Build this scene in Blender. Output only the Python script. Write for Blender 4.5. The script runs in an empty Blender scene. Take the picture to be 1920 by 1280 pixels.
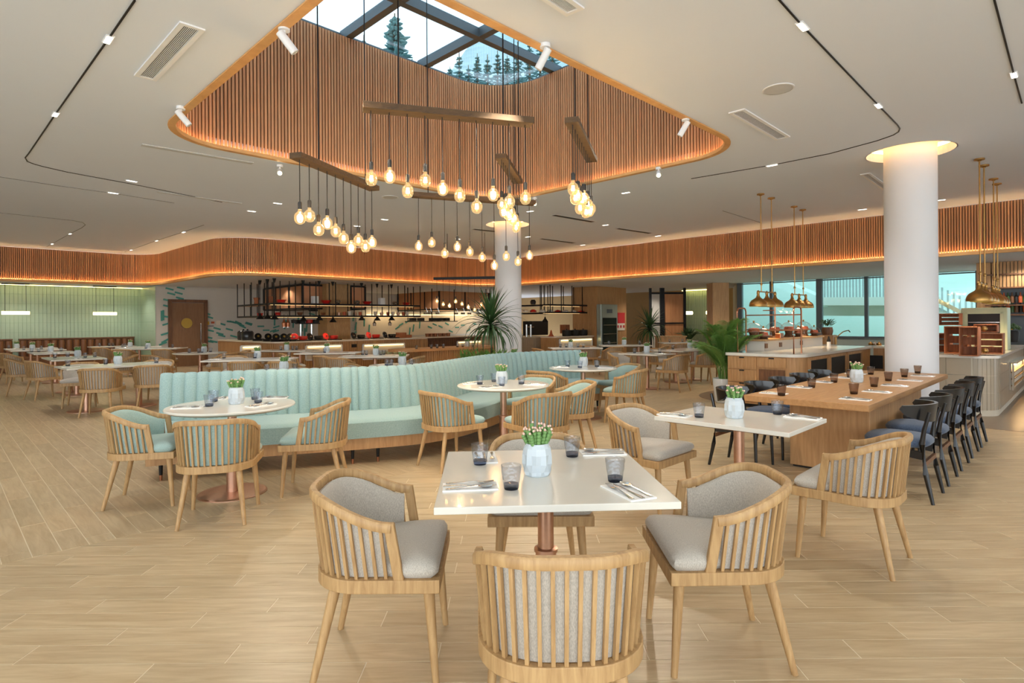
import bpy, math, random
from mathutils import Vector, Matrix
from mathutils.geometry import tessellate_polygon

random.seed(7)
PI = math.pi
R2 = math.sqrt(2.0)
SC = bpy.context.scene
COL = SC.collection

# ------------------------------------------------------------------ camera
FPX, HC, ROLL = 1088.0, 1.42, 0.0075
cam_d = bpy.data.cameras.new('camera')
cam = bpy.data.objects.new('camera', cam_d)
COL.objects.link(cam)
cam.location = (0, 0, HC)
cam.rotation_euler = (PI / 2, ROLL, 0)
cam_d.sensor_width = 36.0
cam_d.lens = FPX / 1920.0 * 36.0
cam_d.shift_y = -37.0 / 1920.0
cam_d.clip_end = 300
SC.camera = cam

# ------------------------------------------------------------------ world and exposure
world = bpy.data.worlds.new('overcast_sky')
SC.world = world
world.use_nodes = True
_wn = world.node_tree.nodes
_bg = _wn['Background']
_bg.inputs['Color'].default_value = (0.88, 0.945, 1.0, 1)
_bg.inputs['Strength'].default_value = 3.0
SC.view_settings.view_transform = 'Standard'
SC.view_settings.look = 'None'
SC.view_settings.exposure = 0.0
SC.view_settings.gamma = 1.0
SC.view_settings.use_curve_mapping = False
cy = SC.cycles
cy.max_bounces = 8
cy.diffuse_bounces = 4
cy.glossy_bounces = 4
cy.transmission_bounces = 8
cy.transparent_max_bounces = 16
cy.caustics_reflective = False
cy.caustics_refractive = False
cy.sample_clamp_indirect = 6.0
cy.use_denoising = True
cy.use_light_tree = True


def lamp(name, kind, loc, energy, color, aim=None, parent=None, **kw):
    d = bpy.data.lights.new(name, kind)
    d.energy = energy
    d.color = color
    for k, v in kw.items():
        setattr(d, k, v)
    o = bpy.data.objects.new(name, d)
    COL.objects.link(o)
    o.location = loc
    if aim is not None:
        o.rotation_euler = (Vector(aim) - Vector(loc)).to_track_quat('-Z', 'Y').to_euler()
    if parent is not None:
        o.parent = parent
        o.matrix_parent_inverse = parent.matrix_basis.inverted()
    return o


# daylight through the glazed front of the restaurant, behind the photographer (an opening 16 m wide)
lamp('daylight_front_windows', 'AREA', (-1.0, -4.6, 2.0), 250, (0.86, 0.94, 1.0), aim=(0.0, 6.0, 1.0),
     shape='RECTANGLE', size=15.0, size_y=2.9)
# sampling guide for the sky seen through the skylight
_pt = lamp('skylight_portal', 'AREA', (-0.57, 7.17, 5.6), 1, (1, 1, 1), aim=(-0.57, 7.17, 0.0), shape='RECTANGLE', size=5.4, size_y=4.5)
_pt.rotation_euler = (0, 0, PI / 4)
_pt.data.cycles.is_portal = True


# ------------------------------------------------------------------ photo pixel -> world
def ray(px, py):
    x, y = px - 960.0, py - 603.0
    return x + ROLL * y, y - ROLL * x


def P(px, py, z):
    x, y = ray(px, py)
    Y = FPX * (HC - z) / y
    return (x * Y / FPX, Y, z)


def D(px, py, Y):
    x, y = ray(px, py)
    return (x * Y / FPX, Y, HC - y * Y / FPX)


def PV(px, py, v):
    """point of the vertical plane v = const"""
    x, y = ray(px, py)
    return D(px, py, v * R2 / (1 - x / FPX))


def PU(px, py, u):
    x, y = ray(px, py)
    return D(px, py, u * R2 / (1 + x / FPX))


def UV(u, v, z=0.0):
    return ((u - v) / R2, (u + v) / R2, z)


def to_uv(p):
    return ((p[0] + p[1]) / R2, (p[1] - p[0]) / R2)


# ------------------------------------------------------------------ materials
def lin(c):
    return tuple(((x / 255.0) / 12.92 if x / 255.0 <= 0.04045 else ((x / 255.0 + 0.055) / 1.055) ** 2.4) for x in c) + (1.0,)


def new_mat(name):
    m = bpy.data.materials.new(name)
    m.use_nodes = True
    nt = m.node_tree
    return m, nt, nt.nodes['Principled BSDF']


def mat(name, rgb, rough=0.5, metal=0.0, noise=0.06, nscale=6.0, bump=0.0, coat=0.0, spec=None):
    """plain material with a faint procedural mottling"""
    m, nt, b = new_mat(name)
    c = lin(rgb)
    tc = nt.nodes.new('ShaderNodeTexCoord')
    nz = nt.nodes.new('ShaderNodeTexNoise')
    nz.inputs['Scale'].default_value = nscale
    nz.inputs['Detail'].default_value = 3
    nt.links.new(tc.outputs['Object'], nz.inputs['Vector'])
    mx = nt.nodes.new('ShaderNodeMix')
    mx.data_type = 'RGBA'
    mx.inputs[6].default_value = tuple(max(0, x * (1 - noise)) for x in c[:3]) + (1,)
    mx.inputs[7].default_value = tuple(min(1, x * (1 + noise)) for x in c[:3]) + (1,)
    nt.links.new(nz.outputs['Fac'], mx.inputs[0])
    nt.links.new(mx.outputs[2], b.inputs['Base Color'])
    b.inputs['Roughness'].default_value = rough
    b.inputs['Metallic'].default_value = metal
    b.inputs['Coat Weight'].default_value = coat
    if spec is not None:
        b.inputs['Specular IOR Level'].default_value = spec
    if bump:
        bp = nt.nodes.new('ShaderNodeBump')
        bp.inputs['Strength'].default_value = bump
        bp.inputs['Distance'].default_value = 0.002
        nt.links.new(nz.outputs['Fac'], bp.inputs['Height'])
        nt.links.new(bp.outputs['Normal'], b.inputs['Normal'])
    return m


def wood(name, a, bcol, scale=(40, 40, 3), rough=0.5, vary=0.0, island=False, rand=False, bump=0.15, coat=0.0):
    """grained wood; scale is the stretch of the grain in object space; rand / island shift the tone per piece"""
    m, nt, b = new_mat(name)
    N, L = nt.nodes, nt.links
    tc = N.new('ShaderNodeTexCoord')
    mp = N.new('ShaderNodeMapping')
    mp.inputs['Scale'].default_value = scale
    L.new(tc.outputs['Object'], mp.inputs['Vector'])
    rnd = None
    if rand:
        oi = N.new('ShaderNodeObjectInfo')
        rnd = oi.outputs['Random']
    elif island:
        ge = N.new('ShaderNodeNewGeometry')
        rnd = ge.outputs['Random Per Island']
    nz = N.new('ShaderNodeTexNoise')
    nz.inputs['Scale'].default_value = 1.0
    nz.inputs['Detail'].default_value = 6
    nz.inputs['Roughness'].default_value = 0.6
    nz.inputs['Distortion'].default_value = 0.6
    if rnd is not None:
        nz.noise_dimensions = '4D'
        ml = N.new('ShaderNodeMath')
        ml.operation = 'MULTIPLY'
        ml.inputs[1].default_value = 37.0
        L.new(rnd, ml.inputs[0])
        L.new(ml.outputs[0], nz.inputs['W'])
    L.new(mp.outputs['Vector'], nz.inputs['Vector'])
    cr = N.new('ShaderNodeValToRGB')
    cr.color_ramp.elements[0].position = 0.32
    cr.color_ramp.elements[0].color = lin(bcol)
    cr.color_ramp.elements[1].position = 0.68
    cr.color_ramp.elements[1].color = lin(a)
    L.new(nz.outputs['Fac'], cr.inputs['Fac'])
    out = cr.outputs['Color']
    if rnd is not None and vary:
        hs = N.new('ShaderNodeHueSaturation')
        mr = N.new('ShaderNodeMapRange')
        mr.inputs['To Min'].default_value = 1 - vary
        mr.inputs['To Max'].default_value = 1 + vary
        L.new(rnd, mr.inputs['Value'])
        L.new(mr.outputs['Result'], hs.inputs['Value'])
        L.new(out, hs.inputs['Color'])
        out = hs.outputs['Color']
    L.new(out, b.inputs['Base Color'])
    b.inputs['Roughness'].default_value = rough
    b.inputs['Coat Weight'].default_value = coat
    b.inputs['Coat Roughness'].default_value = 0.25
    if bump:
        bp = N.new('ShaderNodeBump')
        bp.inputs['Strength'].default_value = bump
        bp.inputs['Distance'].default_value = 0.001
        L.new(nz.outputs['Fac'], bp.inputs['Height'])
        L.new(bp.outputs['Normal'], b.inputs['Normal'])
    return m


def fabric(name, rgb, rgb2, scale=350.0):
    m, nt, b = new_mat(name)
    N, L = nt.nodes, nt.links
    tc = N.new('ShaderNodeTexCoord')
    mp = N.new('ShaderNodeMapping')
    mp.inputs['Scale'].default_value = (1, 1, 0.35)
    L.new(tc.outputs['Object'], mp.inputs['Vector'])
    nz = N.new('ShaderNodeTexNoise')
    nz.inputs['Scale'].default_value = scale
    nz.inputs['Detail'].default_value = 2
    L.new(mp.outputs['Vector'], nz.inputs['Vector'])
    cr = N.new('ShaderNodeValToRGB')
    cr.color_ramp.elements[0].position = 0.35
    cr.color_ramp.elements[0].color = lin(rgb2)
    cr.color_ramp.elements[1].position = 0.65
    cr.color_ramp.elements[1].color = lin(rgb)
    L.new(nz.outputs['Fac'], cr.inputs['Fac'])
    L.new(cr.outputs['Color'], b.inputs['Base Color'])
    b.inputs['Roughness'].default_value = 0.92
    b.inputs['Specular IOR Level'].default_value = 0.2
    b.inputs['Sheen Weight'].default_value = 0.25
    bp = N.new('ShaderNodeBump')
    bp.inputs['Strength'].default_value = 0.35
    bp.inputs['Distance'].default_value = 0.002
    L.new(nz.outputs['Fac'], bp.inputs['Height'])
    L.new(bp.outputs['Normal'], b.inputs['Normal'])
    return m


def emit(name, rgb, strength):
    m, nt, b = new_mat(name)
    b.inputs['Base Color'].default_value = lin(rgb)
    b.inputs['Emission Color'].default_value = lin(rgb)
    b.inputs['Emission Strength'].default_value = strength
    return m


def glass(name, rgb=(255, 255, 255), clear=0.85, rough=0.03, bump=0.0, base=0.035, glow=None):
    """thin-walled glass: tinted see-through plus a fresnel reflection"""
    m = bpy.data.materials.new(name)
    m.use_nodes = True
    nt = m.node_tree
    N, L = nt.nodes, nt.links
    N.remove(N['Principled BSDF'])
    out = N['Material Output']
    tr = N.new('ShaderNodeBsdfTransparent')
    c = lin(rgb)
    tr.inputs['Color'].default_value = tuple(x * clear for x in c[:3]) + (1,)
    gl = N.new('ShaderNodeBsdfGlossy')
    gl.inputs['Roughness'].default_value = rough
    lw = N.new('ShaderNodeLayerWeight')
    pw = N.new('ShaderNodeMath')
    pw.operation = 'POWER'
    pw.inputs[1].default_value = 4.5
    L.new(lw.outputs['Facing'], pw.inputs[0])
    ma = N.new('ShaderNodeMath')
    ma.operation = 'MULTIPLY_ADD'
    ma.inputs[1].default_value = 0.65
    ma.inputs[2].default_value = base
    L.new(pw.outputs[0], ma.inputs[0])
    lw.inputs['Blend'].default_value = 0.5
    mx = N.new('ShaderNodeMixShader')
    L.new(ma.outputs[0], mx.inputs['Fac'])
    L.new(tr.outputs[0], mx.inputs[1])
    L.new(gl.outputs[0], mx.inputs[2])
    if glow is None:
        L.new(mx.outputs[0], out.inputs['Surface'])
    else:
        em = N.new('ShaderNodeEmission')
        em.inputs['Color'].default_value = lin(glow[:3])
        em.inputs['Strength'].default_value = glow[3]
        ad = N.new('ShaderNodeAddShader')
        L.new(mx.outputs[0], ad.inputs[0])
        L.new(em.outputs[0], ad.inputs[1])
        L.new(ad.outputs[0], out.inputs['Surface'])
    if bump:
        tc = N.new('ShaderNodeTexCoord')
        vo = N.new('ShaderNodeTexVoronoi')
        vo.inputs['Scale'].default_value = 60
        L.new(tc.outputs['Object'], vo.inputs['Vector'])
        bp = N.new('ShaderNodeBump')
        bp.inputs['Strength'].default_value = bump
        bp.inputs['Distance'].default_value = 0.004
        L.new(vo.outputs['Distance'], bp.inputs['Height'])
        L.new(bp.outputs['Normal'], gl.inputs['Normal'])
        L.new(bp.outputs['Normal'], lw.inputs['Normal'])
    return m


M = {}
M['oak'] = wood('oak', (197, 160, 110), (164, 126, 81), (45, 45, 5), 0.5)
M['oak_dark'] = wood('oak_counter', (198, 154, 106), (172, 128, 82), (30, 30, 2.5), 0.5)
M['oak_table'] = wood('oak_table', (188, 142, 92), (168, 122, 76), (4, 30, 30), 0.42)
M['slat'] = wood('cedar_slat', (218, 162, 116), (192, 132, 88), (30, 30, 1.5), 0.55, vary=0.12, rand=True)
M['slat_i'] = wood('cedar_slats', (208, 150, 100), (180, 120, 76), (30, 30, 1.5), 0.55, vary=0.2, island=True)
M['slat_back'] = mat('cedar_backing', (128, 92, 64), 0.7)
M['lip'] = wood('cedar_lip', (228, 176, 112), (206, 150, 90), (4, 4, 20), 0.5)
M['beam'] = wood('walnut_beam', (100, 74, 44), (72, 52, 30), (6, 40, 40), 0.6)
M['walnut'] = wood('walnut', (128, 86, 54), (92, 58, 36), (25, 25, 3), 0.5)
M['door'] = wood('door_veneer', (142, 104, 72), (126, 90, 60), (40, 40, 3), 0.5)
M['crate'] = wood('crate_pine', (186, 116, 74), (146, 84, 50), (30, 30, 3), 0.65, vary=0.15, rand=True)
M['plank'] = wood('plank_tile', (204, 182, 146), (178, 152, 115), (3.0, 28, 8), 0.34, vary=0.07, rand=True, bump=0.06)
M['plank_i'] = wood('plank_tiles', (204, 182, 146), (178, 152, 115), (3.0, 28, 8), 0.34, vary=0.08, island=True, bump=0.04)
M['grout'] = mat('grout', (232, 218, 192), 0.8)
M['tile_dark'] = mat('dark_floor_tile', (128, 112, 94), 0.3, noise=0.15, nscale=3)
M['ceiling'] = mat('ceiling_paint', (226, 232, 241), 0.9, noise=0.012, nscale=1.2)
M['soffit'] = mat('soffit_paint', (212, 214, 222), 0.9, noise=0.012)
M['white'] = mat('white_paint', (236, 236, 236), 0.6, noise=0.01)
M['column'] = mat('column_paint', (224, 224, 226), 0.7, noise=0.012)
M['quartz'] = mat('white_quartz', (226, 221, 209), 0.16, noise=0.02, nscale=14, coat=0.15)
M['stone'] = mat('counter_stone', (226, 212, 190), 0.25, noise=0.05, nscale=20)
M['plaster'] = mat('plaster_grey', (206, 200, 190), 0.85, noise=0.02)
M['beige'] = mat('beige_panel', (170, 140, 96), 0.7, noise=0.03)
M['black'] = mat('black_metal', (30, 28, 27), 0.45, 0.5, noise=0.1)
M['blackwood'] = mat('black_lacquer', (13, 13, 15), 0.28, 0.0, noise=0.2, coat=0.3)
M['copper'] = mat('brushed_copper', (206, 164, 140), 0.36, 1.0, noise=0.08, nscale=40)
M['coppertube'] = mat('copper_tube', (190, 128, 96), 0.3, 1.0)
M['bronze'] = mat('bronze_hood', (198, 142, 102), 0.4, 0.55, noise=0.1)
M['brass'] = mat('aged_brass', (176, 136, 80), 0.36, 1.0, noise=0.12, nscale=12)
M['steel'] = mat('steel', (205, 203, 200), 0.2, 1.0)
M['steelgrey'] = mat('grey_steel', (98, 106, 112), 0.5, 0.3)
M['socket'] = mat('socket_grey', (64, 62, 60), 0.5, 0.4)
M['cord'] = mat('cord_black', (26, 25, 24), 0.6)
M['grey_fabric'] = fabric('grey_fabric', (202, 194, 182), (176, 168, 156))
M['mint_fabric'] = fabric('mint_fabric', (174, 196, 190), (149, 175, 169))
M['sofa_fabric'] = fabric('sofa_fabric', (164, 189, 186), (143, 170, 167), 240)
M['navy_fabric'] = fabric('navy_fabric', (82, 96, 116), (56, 68, 90), 200)
M['leather'] = mat('brown_leather', (126, 82, 50), 0.45, noise=0.12)
M['pot'] = mat('white_ceramic', (202, 211, 216), 0.5, noise=0.01)
M['planter'] = mat('grey_planter', (232, 233, 232), 0.55, noise=0.03)
M['soil'] = mat('soil', (88, 58, 36), 0.95, noise=0.4, nscale=90)
M['cactus'] = mat('cactus_green', (112, 152, 86), 0.6, noise=0.2, nscale=120, bump=0.5)
M['blossom'] = mat('pink_blossom', (244, 204, 186), 0.7, noise=0.08, nscale=60)
M['leaf_dark'] = mat('dracaena_leaf', (58, 88, 46), 0.45, noise=0.25, nscale=3)
M['leaf'] = mat('palm_leaf', (108, 148, 68), 0.5, noise=0.3, nscale=3)
M['conifer'] = mat('hazy_needles', (96, 130, 126), 0.8, noise=0.3, nscale=2)  # needle green lightened towards blue, haze put into the colour
M['hill'] = mat('hazy_hillside', (176, 198, 200), 0.9, noise=0.3, nscale=0.6)  # pale blue-grey tone paints the distance haze onto the hill
M['bark'] = mat('bark', (110, 88, 62), 0.9, noise=0.3, nscale=30)
M['napkin'] = mat('linen_napkin', (242, 240, 236), 0.9, noise=0.02)
M['tumbler'] = glass('smoked_tumbler', (245, 247, 250), 0.975, bump=0.4, base=0.06)
M['tumbler_base'] = glass('smoked_tumbler_base', (176, 184, 202), 0.85)
M['tumbler_brown'] = glass('brown_tumbler', (230, 220, 212), 0.94, bump=0.4, base=0.06)
M['tumbler_brown_base'] = glass('brown_tumbler_base', (160, 136, 124), 0.8)
M['bulb'] = glass('bulb_glass', (250, 232, 200), 0.90, base=0.06, glow=(255, 222, 160, 0.34))
M['cloche'] = glass('cloche_glass', (252, 252, 252), 0.97, base=0.10)
M['pane'] = glass('window_glass', (228, 246, 244), 0.98)
M['skypane'] = glass('skylight_glass', (226, 240, 246), 0.9)
M['filament'] = emit('filament', (255, 214, 146), 40)
M['led'] = emit('led_strip', (255, 212, 150), 44)
M['led_ring'] = emit('led_ring', (255, 206, 124), 16)
M['led_yellow'] = emit('led_yellow', (255, 214, 120), 1.6)
M['led_wash'] = emit('led_wash', (255, 226, 140), 8)
M['railing'] = mat('grey_railing', (150, 168, 170), 0.5)
M['track_grey'] = mat('track_grey', (120, 120, 120), 0.7)
M['led_module'] = emit('led_module', (255, 244, 226), 6)
M['spot_face'] = emit('spot_face', (255, 226, 170), 60)
M['tube'] = emit('tube_lamp', (255, 232, 170), 5)
M['niche'] = emit('niche_light', (255, 226, 160), 4)
M['shelf_led'] = emit('shelf_led', (255, 214, 150), 1.6)
M['red'] = mat('red_enamel', (196, 40, 32), 0.3, coat=0.5)
M['redpaper'] = mat('red_notice', (200, 48, 50), 0.8)
M['terracotta'] = mat('terracotta_food', (190, 90, 50), 0.6, noise=0.3, nscale=40)
M['green_tile'] = mat('green_tile', (172, 194, 170), 0.3, noise=0.06, nscale=4)
M['green_grout'] = mat('green_tile_grout', (150, 178, 150), 0.7)
M['teal'] = mat('teal_mosaic', (74, 148, 134), 0.4, noise=0.08)
M['tan_tile'] = mat('tan_tile', (178, 164, 142), 0.28, noise=0.06, nscale=5)
M['tan_grout'] = mat('tan_tile_grout', (210, 200, 180), 0.8)
M['courtyard'] = mat('courtyard_render', (200, 226, 226), 0.9, noise=0.03)
M['concrete'] = mat('concrete', (190, 200, 194), 0.85, noise=0.06, nscale=4)
M['sage'] = mat('sage_enamel', (188, 194, 158), 0.45, noise=0.02)
M['fridge'] = mat('fridge_steel', (180, 194, 190), 0.3, 0.6)
M['dark'] = mat('dark_void', (24, 20, 17), 0.6)
M['speaker'] = mat('speaker_grille', (200, 200, 198), 0.8)
M['ventdark'] = mat('vent_dark', (40, 40, 40), 0.8)
M['gold'] = mat('gold_disc', (190, 160, 80), 0.4, 0.9)
M['paper'] = mat('paper', (226, 214, 196), 0.9, noise=0.04)
M['yellow'] = mat('yellow_sign', (214, 170, 60), 0.7)


# ------------------------------------------------------------------ mesh building
class MB:
    def __init__(self):
        self.v, self.f = [], []

    def add(self, vs, fs):
        o = len(self.v)
        self.v += [tuple(p) for p in vs]
        self.f += [tuple(i + o for i in t) for t in fs]
        return self

    def box(self, c, s, rz=0.0, M4=None):
        x, y, z = s[0] / 2, s[1] / 2, s[2] / 2
        vs = [(-x, -y, -z), (x, -y, -z), (x, y, -z), (-x, y, -z), (-x, -y, z), (x, -y, z), (x, y, z), (-x, y, z)]
        ca, sa = math.cos(rz), math.sin(rz)
        vs = [(c[0] + a * ca - b * sa, c[1] + a * sa + b * ca, c[2] + d) for a, b, d in vs]
        if M4 is not None:
            vs = [M4 @ Vector(p) for p in vs]
        return self.add(vs, [(0, 3, 2, 1), (4, 5, 6, 7), (0, 1, 5, 4), (1, 2, 6, 5), (2, 3, 7, 6), (3, 0, 4, 7)])

    def bar(self, a, b, w, h, up=(0, 0, 1)):
        """rectangular bar from a to b: w across, h along up"""
        a, b = Vector(a), Vector(b)
        d = (b - a).normalized()
        s = d.cross(Vector(up))
        if s.length < 1e-5:
            s = d.cross(Vector((1, 0, 0)))
        s.normalize()
        t = s.cross(d)
        s, t = s * (w / 2), t * (h / 2)
        vs = [a - s - t, a + s - t, a + s + t, a - s + t, b - s - t, b + s - t, b + s + t, b - s + t]
        return self.add(vs, [(0, 3, 2, 1), (4, 5, 6, 7), (0, 1, 5, 4), (1, 2, 6, 5), (2, 3, 7, 6), (3, 0, 4, 7)][::1])

    def cone(self, a, b, r0, r1, n=12, caps=True):
        a, b = Vector(a), Vector(b)
        d = (b - a).normalized()
        s = d.cross(Vector((0, 0, 1)) if abs(d.z) < 0.95 else Vector((1, 0, 0))).normalized()
        t = d.cross(s)
        vs = []
        for p, r in ((a, r0), (b, r1)):
            for k in range(n):
                q = 2 * PI * k / n
                vs.append(p + s * (r * math.cos(q)) + t * (r * math.sin(q)))
        fs = [(k, (k + 1) % n, n + (k + 1) % n, n + k) for k in range(n)]
        if caps:
            fs += [tuple(range(n))[::-1], tuple(range(n, 2 * n))]
        return self.add(vs, fs)

    def lathe(self, prof, c=(0, 0, 0), n=24, fn=None):
        """profile of (r, z) turned about the vertical through c"""
        vs, fs = [], []
        m = len(prof)
        for k in range(n):
            q = 2 * PI * k / n
            for j, (r, z) in enumerate(prof):
                rr = r if fn is None else fn(r, z, k, j)
                vs.append((c[0] + rr * math.cos(q), c[1] + rr * math.sin(q), c[2] + z))
        for k in range(n):
            k2 = (k + 1) % n
            for j in range(m - 1):
                fs.append((k * m + j, k2 * m + j, k2 * m + j + 1, k * m + j + 1))
        return self.add(vs, fs)

    def prism(self, poly, z0, z1, holes=()):
        """plan outline (counter-clockwise) with optional holes, from z0 to z1"""
        loops = [list(poly)] + [list(h) for h in holes]
        tris = tessellate_polygon([[Vector((p[0], p[1], 0)) for p in l] for l in loops])
        flat = [p for l in loops for p in l]
        n = len(flat)
        vs = [(p[0], p[1], z0) for p in flat] + [(p[0], p[1], z1) for p in flat]
        fs = []
        for t in tris:
            a, b, c = (flat[i] for i in t)
            up = (b[0] - a[0]) * (c[1] - a[1]) - (b[1] - a[1]) * (c[0] - a[0]) > 0
            t = tuple(t) if up else tuple(t)[::-1]
            fs.append(tuple(i + n for i in t))
            fs.append(t[::-1])
        o = 0
        for l in loops:
            m = len(l)
            ar = sum(l[i][0] * l[(i + 1) % m][1] - l[(i + 1) % m][0] * l[i][1] for i in range(m))
            hole = l is not loops[0]
            for i in range(m):
                a, b = o + i, o + (i + 1) % m
                fs.append((a, b, b + n, a + n) if (ar > 0) != hole else (b, a, a + n, b + n))
            o += m
        return self.add(vs, fs)

    def sweep(self, path, sec, closed=False, up=(0, 0, 1), cap=True, scale=None):
        """carry a section [(side, up)] along a path; side points to the right of travel"""
        pts = [Vector(p) for p in path]
        n, m = len(pts), len(sec)
        vs, fs = [], []
        U = Vector(up)
        for i, p in enumerate(pts):
            a = pts[(i - 1) % n] if (closed or i > 0) else p
            b = pts[(i + 1) % n] if (closed or i < n - 1) else p
            d0 = (p - a).normalized() if (p - a).length > 1e-9 else None
            d1 = (b - p).normalized() if (b - p).length > 1e-9 else None
            d = ((d0 or d1) + (d1 or d0)).normalized()
            s = d.cross(U)
            if s.length < 1e-6:
                s = d.cross(Vector((1, 0, 0)))
            s.normalize()
            t = s.cross(d)
            k = 1.0
            if d0 is not None and d1 is not None:
                k = 1.0 / max(0.5, d.dot(d0))
            q = 1.0 if scale is None else scale(i / max(1, n - 1))
            for x, y in sec:
                vs.append(p + s * (x * k * q) + t * (y * q))
        for i in range(n if closed else n - 1):
            j = (i + 1) % n
            for k in range(m):
                k2 = (k + 1) % m
                fs.append((i * m + k, i * m + k2, j * m + k2, j * m + k))
        if cap and not closed:
            fs += [tuple(range(m)), tuple(range((n - 1) * m, n * m))[::-1]]
        return self.add(vs, [f[::-1] for f in fs])

    def tube(self, path, r, n=8, closed=False, scale=None):
        return self.sweep(path, [(r * math.cos(2 * PI * k / n), r * math.sin(2 * PI * k / n)) for k in range(n)], closed, scale=scale)

    def mesh(self, name, m, smooth=None):
        me = bpy.data.meshes.new(name)
        me.from_pydata(self.v, [], self.f)
        me.materials.append(m)
        if smooth is not None:
            for p in me.polygons:
                p.use_smooth = True
            me.set_sharp_from_angle(angle=math.radians(smooth))
        me.update()
        return me

    def build(self, name, m, parent=None, smooth=None, bevel=0.0, seg=2):
        return obj(name, self.mesh(name, m, smooth), parent, bevel, seg)


def obj(name, me, parent=None, bevel=0.0, seg=2):
    o = bpy.data.objects.new(name, me)
    COL.objects.link(o)
    if parent is not None:
        o.parent = parent
    if bevel:
        b = o.modifiers.new('bevel', 'BEVEL')
        b.width = bevel
        b.segments = seg
        b.limit_method = 'ANGLE'
        b.angle_limit = math.radians(40)
    return o


def tag(o, label=None, cat=None, group=None, kind=None):
    if label:
        o['label'] = label
    if cat:
        o['category'] = cat
    if group:
        o['group'] = group
    if kind:
        o['kind'] = kind
    return o


def thing(name, label, cat, loc=(0, 0, 0), rz=0.0, group=None):
    o = bpy.data.objects.new(name, None)
    o.empty_display_size = 0.1
    COL.objects.link(o)
    o.location = loc
    o.rotation_euler = (0, 0, rz)
    return tag(o, label, cat, group)


def dup(src, loc, rz, label, group=None, scale=None):
    def rec(s, par):
        c = s.copy()
        COL.objects.link(c)
        if par is not None:
            c.parent = par
        for ch in s.children:
            rec(ch, c)
        return c
    r = rec(src, None)
    r.location = loc
    r.rotation_euler = (0, 0, rz)
    if scale is not None:
        r.scale = scale
    r['label'] = label
    if 'group' in r:
        del r['group']
    if group:
        r['group'] = group
    return r


class Proto:
    """first use moves the prototype itself, later uses copy it"""
    def __init__(self, root):
        self.root, self.used = root, False

    def put(self, loc, rz, label, group=None):
        if not self.used:
            self.used = True
            r = self.root
            r.location = loc
            r.rotation_euler = (0, 0, rz)
            r['label'] = label
            if group:
                r['group'] = group
            return r
        return dup(self.root, loc, rz, label, group)


def struct(o):
    o['kind'] = 'structure'
    return o


def rounded(w, d, r, n=6, cx=0.0, cyy=0.0):
    pts = []
    for sx, sy, a0 in ((1, -1, -90), (1, 1, 0), (-1, 1, 90), (-1, -1, 180)):
        for k in range(n + 1):
            a = math.radians(a0 + 90 * k / n)
            pts.append((cx + sx * (w / 2 - r) + r * math.cos(a), cyy + sy * (d / 2 - r) + r * math.sin(a)))
    return pts


def arcfillet(pts, r, n=8, closed=False):
    """round the corners of a plan polyline"""
    out = []
    N = len(pts)
    for i, p in enumerate(pts):
        if not closed and i in (0, N - 1):
            out.append(tuple(p[:2]))
            continue
        a, b, c = Vector(pts[i - 1][:2]), Vector(p[:2]), Vector(pts[(i + 1) % N][:2])
        rr = r[i] if isinstance(r, (list, tuple)) else r
        d0, d1 = (a - b).normalized(), (c - b).normalized()
        ang = math.acos(max(-1, min(1, d0.dot(d1))))
        if rr < 1e-6 or ang > PI - 0.02:
            out.append(tuple(b))
            continue
        t = rr / math.tan(ang / 2)
        ce = b + (d0 + d1).normalized() * (rr / math.sin(ang / 2))
        p0, p1 = b + d0 * t - ce, b + d1 * t - ce
        a0 = math.atan2(p0.y, p0.x)
        da = math.atan2(p1.y, p1.x) - a0
        while da > PI:
            da -= 2 * PI
        while da < -PI:
            da += 2 * PI
        for k in range(n + 1):
            q = a0 + da * k / n
            out.append((ce.x + rr * math.cos(q), ce.y + rr * math.sin(q)))
    return out


def resample(path, step=None, count=None, closed=False):
    """points with tangents at even spacing along a plan polyline"""
    pts = [Vector(p) for p in path]
    if closed:
        pts = pts + [pts[0]]
    L = [0.0]
    for i in range(1, len(pts)):
        L.append(L[-1] + (pts[i] - pts[i - 1]).length)
    tot = L[-1]
    n = count if count else max(2, int(round(tot / step)) + (0 if closed else 1))
    res = []
    j = 0
    for k in range(n):
        s = tot * k / (n if closed else n - 1)
        while j < len(pts) - 2 and L[j + 1] < s:
            j += 1
        seg = max(1e-9, L[j + 1] - L[j])
        p = pts[j].lerp(pts[j + 1], min(1, (s - L[j]) / seg))
        res.append((p, (pts[j + 1] - pts[j]).normalized(), s))
    return res, tot


def spline(pts, n=10):
    """Catmull-Rom through plan points"""
    q = [Vector(p) for p in pts]
    q = [q[0] * 2 - q[1]] + q + [q[-1] * 2 - q[-2]]
    out = []
    for i in range(1, len(q) - 2):
        for k in range(n):
            t = k / n
            a, b, c, d = q[i - 1], q[i], q[i + 1], q[i + 2]
            out.append(0.5 * ((2 * b) + (c - a) * t + (2 * a - 5 * b + 4 * c - d) * t * t + (3 * b - a - 3 * c + d) * t ** 3))
    out.append(q[-2].copy())
    return out

# ================================================================== SETTING
ZC, ZS = 3.64, 2.68          # ceiling, lower soffit

# ---- floor: tile planks on grout
floor = struct(MB().box((0.0, 11.0, -0.0518), (44, 34, 0.1)).build('floor', M['grout']))


PW, PL = 0.143, 0.89
G = 0.0024
planks = []                  # outlines


def clip_half(poly, n, c):
    """keep the part of a convex outline with n.p >= c"""
    out = []
    for i in range(len(poly)):
        p, q = poly[i], poly[(i + 1) % len(poly)]
        dp, dq = n[0] * p[0] + n[1] * p[1] - c, n[0] * q[0] + n[1] * q[1] - c
        if dp >= 0:
            out.append(p)
        if (dp >= 0) != (dq >= 0):
            t = dp / (dp - dq)
            out.append((p[0] + (q[0] - p[0]) * t, p[1] + (q[1] - p[1]) * t))
    return out


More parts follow.
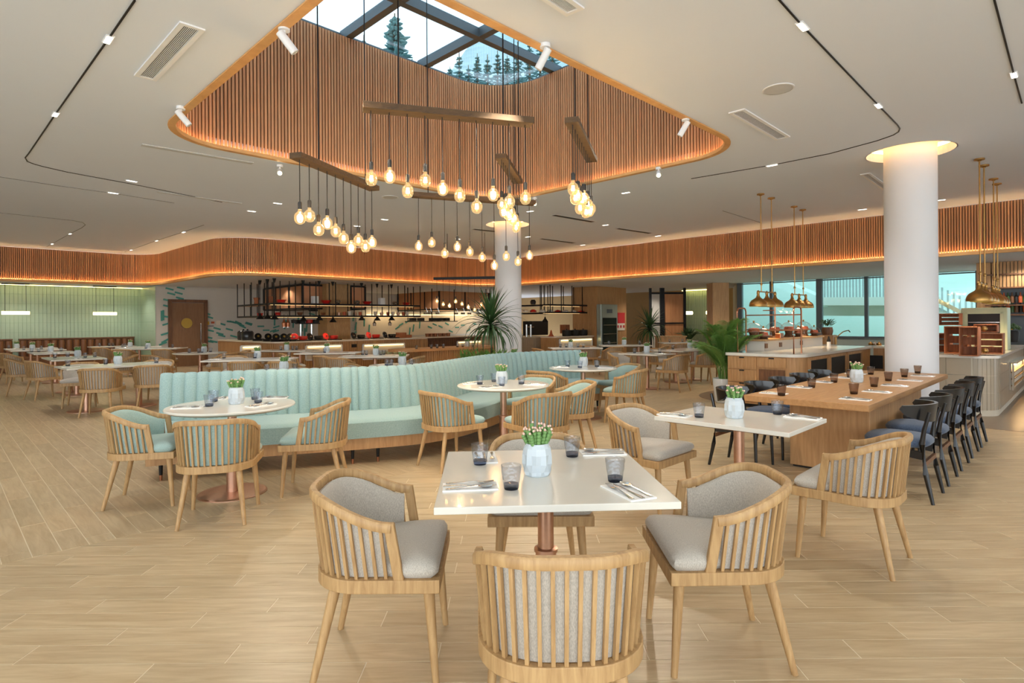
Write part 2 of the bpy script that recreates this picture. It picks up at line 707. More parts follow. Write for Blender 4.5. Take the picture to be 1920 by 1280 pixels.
def lay(ang, x0, x1, y0, y1, halves):
    ca, sa = math.cos(ang), math.sin(ang)
    cor = [(x * ca + y * sa, -x * sa + y * ca) for x in (x0, x1) for y in (y0, y1)]
    u0, u1 = min(c[0] for c in cor), max(c[0] for c in cor)
    v0, v1 = min(c[1] for c in cor), max(c[1] for c in cor)
    for j in range(int(v0 / PW) - 1, int(v1 / PW) + 2):
        off = (j * 0.295) % PL
        for i in range(int((u0 - off) / PL) - 1, int((u1 - off) / PL) + 2):
            a, b = off + (i + 0.5) * PL, (j + 0.5) * PW
            cx, cyy = a * ca - b * sa, a * sa + b * ca
            if not (x0 - 0.5 < cx < x1 + 0.5 and y0 - 0.5 < cyy < y1 + 0.5 and abs(cx) < 1.0 * cyy + 3.0):
                continue
            poly = [(cx + p * ca - q * sa, cyy + p * sa + q * ca) for p, q in ((-PL / 2 + G, -PW / 2 + G), (PL / 2 - G, -PW / 2 + G), (PL / 2 - G, PW / 2 - G), (-PL / 2 + G, PW / 2 - G))]
            whole = True
            for n, c in halves:
                k = len(poly)
                np_ = clip_half(poly, n, c + G)
                if np_ != poly:
                    whole = False
                poly = np_
                if len(poly) < 3:
                    break
            if len(poly) < 3:
                continue
            ar = abs(sum(poly[m][0] * poly[(m + 1) % len(poly)][1] - poly[(m + 1) % len(poly)][0] * poly[m][1] for m in range(len(poly)))) / 2
            if ar > 0.002:
                planks.append((poly, whole, cx, cyy, ang))


BL = 6.50                                   # the foreground field ends along y - x = BL, running up to the right
lay(0.0, -9, 15, 1.4, 16, [((1, -1), -BL), ((-1, -1), -16.5)])
lay(-PI / 4, -24, -0.3, 3.0, 24, [((-1, 1), BL), ((-1, 0), 0.3)])
lay(PI / 4, -0.3, 24, 5.5, 24, [((-1, 1), BL), ((1, 0), -0.3), ((-1, -1), -30)])


def in_view(x, y):
    return abs(x) < 0.89 * y + 0.4 and y > 2.1


planks.sort(key=lambda p: (not in_view(p[2], p[3]), math.hypot(p[2], p[3])))


def plank_mb(poly, mb=None):
    mb = mb or MB()
    n = len(poly)
    if sum(poly[m][0] * poly[(m + 1) % n][1] - poly[(m + 1) % n][0] * poly[m][1] for m in range(n)) < 0:
        poly = poly[::-1]
    mx, my = sum(p[0] for p in poly) / n, sum(p[1] for p in poly) / n
    sh = 0.0012
    top = []
    for p in poly:
        d = Vector((mx - p[0], my - p[1]))
        d = d.normalized() * sh
        top.append((p[0] + d.x, p[1] + d.y))
    vs = [(p[0], p[1], -0.006) for p in poly] + [(p[0], p[1], -0.0008) for p in poly] + [(p[0], p[1], 0.0) for p in top]
    fs = []
    for k in range(n):
        j = (k + 1) % n
        fs += [(k, j, n + j, n + k), (n + k, n + j, 2 * n + j, 2 * n + k)]
    fs.append(tuple(range(2 * n, 3 * n)))
    return mb.add(vs, fs)


pm = plank_mb([(-PL / 2 + G, -PW / 2 + G), (PL / 2 - G, -PW / 2 + G), (PL / 2 - G, PW / 2 - G), (-PL / 2 + G, PW / 2 - G)]).mesh('plank', M['plank'])
for poly, whole, x, y, a in planks[:300]:
    if whole:
        o = obj('plank', pm, floor)
    else:
        ca, sa = math.cos(a), math.sin(a)
        o = plank_mb([((p[0] - x) * ca + (p[1] - y) * sa, -(p[0] - x) * sa + (p[1] - y) * ca) for p in poly]).build('plank', M['plank'], floor)
    o.location = (x, y, 0)
    o.rotation_euler = (0, 0, a)
for kind_a, nm in ((0.0, 'planks'), (-PI / 4, 'planks'), (PI / 4, 'planks')):
    rest = MB()
    ca, sa = math.cos(kind_a), math.sin(kind_a)
    for poly, whole, x, y, a in planks[300:]:
        if a == kind_a:
            plank_mb([(p[0] * ca + p[1] * sa, -p[0] * sa + p[1] * ca) for p in poly], rest)
    o = tag(rest.build(nm, M['plank_i'], floor), kind='stuff')
    o.rotation_euler = (0, 0, kind_a)
# dark tiled inlay round the buffet counters
inlay = arcfillet([UV(9.6, -9), UV(19.5, -9), UV(19.5, 5.4), UV(9.6, 5.4)], [0, 0, 0, 1.2], 12, closed=True)
struct(MB().prism(inlay, 0.0005, 0.003).build('trim_2', M['tile_dark'], None))

# ---- fascia path (plan), travelling with the dining room on the right
fas = arcfillet([UV(-3.2, 21.56), UV(5.06, 21.56), UV(5.2, 15.25), UV(14.4, 15.4), UV(14.4, -11)], [0, 1.0, 1.15, 1.2, 0], 14)
room = fas + [(19.0, -5.2), (-18.5, -5.2)]
# skylight well, plan of the inner face
SU0, SU1, SV0, SV1 = 1.89, 7.46, 3.16, 7.76
well = arcfillet([UV(SU0, SV0), UV(SU1, SV0), UV(SU1, SV1), UV(SU0, SV1)], [0.5, 0.75, 0.95, 0.75], 12, closed=True)   # counter-clockwise
COLS = [(-0.08, 13.27), (5.33, 7.75)]
ring = [[(cx + 0.5 * math.cos(2 * PI * k / 40), cyy + 0.5 * math.sin(2 * PI * k / 40)) for k in range(40)] for cx, cyy in COLS]


def ccw(l):
    a = sum(l[i][0] * l[(i + 1) % len(l)][1] - l[(i + 1) % len(l)][0] * l[i][1] for i in range(len(l)))
    return l if a > 0 else l[::-1]


_wc = UV((SU0 + SU1) / 2, (SV0 + SV1) / 2)
wellhole = [(_wc[0] + (p[0] - _wc[0]) * 1.018, _wc[1] + (p[1] - _wc[1]) * 1.018) for p in well]
ceil = struct(MB().prism(ccw(room), ZC, ZC + 0.12, [wellhole] + ring).build('ceiling', M['ceiling']))
VW0 = to_uv(PU(1388, 600, 19.6))[1]
VB = to_uv(PU(1376, 600, 22.3))[1]
soff = ccw(fas + [UV(19.75, -11), UV(19.75, VW0), UV(22.4, VB), UV(22.4, 26), UV(-3.2, 26)])
struct(MB().prism(soff, ZS, ZS + 0.08).build('ceiling_lower', M['soffit']))


def profile_box(a, b, z0, z1):
    return [(a, z0), (b, z0), (b, z1), (a, z1)]


f3 = [(p[0], p[1], 0) for p in fas]
fascia = struct(MB().sweep(f3, profile_box(-0.14, -0.024, ZS, ZC)).build('trim_3', M['slat_back']))
sl = MB()
rs, tot = resample(fas, step=0.045)
for p, t, s in rs:
    sl.box((p.x, p.y, (ZS + 0.03 + ZC) / 2), (0.027, 0.024, ZC - ZS - 0.035), math.atan2(t.y, t.x))
tag(sl.build('slats', M['slat_i'], fascia), kind='stuff')
MB().sweep(f3, [(-0.03, ZS - 0.02), (0.095, ZS - 0.02), (0.095, ZS + 0.045), (0.078, ZS + 0.045), (0.078, ZS), (-0.03, ZS)]).build('ledge', M['lip'], fascia)
MB().sweep(f3, profile_box(0.030, 0.048, ZS + 0.002, ZS + 0.010)).build('led_strip', M['led'], fascia)

# ---- skylight well
wz1 = 5.62
w3 = [(p[0], p[1], 0) for p in well]     # counter-clockwise: inside on the left (side < 0)
wellw = struct(MB().sweep(w3, profile_box(0.054, 0.16, ZC + 0.003, wz1 + 0.05), closed=True).build('wall_skylight', M['slat_back']))
rs, tot = resample(well, step=0.046, closed=True)
sm = MB().box((0, 0, (ZC + wz1) / 2 + 0.02), (0.029, 0.024, wz1 - ZC + 0.02)).mesh('slat', M['slat'])
hid = MB()
nsl = 0
for p, t, s in rs:
    u, v = to_uv(p)
    ang = math.atan2(t.y, t.x)
    nrm = Vector((-t.y, t.x))            # points into the well
    p = p - nrm * 0.036
    if nrm.dot(Vector((p.x, p.y)).normalized()) < 0.15 and nsl < 300:
        o = obj('slat', sm, wellw)
        o.location = (p.x, p.y, 0)
        o.rotation_euler = (0, 0, ang)
        nsl += 1
    else:
        hid.box((p.x, p.y, (ZC + wz1) / 2 + 0.02), (0.029, 0.024, wz1 - ZC + 0.02), ang)
tag(hid.build('slats', M['slat_i'], wellw), kind='stuff')
MB().sweep(w3, [(0.062, ZC - 0.016), (0.062, ZC - 0.002), (-0.004, ZC - 0.002), (-0.004, ZC + 0.03), (-0.014, ZC + 0.03), (-0.014, ZC - 0.016)][::-1], closed=True).build('ledge', M['lip'], wellw)
MB().sweep(w3, profile_box(0.004, 0.014, ZC - 0.003, ZC + 0.003), closed=True).build('led_strip', M['led'], wellw)

# ---- skylight glazing: steel bars and panes
sky = struct(MB().sweep([(p[0], p[1], 0) for p in arcfillet([UV(1.6, 2.9), UV(7.75, 2.9), UV(7.75, 8.05), UV(1.6, 8.05)], 0.2, 3, closed=True)],
                        profile_box(-0.06, 0.06, wz1 + 0.05, wz1 + 0.17), closed=True).build('window_1', M['steelgrey']))
us = [1.6, 3.0, 4.43, 5.85, 7.75]
vs_ = [2.9, 3.7, 5.1, 6.5, 8.05]
GZ = wz1 + 0.125
for u in us[1:-1]:
    MB().bar(UV(u, 2.95, GZ), UV(u, 8.0, GZ), 0.11, 0.14).build('mullion', M['steelgrey'], sky)
for v in vs_[1:-1]:
    MB().bar(UV(1.65, v, GZ - 0.005), UV(7.7, v, GZ - 0.005), 0.11, 0.14).build('mullion', M['steelgrey'], sky)
for i in range(4):
    for j in range(4):
        c = UV((us[i] + us[i + 1]) / 2, (vs_[j] + vs_[j + 1]) / 2, GZ + 0.05)
        MB().box(c, (us[i + 1] - us[i], vs_[j + 1] - vs_[j], 0.012), PI / 4).build('pane', M['skypane'], sky)

# ---- round columns with a lit cove in the ceiling
for i, (cx, cyy) in enumerate(COLS):
    c = tag(MB().lathe([(0.0, 0), (0.3, 0), (0.3, ZC + 0.12), (0, ZC + 0.12)], (cx, cyy, 0), 48).build('column', M['column'], None, 40))
    tag(c, ['white round column rising behind the curved mint sofa', 'white round column at the far end of the long wooden table'][i], 'column')
    cv = struct(MB().lathe([(0.3, ZC + 0.16), (0.62, ZC + 0.16), (0.62, ZC + 0.121), (0.501, ZC + 0.121)], (cx, cyy, 0), 48).build('trim_%d' % (4 + i), M['white']))
    MB().lathe([(0.50, ZC + 0.122), (0.56, ZC + 0.122), (0.56, ZC + 0.13), (0.50, ZC + 0.13)], (cx, cyy, 0), 40).build('led_ring', M['led_ring'], cv)
    MB().lathe([(0.502, ZC), (0.512, ZC), (0.512, ZC + 0.121), (0.502, ZC + 0.121)], (cx, cyy, 0), 48).build('cove_lining', M['white'], cv)

# ---- outer walls
GV, GU, KV = 23.6, 5.2, 21.7   # green wall, return wall, kitchen wall
wl = struct(MB().bar(UV(-4.2, GV + 0.1, ZS / 2), UV(GU + 0.1, GV + 0.1, ZS / 2), 0.16, ZS).build('wall_left', M['green_grout']))
tl = MB()
tl_w, tl_h = 0.10, 0.30
tiles = []
for k in range(int((GU + 4.2) / tl_w)):
    for r in range(9):
        tiles.append((-4.2 + (k + 0.5) * tl_w, (r + 0.5) * tl_h))
for u, z in tiles:
    tl.box(UV(u, GV + 0.012, z), (tl_w - 0.008, 0.016, tl_h - 0.008), PI / 4)
tag(tl.build('tiles', M['green_tile'], wl), kind='stuff')
MB().bar(UV(-4.2, GV - 0.25, ZS - 0.01), UV(GU, GV - 0.25, ZS - 0.01), 0.04, 0.012).build('led_strip', M['led_wash'], wl)
wr = struct(MB().bar(UV(GU, KV, ZS / 2), UV(GU, GV + 0.2, ZS / 2), 0.02, ZS).build('wall_return', M['green_grout']))
t2 = MB()
for k in range(19):
    for r in range(9):
        t2.box(UV(GU - 0.014, KV + 0.05 + k * 0.1, (r + 0.5) * tl_h), (tl_w - 0.008, 0.014, tl_h - 0.008), -PI / 4)
tag(t2.build('tiles', M['green_tile'], wr), kind='stuff')
kw = struct(MB().bar(UV(GU - 0.012, KV + 0.1, ZS / 2), UV(26, KV + 0.1, ZS / 2), 0.2, ZS).build('wall_kitchen', M['plaster']))
struct(MB().bar(UV(22.4, KV, ZS / 2), UV(22.4, VB, ZS / 2), 0.2, ZS).build('wall_back', M['beige']))
struct(MB().box((-18.4, 4.5, 1.85), (0.2, 19.5, 3.7)).build('wall_west', M['plaster']))
struct(MB().box((18.9, -1.6, 1.85), (0.2, 7.2, 3.7)).build('wall_east', M['plaster']))

# teal mosaic strokes on the kitchen wall: angle, length (m) at photographed places
mos = [(319, 532, -14), (340, 530.5, -14), (322, 541, -14), (336, 540, -14), (338, 549.5, -14), (342, 554, -14), (314.5, 553, -14), (314, 564, -14),
       (303.5, 582, 90), (306.5, 581, 90), (313, 584, -10), (312, 597.5, 18), (309, 616, 18), (309, 629, 30), (305, 634, 22), (388, 579, -18), (393, 586, -18),
       (407, 607.5, -16), (412, 617, -16), (415.5, 621, -16), (391, 624, -14), (393, 631.5, -14), (400, 631.5, -14), (416, 599, -16), (432, 595, -8),
       (437, 596, -16), (447, 597, -25), (452, 601, -25), (455, 604.5, -25), (430, 609.5, -16), (438, 622.5, -16), (467, 598.5, -16), (394, 611, -14),
       (446.5, 599, -35), (466, 600, -20), (489, 604.5, 0), (499, 612, 0), (518, 606, 16), (512, 613, 16), (517, 614, 16), (535, 602, 80), (515, 595, 88),
       (567, 607, 85), (575, 608, 85), (571, 617, 88), (560, 590, 70), (585, 583, -10), (604, 617, -10), (663, 590, 85), (667, 607, 80), (683, 600, 88),
       (664, 620, 30), (692, 612, 85), (528, 622, 20), (550, 600, 86),
       (745, 611, 30), (752, 605, 25), (764, 600, 25), (768, 618, 85), (775, 612, 80), (787, 606, 85), (806, 611, -20), (815, 606, -20), (826, 610, -20), (838, 605, -25), (845, 619, -20), (857, 612, 0), (868, 608, 0), (878, 618, 20), (890, 606, -10)]
for x, y, a in mos:
    c = Vector(PV(x, y, KV - (0.06 if x > 640 else 0.012)))
    L = 0.24 if abs(a) < 60 else 0.34
    d = Vector((1 / R2, 1 / R2, 0)) * math.cos(math.radians(a)) + Vector((0, 0, 1)) * math.sin(math.radians(a))
    MB().bar(c - d * L / 2, c + d * L / 2, 0.02, 0.055, up=(1 / R2, 1 / R2, 1) if abs(a) < 60 else (1, 1, 0)).build('mosaic_stroke', M['teal'], kw)


def plaque(name, px, py, w, h, m, v=None, u=None, depth=0.03, parent=None):
    """small board on a wall; w, h in metres"""
    if v is not None:
        c = PV(px, py, v)
        return MB().box(c, (w, depth, h), PI / 4).build(name, m, parent)
    c = PU(px, py, u)
    return MB().box(c, (depth, w, h), PI / 4).build(name, m, parent)


# ---- door in the kitchen wall
du0 = to_uv(PV(318, 600, KV))[0]
du1 = to_uv(PV(385, 600, KV))[0]
dz = PV(350, 558.5, KV)[2]
door = struct(MB().bar(UV(du0, KV - 0.02, dz / 2), UV(du1, KV - 0.02, dz / 2), 0.07, dz).build('door_1', M['door']))
fr = MB()
for uu in (du0, du1):
    fr.bar(UV(uu, KV - 0.05, 0), UV(uu, KV - 0.05, dz + 0.06), 0.1, 0.1, up=(1, 1, 0))
fr.bar(UV(du0 - 0.05, KV - 0.05, dz + 0.06), UV(du1 + 0.05, KV - 0.05, dz + 0.06), 0.1, 0.1)
fr.build('door_frame', M['walnut'], door)
gc = Vector(PV(350, 596.5, KV - 0.07))
MB().cone(gc, gc + Vector((1, -1, 0)) * 0.02, 0.17, 0.17, 28).build('porthole_disc', M['gold'], door)
hx = to_uv(PV(374.5, 615, KV))[0]
MB().bar(UV(hx, KV - 0.1, 0.75), UV(hx, KV - 0.1, 1.45), 0.035, 0.03, up=(1, 1, 0)).build('door_handle', M['steel'], door)
for k, (x, y, w, h, mm) in enumerate([(389, 597, 0.1, 0.12, 'yellow'), (399, 596, 0.1, 0.07, 'terracotta'), (409, 596.5, 0.15, 0.15, 'paper'), (394, 602.5, 0.22, 0.03, 'steelgrey')]):
    o = plaque('wall_notice', x, y, w, h, M[mm], v=KV - 0.02)
    tag(o, ['yellow round wall sign beside the dark door', 'small orange wall sign right of the yellow one', 'pale patterned wall plate right of the small signs',
            'thin grey wall strip under the small signs'][k], 'sign', 'signs beside the door')

# ================================================================== ARMCHAIR (faces +Y)
HW, BY, CR, AY = 0.262, -0.278, 0.20, 0.07      # half width, back, corner radius, arm end


def ucurve(hw, by, cr, ay, n=9):
    """U from right arm end round the back to left arm end"""
    pts = [(hw, ay)]
    for k in range(n + 1):
        a = -PI / 2 * k / n
        pts.append((hw - cr + cr * math.cos(a), by + cr + cr * math.sin(a)))
    pts += [(-x, y) for x, y in pts[::-1]]
    return pts


def railz(y):
    t = max(0.0, min(1.0, (AY - y) / (AY - BY)))
    t = t * t * (3 - 2 * t)
    return 0.632 + 0.106 * t


def make_chair(fab, near=True):
    t = thing('armchair', 'x', 'chair')
    oak = M['oak']
    SZ = 0.43
    fl = [(0.272, 0.255), (0.272, 0.20), (0.262, -0.06)]
    arc = [(0.062 + 0.2 * math.cos(-PI / 2 * k / 8), -0.06 + 0.2 * math.sin(-PI / 2 * k / 8)) for k in range(1, 9)]
    half = fl + arc
    outline = half[::-1] + [(-x, y) for x, y in half]
    outline = ccw(outline)
    inner = [(x * 0.86, y * 0.86 + 0.005) for x, y in outline]
    MB().prism(outline, SZ - 0.052, SZ).build('seat_frame', oak, t, 30, 0.004, 2)
    # upholstered seat: domed in rings
    mb = MB()
    rings = [(0.93, 0.0), (0.985, 0.018), (0.985, 0.036), (0.95, 0.052), (0.86, 0.064), (0.66, 0.074), (0.35, 0.079)]
    nn = len(outline)
    dense = [(p.x, p.y) for p, _, _ in resample([Vector(p) for p in outline], count=44, closed=True)[0]]
    nn = len(dense)
    def seatpt(x, y):
        k = max(0.0, min(1.0, (0.12 - y) / 0.16))
        return x * (0.985 - 0.20 * k), y * (0.985 - (0.21 * k if y < 0 else 0.0))
    dense = [seatpt(x, y) for x, y in dense]
    vs = [(x * s, y * s + 0.0, SZ + z) for s, z in rings for x, y in dense] + [(0, 0, SZ + 0.08)]
    fs = []
    for r in range(len(rings) - 1):
        for k in range(nn):
            fs.append((r * nn + k, r * nn + (k + 1) % nn, (r + 1) * nn + (k + 1) % nn, (r + 1) * nn + k))
    o = (len(rings) - 1) * nn
    fs += [(o + k, o + (k + 1) % nn, len(vs) - 1) for k in range(nn)]
    mb.add(vs, fs).build('seat_cushion', fab, t, 60)
    # top rail
    up = ucurve(HW, BY, CR, AY)
    path = [(x, y, railz(y)) for x, y in [(p.x, p.y) for p, _, _ in resample(up, count=31)[0]]]
    sec = [(-0.013, -0.018), (0.013, -0.018), (0.0155, -0.012), (0.0155, 0.011), (0.010, 0.018), (-0.010, 0.018), (-0.0155, 0.011), (-0.0155, -0.012)]
    MB().sweep(path, sec).build('top_rail', oak, t, 50)
    for s in (1, -1):
        MB().bar((s * HW, AY - 0.008, railz(AY) + 0.016), (s * 0.252, AY + 0.028, SZ - 0.005), 0.024, 0.04, up=(0, 1, 0)).build('arm_post', oak, t, None, 0.003, 1)
    # slats between seat frame and rail
    top = resample(up, count=27)[0]
    bot = resample(ucurve(0.245, -0.248, 0.2, 0.085), count=27)[0]
    allsl = MB()
    for k in range(1, 26):
        a, b = bot[k][0], top[k][0]
        tn = top[k][1]
        mbs = MB() if near else allsl
        mbs.bar((a.x, a.y, SZ - 0.004), (b.x, b.y, railz(b.y) - 0.016), 0.012, 0.014, up=(tn.y, -tn.x, 0))
        if near:
            mbs.build('slat', oak, t)
    if not near:
        tag(allsl.build('slats', oak, t), kind='stuff')
    # padded back inside the slats
    pt, pb = [], []
    ti = resample(ucurve(HW - 0.010, BY + 0.010, CR - 0.010, AY - 0.025), count=25)[0]
    bi = resample(ucurve(0.233, -0.236, 0.188, 0.045), count=25)[0]
    mb = MB()
    vs, fs = [], []
    rows = [(0.0, 0.0), (0.0, 0.04), (0.5, 0.042), (0.93, 0.036), (1.0, 0.018), (0.97, 0.0), (0.5, 0.0)]
    for k in range(25):
        a, b = bi[k][0], ti[k][0]
        tn = ti[k][1]
        inn = Vector((-tn.y, tn.x)) * -1.0
        if inn.dot(Vector((0, -0.05)) - b) < 0:
            inn = -inn
        e = 1.0 if 1 < k < 23 else (0.75 if k in (1, 23) else 0.35)
        zt = railz(b.y) - 0.014 - (0.0 if 1 < k < 23 else 0.006)
        for h, th in rows:
            p = a.lerp(b, h) + inn * (th * e)
            vs.append((p.x, p.y, (SZ + 0.002) * (1 - h) + zt * h))
    m = len(rows)
    for k in range(24):
        for j in range(m):
            fs.append((k * m + j, (k + 1) * m + j, (k + 1) * m + (j + 1) % m, k * m + (j + 1) % m))
    fs += [tuple(range(m))[::-1], tuple(range(24 * m, 25 * m))]
    mb.add(vs, fs).build('back_pad', fab, t, 60)
    for sx in (1, -1):
        for (tx, ty, bx, by) in ((0.205, 0.205, 0.232, 0.235), (0.165, -0.165, 0.215, -0.25)):
            MB().cone((sx * bx, by, 0.0), (sx * tx, ty, SZ - 0.045), 0.0135, 0.023, 12).build('leg', oak, t, 50)
    return t


grey_near, mint_near = Proto(make_chair(M['grey_fabric'])), Proto(make_chair(M['mint_fabric']))
grey_far = Proto(make_chair(M['grey_fabric'], near=False))
RAD = math.radians


def chair(proto, x, y, deg, label, group=None):
    return proto.put((x, y, 0), RAD(deg - 90), label, group)


# ================================================================== TABLES
TZ = 0.74


def pedestal(t, x=0, y=0, r=0.27):
    MB().lathe([(0, 0), (r, 0), (r, 0.006), (r - 0.012, 0.014), (0.06, 0.018), (0, 0.018)], (x, y, 0), 40).build('base_plate', M['copper'], t, 30)
    MB().cone((x, y, 0.015), (x, y, 0.40), 0.047, 0.047, 24).build('lower_column', M['copper'], t, 40)
    MB().cone((x, y, 0.40), (x, y, TZ - 0.03), 0.036, 0.036, 24).build('pole', M['copper'], t, 40)
    MB().lathe([(0.047, 0.385), (0.053, 0.388), (0.053, 0.402), (0.037, 0.406)], (x, y, 0), 24).build('collar', M['copper'], t, 30)


def round_table(x, y, r, label):
    t = thing('round_table', label, 'table', (x, y, 0))
    MB().lathe([(0, TZ), (r - 0.006, TZ), (r, TZ - 0.006), (r, TZ - 0.016), (r - 0.03, TZ - 0.032), (0, TZ - 0.032)][::-1], (0, 0, 0), 64).build('tabletop', M['quartz'], t, 30)
    pedestal(t)
    return t


def rect_table(x, y, w, d, deg, label, two=False):
    t = thing('square_table' if not two else 'long_table', label, 'table', (x, y, 0), RAD(deg))
    MB().box((0, 0, TZ - 0.014), (w, d, 0.028)).build('tabletop', M['quartz'], t, None, 0.003, 2)
    MB().box((0, 0, TZ - 0.036), (w * 0.8, d * 0.8, 0.016)).build('underlay', M['walnut'], t)
    if two:
        pedestal(t, -w * 0.26, 0)
        pedestal(t, w * 0.26, 0)
    else:
        pedestal(t)
    return t


# ================================================================== TABLEWARE
def make_tumbler(gm, bm):
    t = thing('tumbler', 'x', 'glass')
    def wob(r, z, k, j):
        return r * (1 + (0.028 if (k + j) % 2 else -0.022) * (1 if 0.015 < z < 0.09 else 0))
    MB().lathe([(0.031, 0.012), (0.033, 0.024), (0.0355, 0.041), (0.038, 0.058), (0.040, 0.075), (0.0415, 0.088), (0.042, 0.098), (0.0395, 0.098), (0.039, 0.085), (0.0355, 0.05), (0.031, 0.02)], n=18, fn=wob).build('cup', gm, t, 14)
    MB().lathe([(0, 0), (0.0285, 0), (0.0305, 0.004), (0.0315, 0.014), (0.0315, 0.022), (0, 0.020)], n=20).build('thick_base', bm, t, 50)
    return t


tum_blue = Proto(make_tumbler(M['tumbler'], M['tumbler_base']))
tum_brown = Proto(make_tumbler(M['tumbler_brown'], M['tumbler_brown_base']))


def make_pot(kind):
    """faceted white pot with flowering succulent; kind 0 is the detailed one, 1 lighter"""
    t = thing('potted_succulent', 'x', 'plant')
    n = 18
    def facet(r, z, k, j):
        return r * (1.0 + (0.105 if (k + (j > 3)) % 2 else -0.115) * (1 if j in (3, 4) else (0.35 if j in (2, 5) else 0)))
    prof = [(0, 0), (0.052, 0.0), (0.056, 0.006), (0.057, 0.02), (0.061, 0.052), (0.0635, 0.094), (0.060, 0.122), (0.052, 0.134), (0.053, 0.142), (0.0485, 0.142), (0.046, 0.12)]
    MB().lathe(prof, n=n, fn=facet).build('pot', M['pot'], t, 12)
    MB().lathe([(0, 0.129), (0.048, 0.127)], n=20).build('soil', M['soil'], t, 30)
    rnd = random.Random(3)
    ns = 26 if kind == 0 else 13
    flw = MB()
    stems = MB()
    for i in range(ns):
        a = i * 2.4
        rr = 0.004 + 0.036 * math.sqrt(i / ns)
        h = 0.042 + 0.045 * rnd.random() * (1.15 - 0.5 * i / ns)
        b = (rr * math.cos(a), rr * math.sin(a), 0.125)
        q = (rr * 1.75 * math.cos(a), rr * 1.75 * math.sin(a), 0.135 + h)
        mid = Vector(b).lerp(Vector(q), 0.55) + Vector((0.003 * math.cos(a), 0.003 * math.sin(a), 0))
        r0 = 0.0105 if kind == 0 else 0.011
        sm_ = stems if kind else MB()
        for k in range(5):
            p0, p1 = Vector(b).lerp(Vector(q), k / 5), Vector(b).lerp(Vector(q), (k + 1) / 5)
            sm_.cone(p0, p0.lerp(p1, 0.5), r0 * 0.8, r0, 8, False)
            sm_.cone(p0.lerp(p1, 0.5), p1, r0, r0 * 0.78, 8, k == 4)
        fl_ = flw if kind else MB()
        for k in range(2 if kind else 1 + i % 2):
            qa = k * 2.1 + i
            fc = Vector(q) + Vector((0.007 * math.cos(qa), 0.007 * math.sin(qa), 0.004))
            fl_.lathe([(0, -0.005), (0.005, -0.002), (0.0055, 0.002), (0.003, 0.006), (0, 0.007)], fc, 7)
        if kind == 0:
            s_ = sm_.build('stem', M['cactus'], t, 60)
            fl_.build('blossom', M['blossom'], s_, 60)
    if kind:
        # leafy rosette with pinkish buds
        for i in range(16):
            a = i * 2.4 + 0.5
            p0 = Vector((0.01 * math.cos(a), 0.01 * math.sin(a), 0.125))
            p1 = Vector((0.05 * math.cos(a), 0.05 * math.sin(a), 0.165 + 0.02 * (i % 3)))
            stems.bar(p0, p1, 0.016, 0.004)
        tag(stems.build('foliage', M['cactus'], t, 60), kind='stuff')
        tag(flw.build('blossoms', M['blossom'], t, 60), kind='stuff')
    return t


pot0, pot1 = Proto(make_pot(0)), Proto(make_pot(1))


def cutlery_mesh(kind):
    mb = MB()
    L = 0.2
    # lies along +Y, handle at low end
    hsec = [(-0.5, 0), (0.5, 0), (0.35, 1), (-0.35, 1)]
    def strip(pts):
        """pts: (y, halfwidth, z, thickness)"""
        vs, fs = [], []
        for y, w, z, h in pts:
            vs += [(-w, y, z), (w, y, z), (w * 0.7, y, z + h), (-w * 0.7, y, z + h)]
        n = len(pts)
        for i in range(n - 1):
            for k in range(4):
                fs.append((i * 4 + k, i * 4 + (k + 1) % 4, (i + 1) * 4 + (k + 1) % 4, (i + 1) * 4 + k))
        fs += [(3, 2, 1, 0), tuple(range(4 * n - 4, 4 * n))]
        mb.add(vs, fs)
    if kind == 'fork':
        strip([(-0.1, 0.007, 0, 0.003), (-0.085, 0.009, 0, 0.003), (-0.03, 0.0035, 0.003, 0.003), (0.02, 0.003, 0.008, 0.003), (0.04, 0.010, 0.005, 0.0025), (0.06, 0.012, 0.003, 0.002)])
        for k in range(4):
            x = -0.0105 + k * 0.007
            mb.bar((x, 0.058, 0.004), (x * 0.92, 0.1, 0.009), 0.0028, 0.002)
    elif kind == 'spoon':
        strip([(-0.1, 0.007, 0, 0.003), (-0.085, 0.009, 0, 0.003), (-0.03, 0.0035, 0.003, 0.003), (0.03, 0.003, 0.008, 0.003)])
        vs, fs = [], []
        n = 14
        for s, z in ((1.0, 0.010), (0.7, 0.005), (0.35, 0.003)):
            for k in range(n):
                a = 2 * PI * k / n
                vs.append((0.0195 * s * math.cos(a), 0.064 + 0.034 * s * math.sin(a), z))
        vs.append((0, 0.064, 0.0025))
        for r in range(2):
            for k in range(n):
                fs.append((r * n + k, r * n + (k + 1) % n, (r + 1) * n + (k + 1) % n, (r + 1) * n + k))
        fs += [(2 * n + k, 2 * n + (k + 1) % n, 3 * n) for k in range(n)]
        mb.add(vs, fs)
    else:
        strip([(-0.11, 0.007, 0, 0.004), (-0.09, 0.009, 0, 0.004), (-0.02, 0.005, 0, 0.004), (0.0, 0.0075, 0, 0.0025), (0.06, 0.0095, 0, 0.002), (0.095, 0.007, 0, 0.0015), (0.108, 0.002, 0, 0.001)])
    return mb.mesh(kind, M['steel'], 50)


CUT = {k: cutlery_mesh(k) for k in ('fork', 'knife', 'spoon')}
NAP = MB().box((0, 0, 0.003), (0.115, 0.225, 0.006)).mesh('napkin', M['napkin'])
NAPF = MB().box((0, 0, 0.0015), (0.115, 0.225, 0.003)).mesh('napkin', M['napkin'])


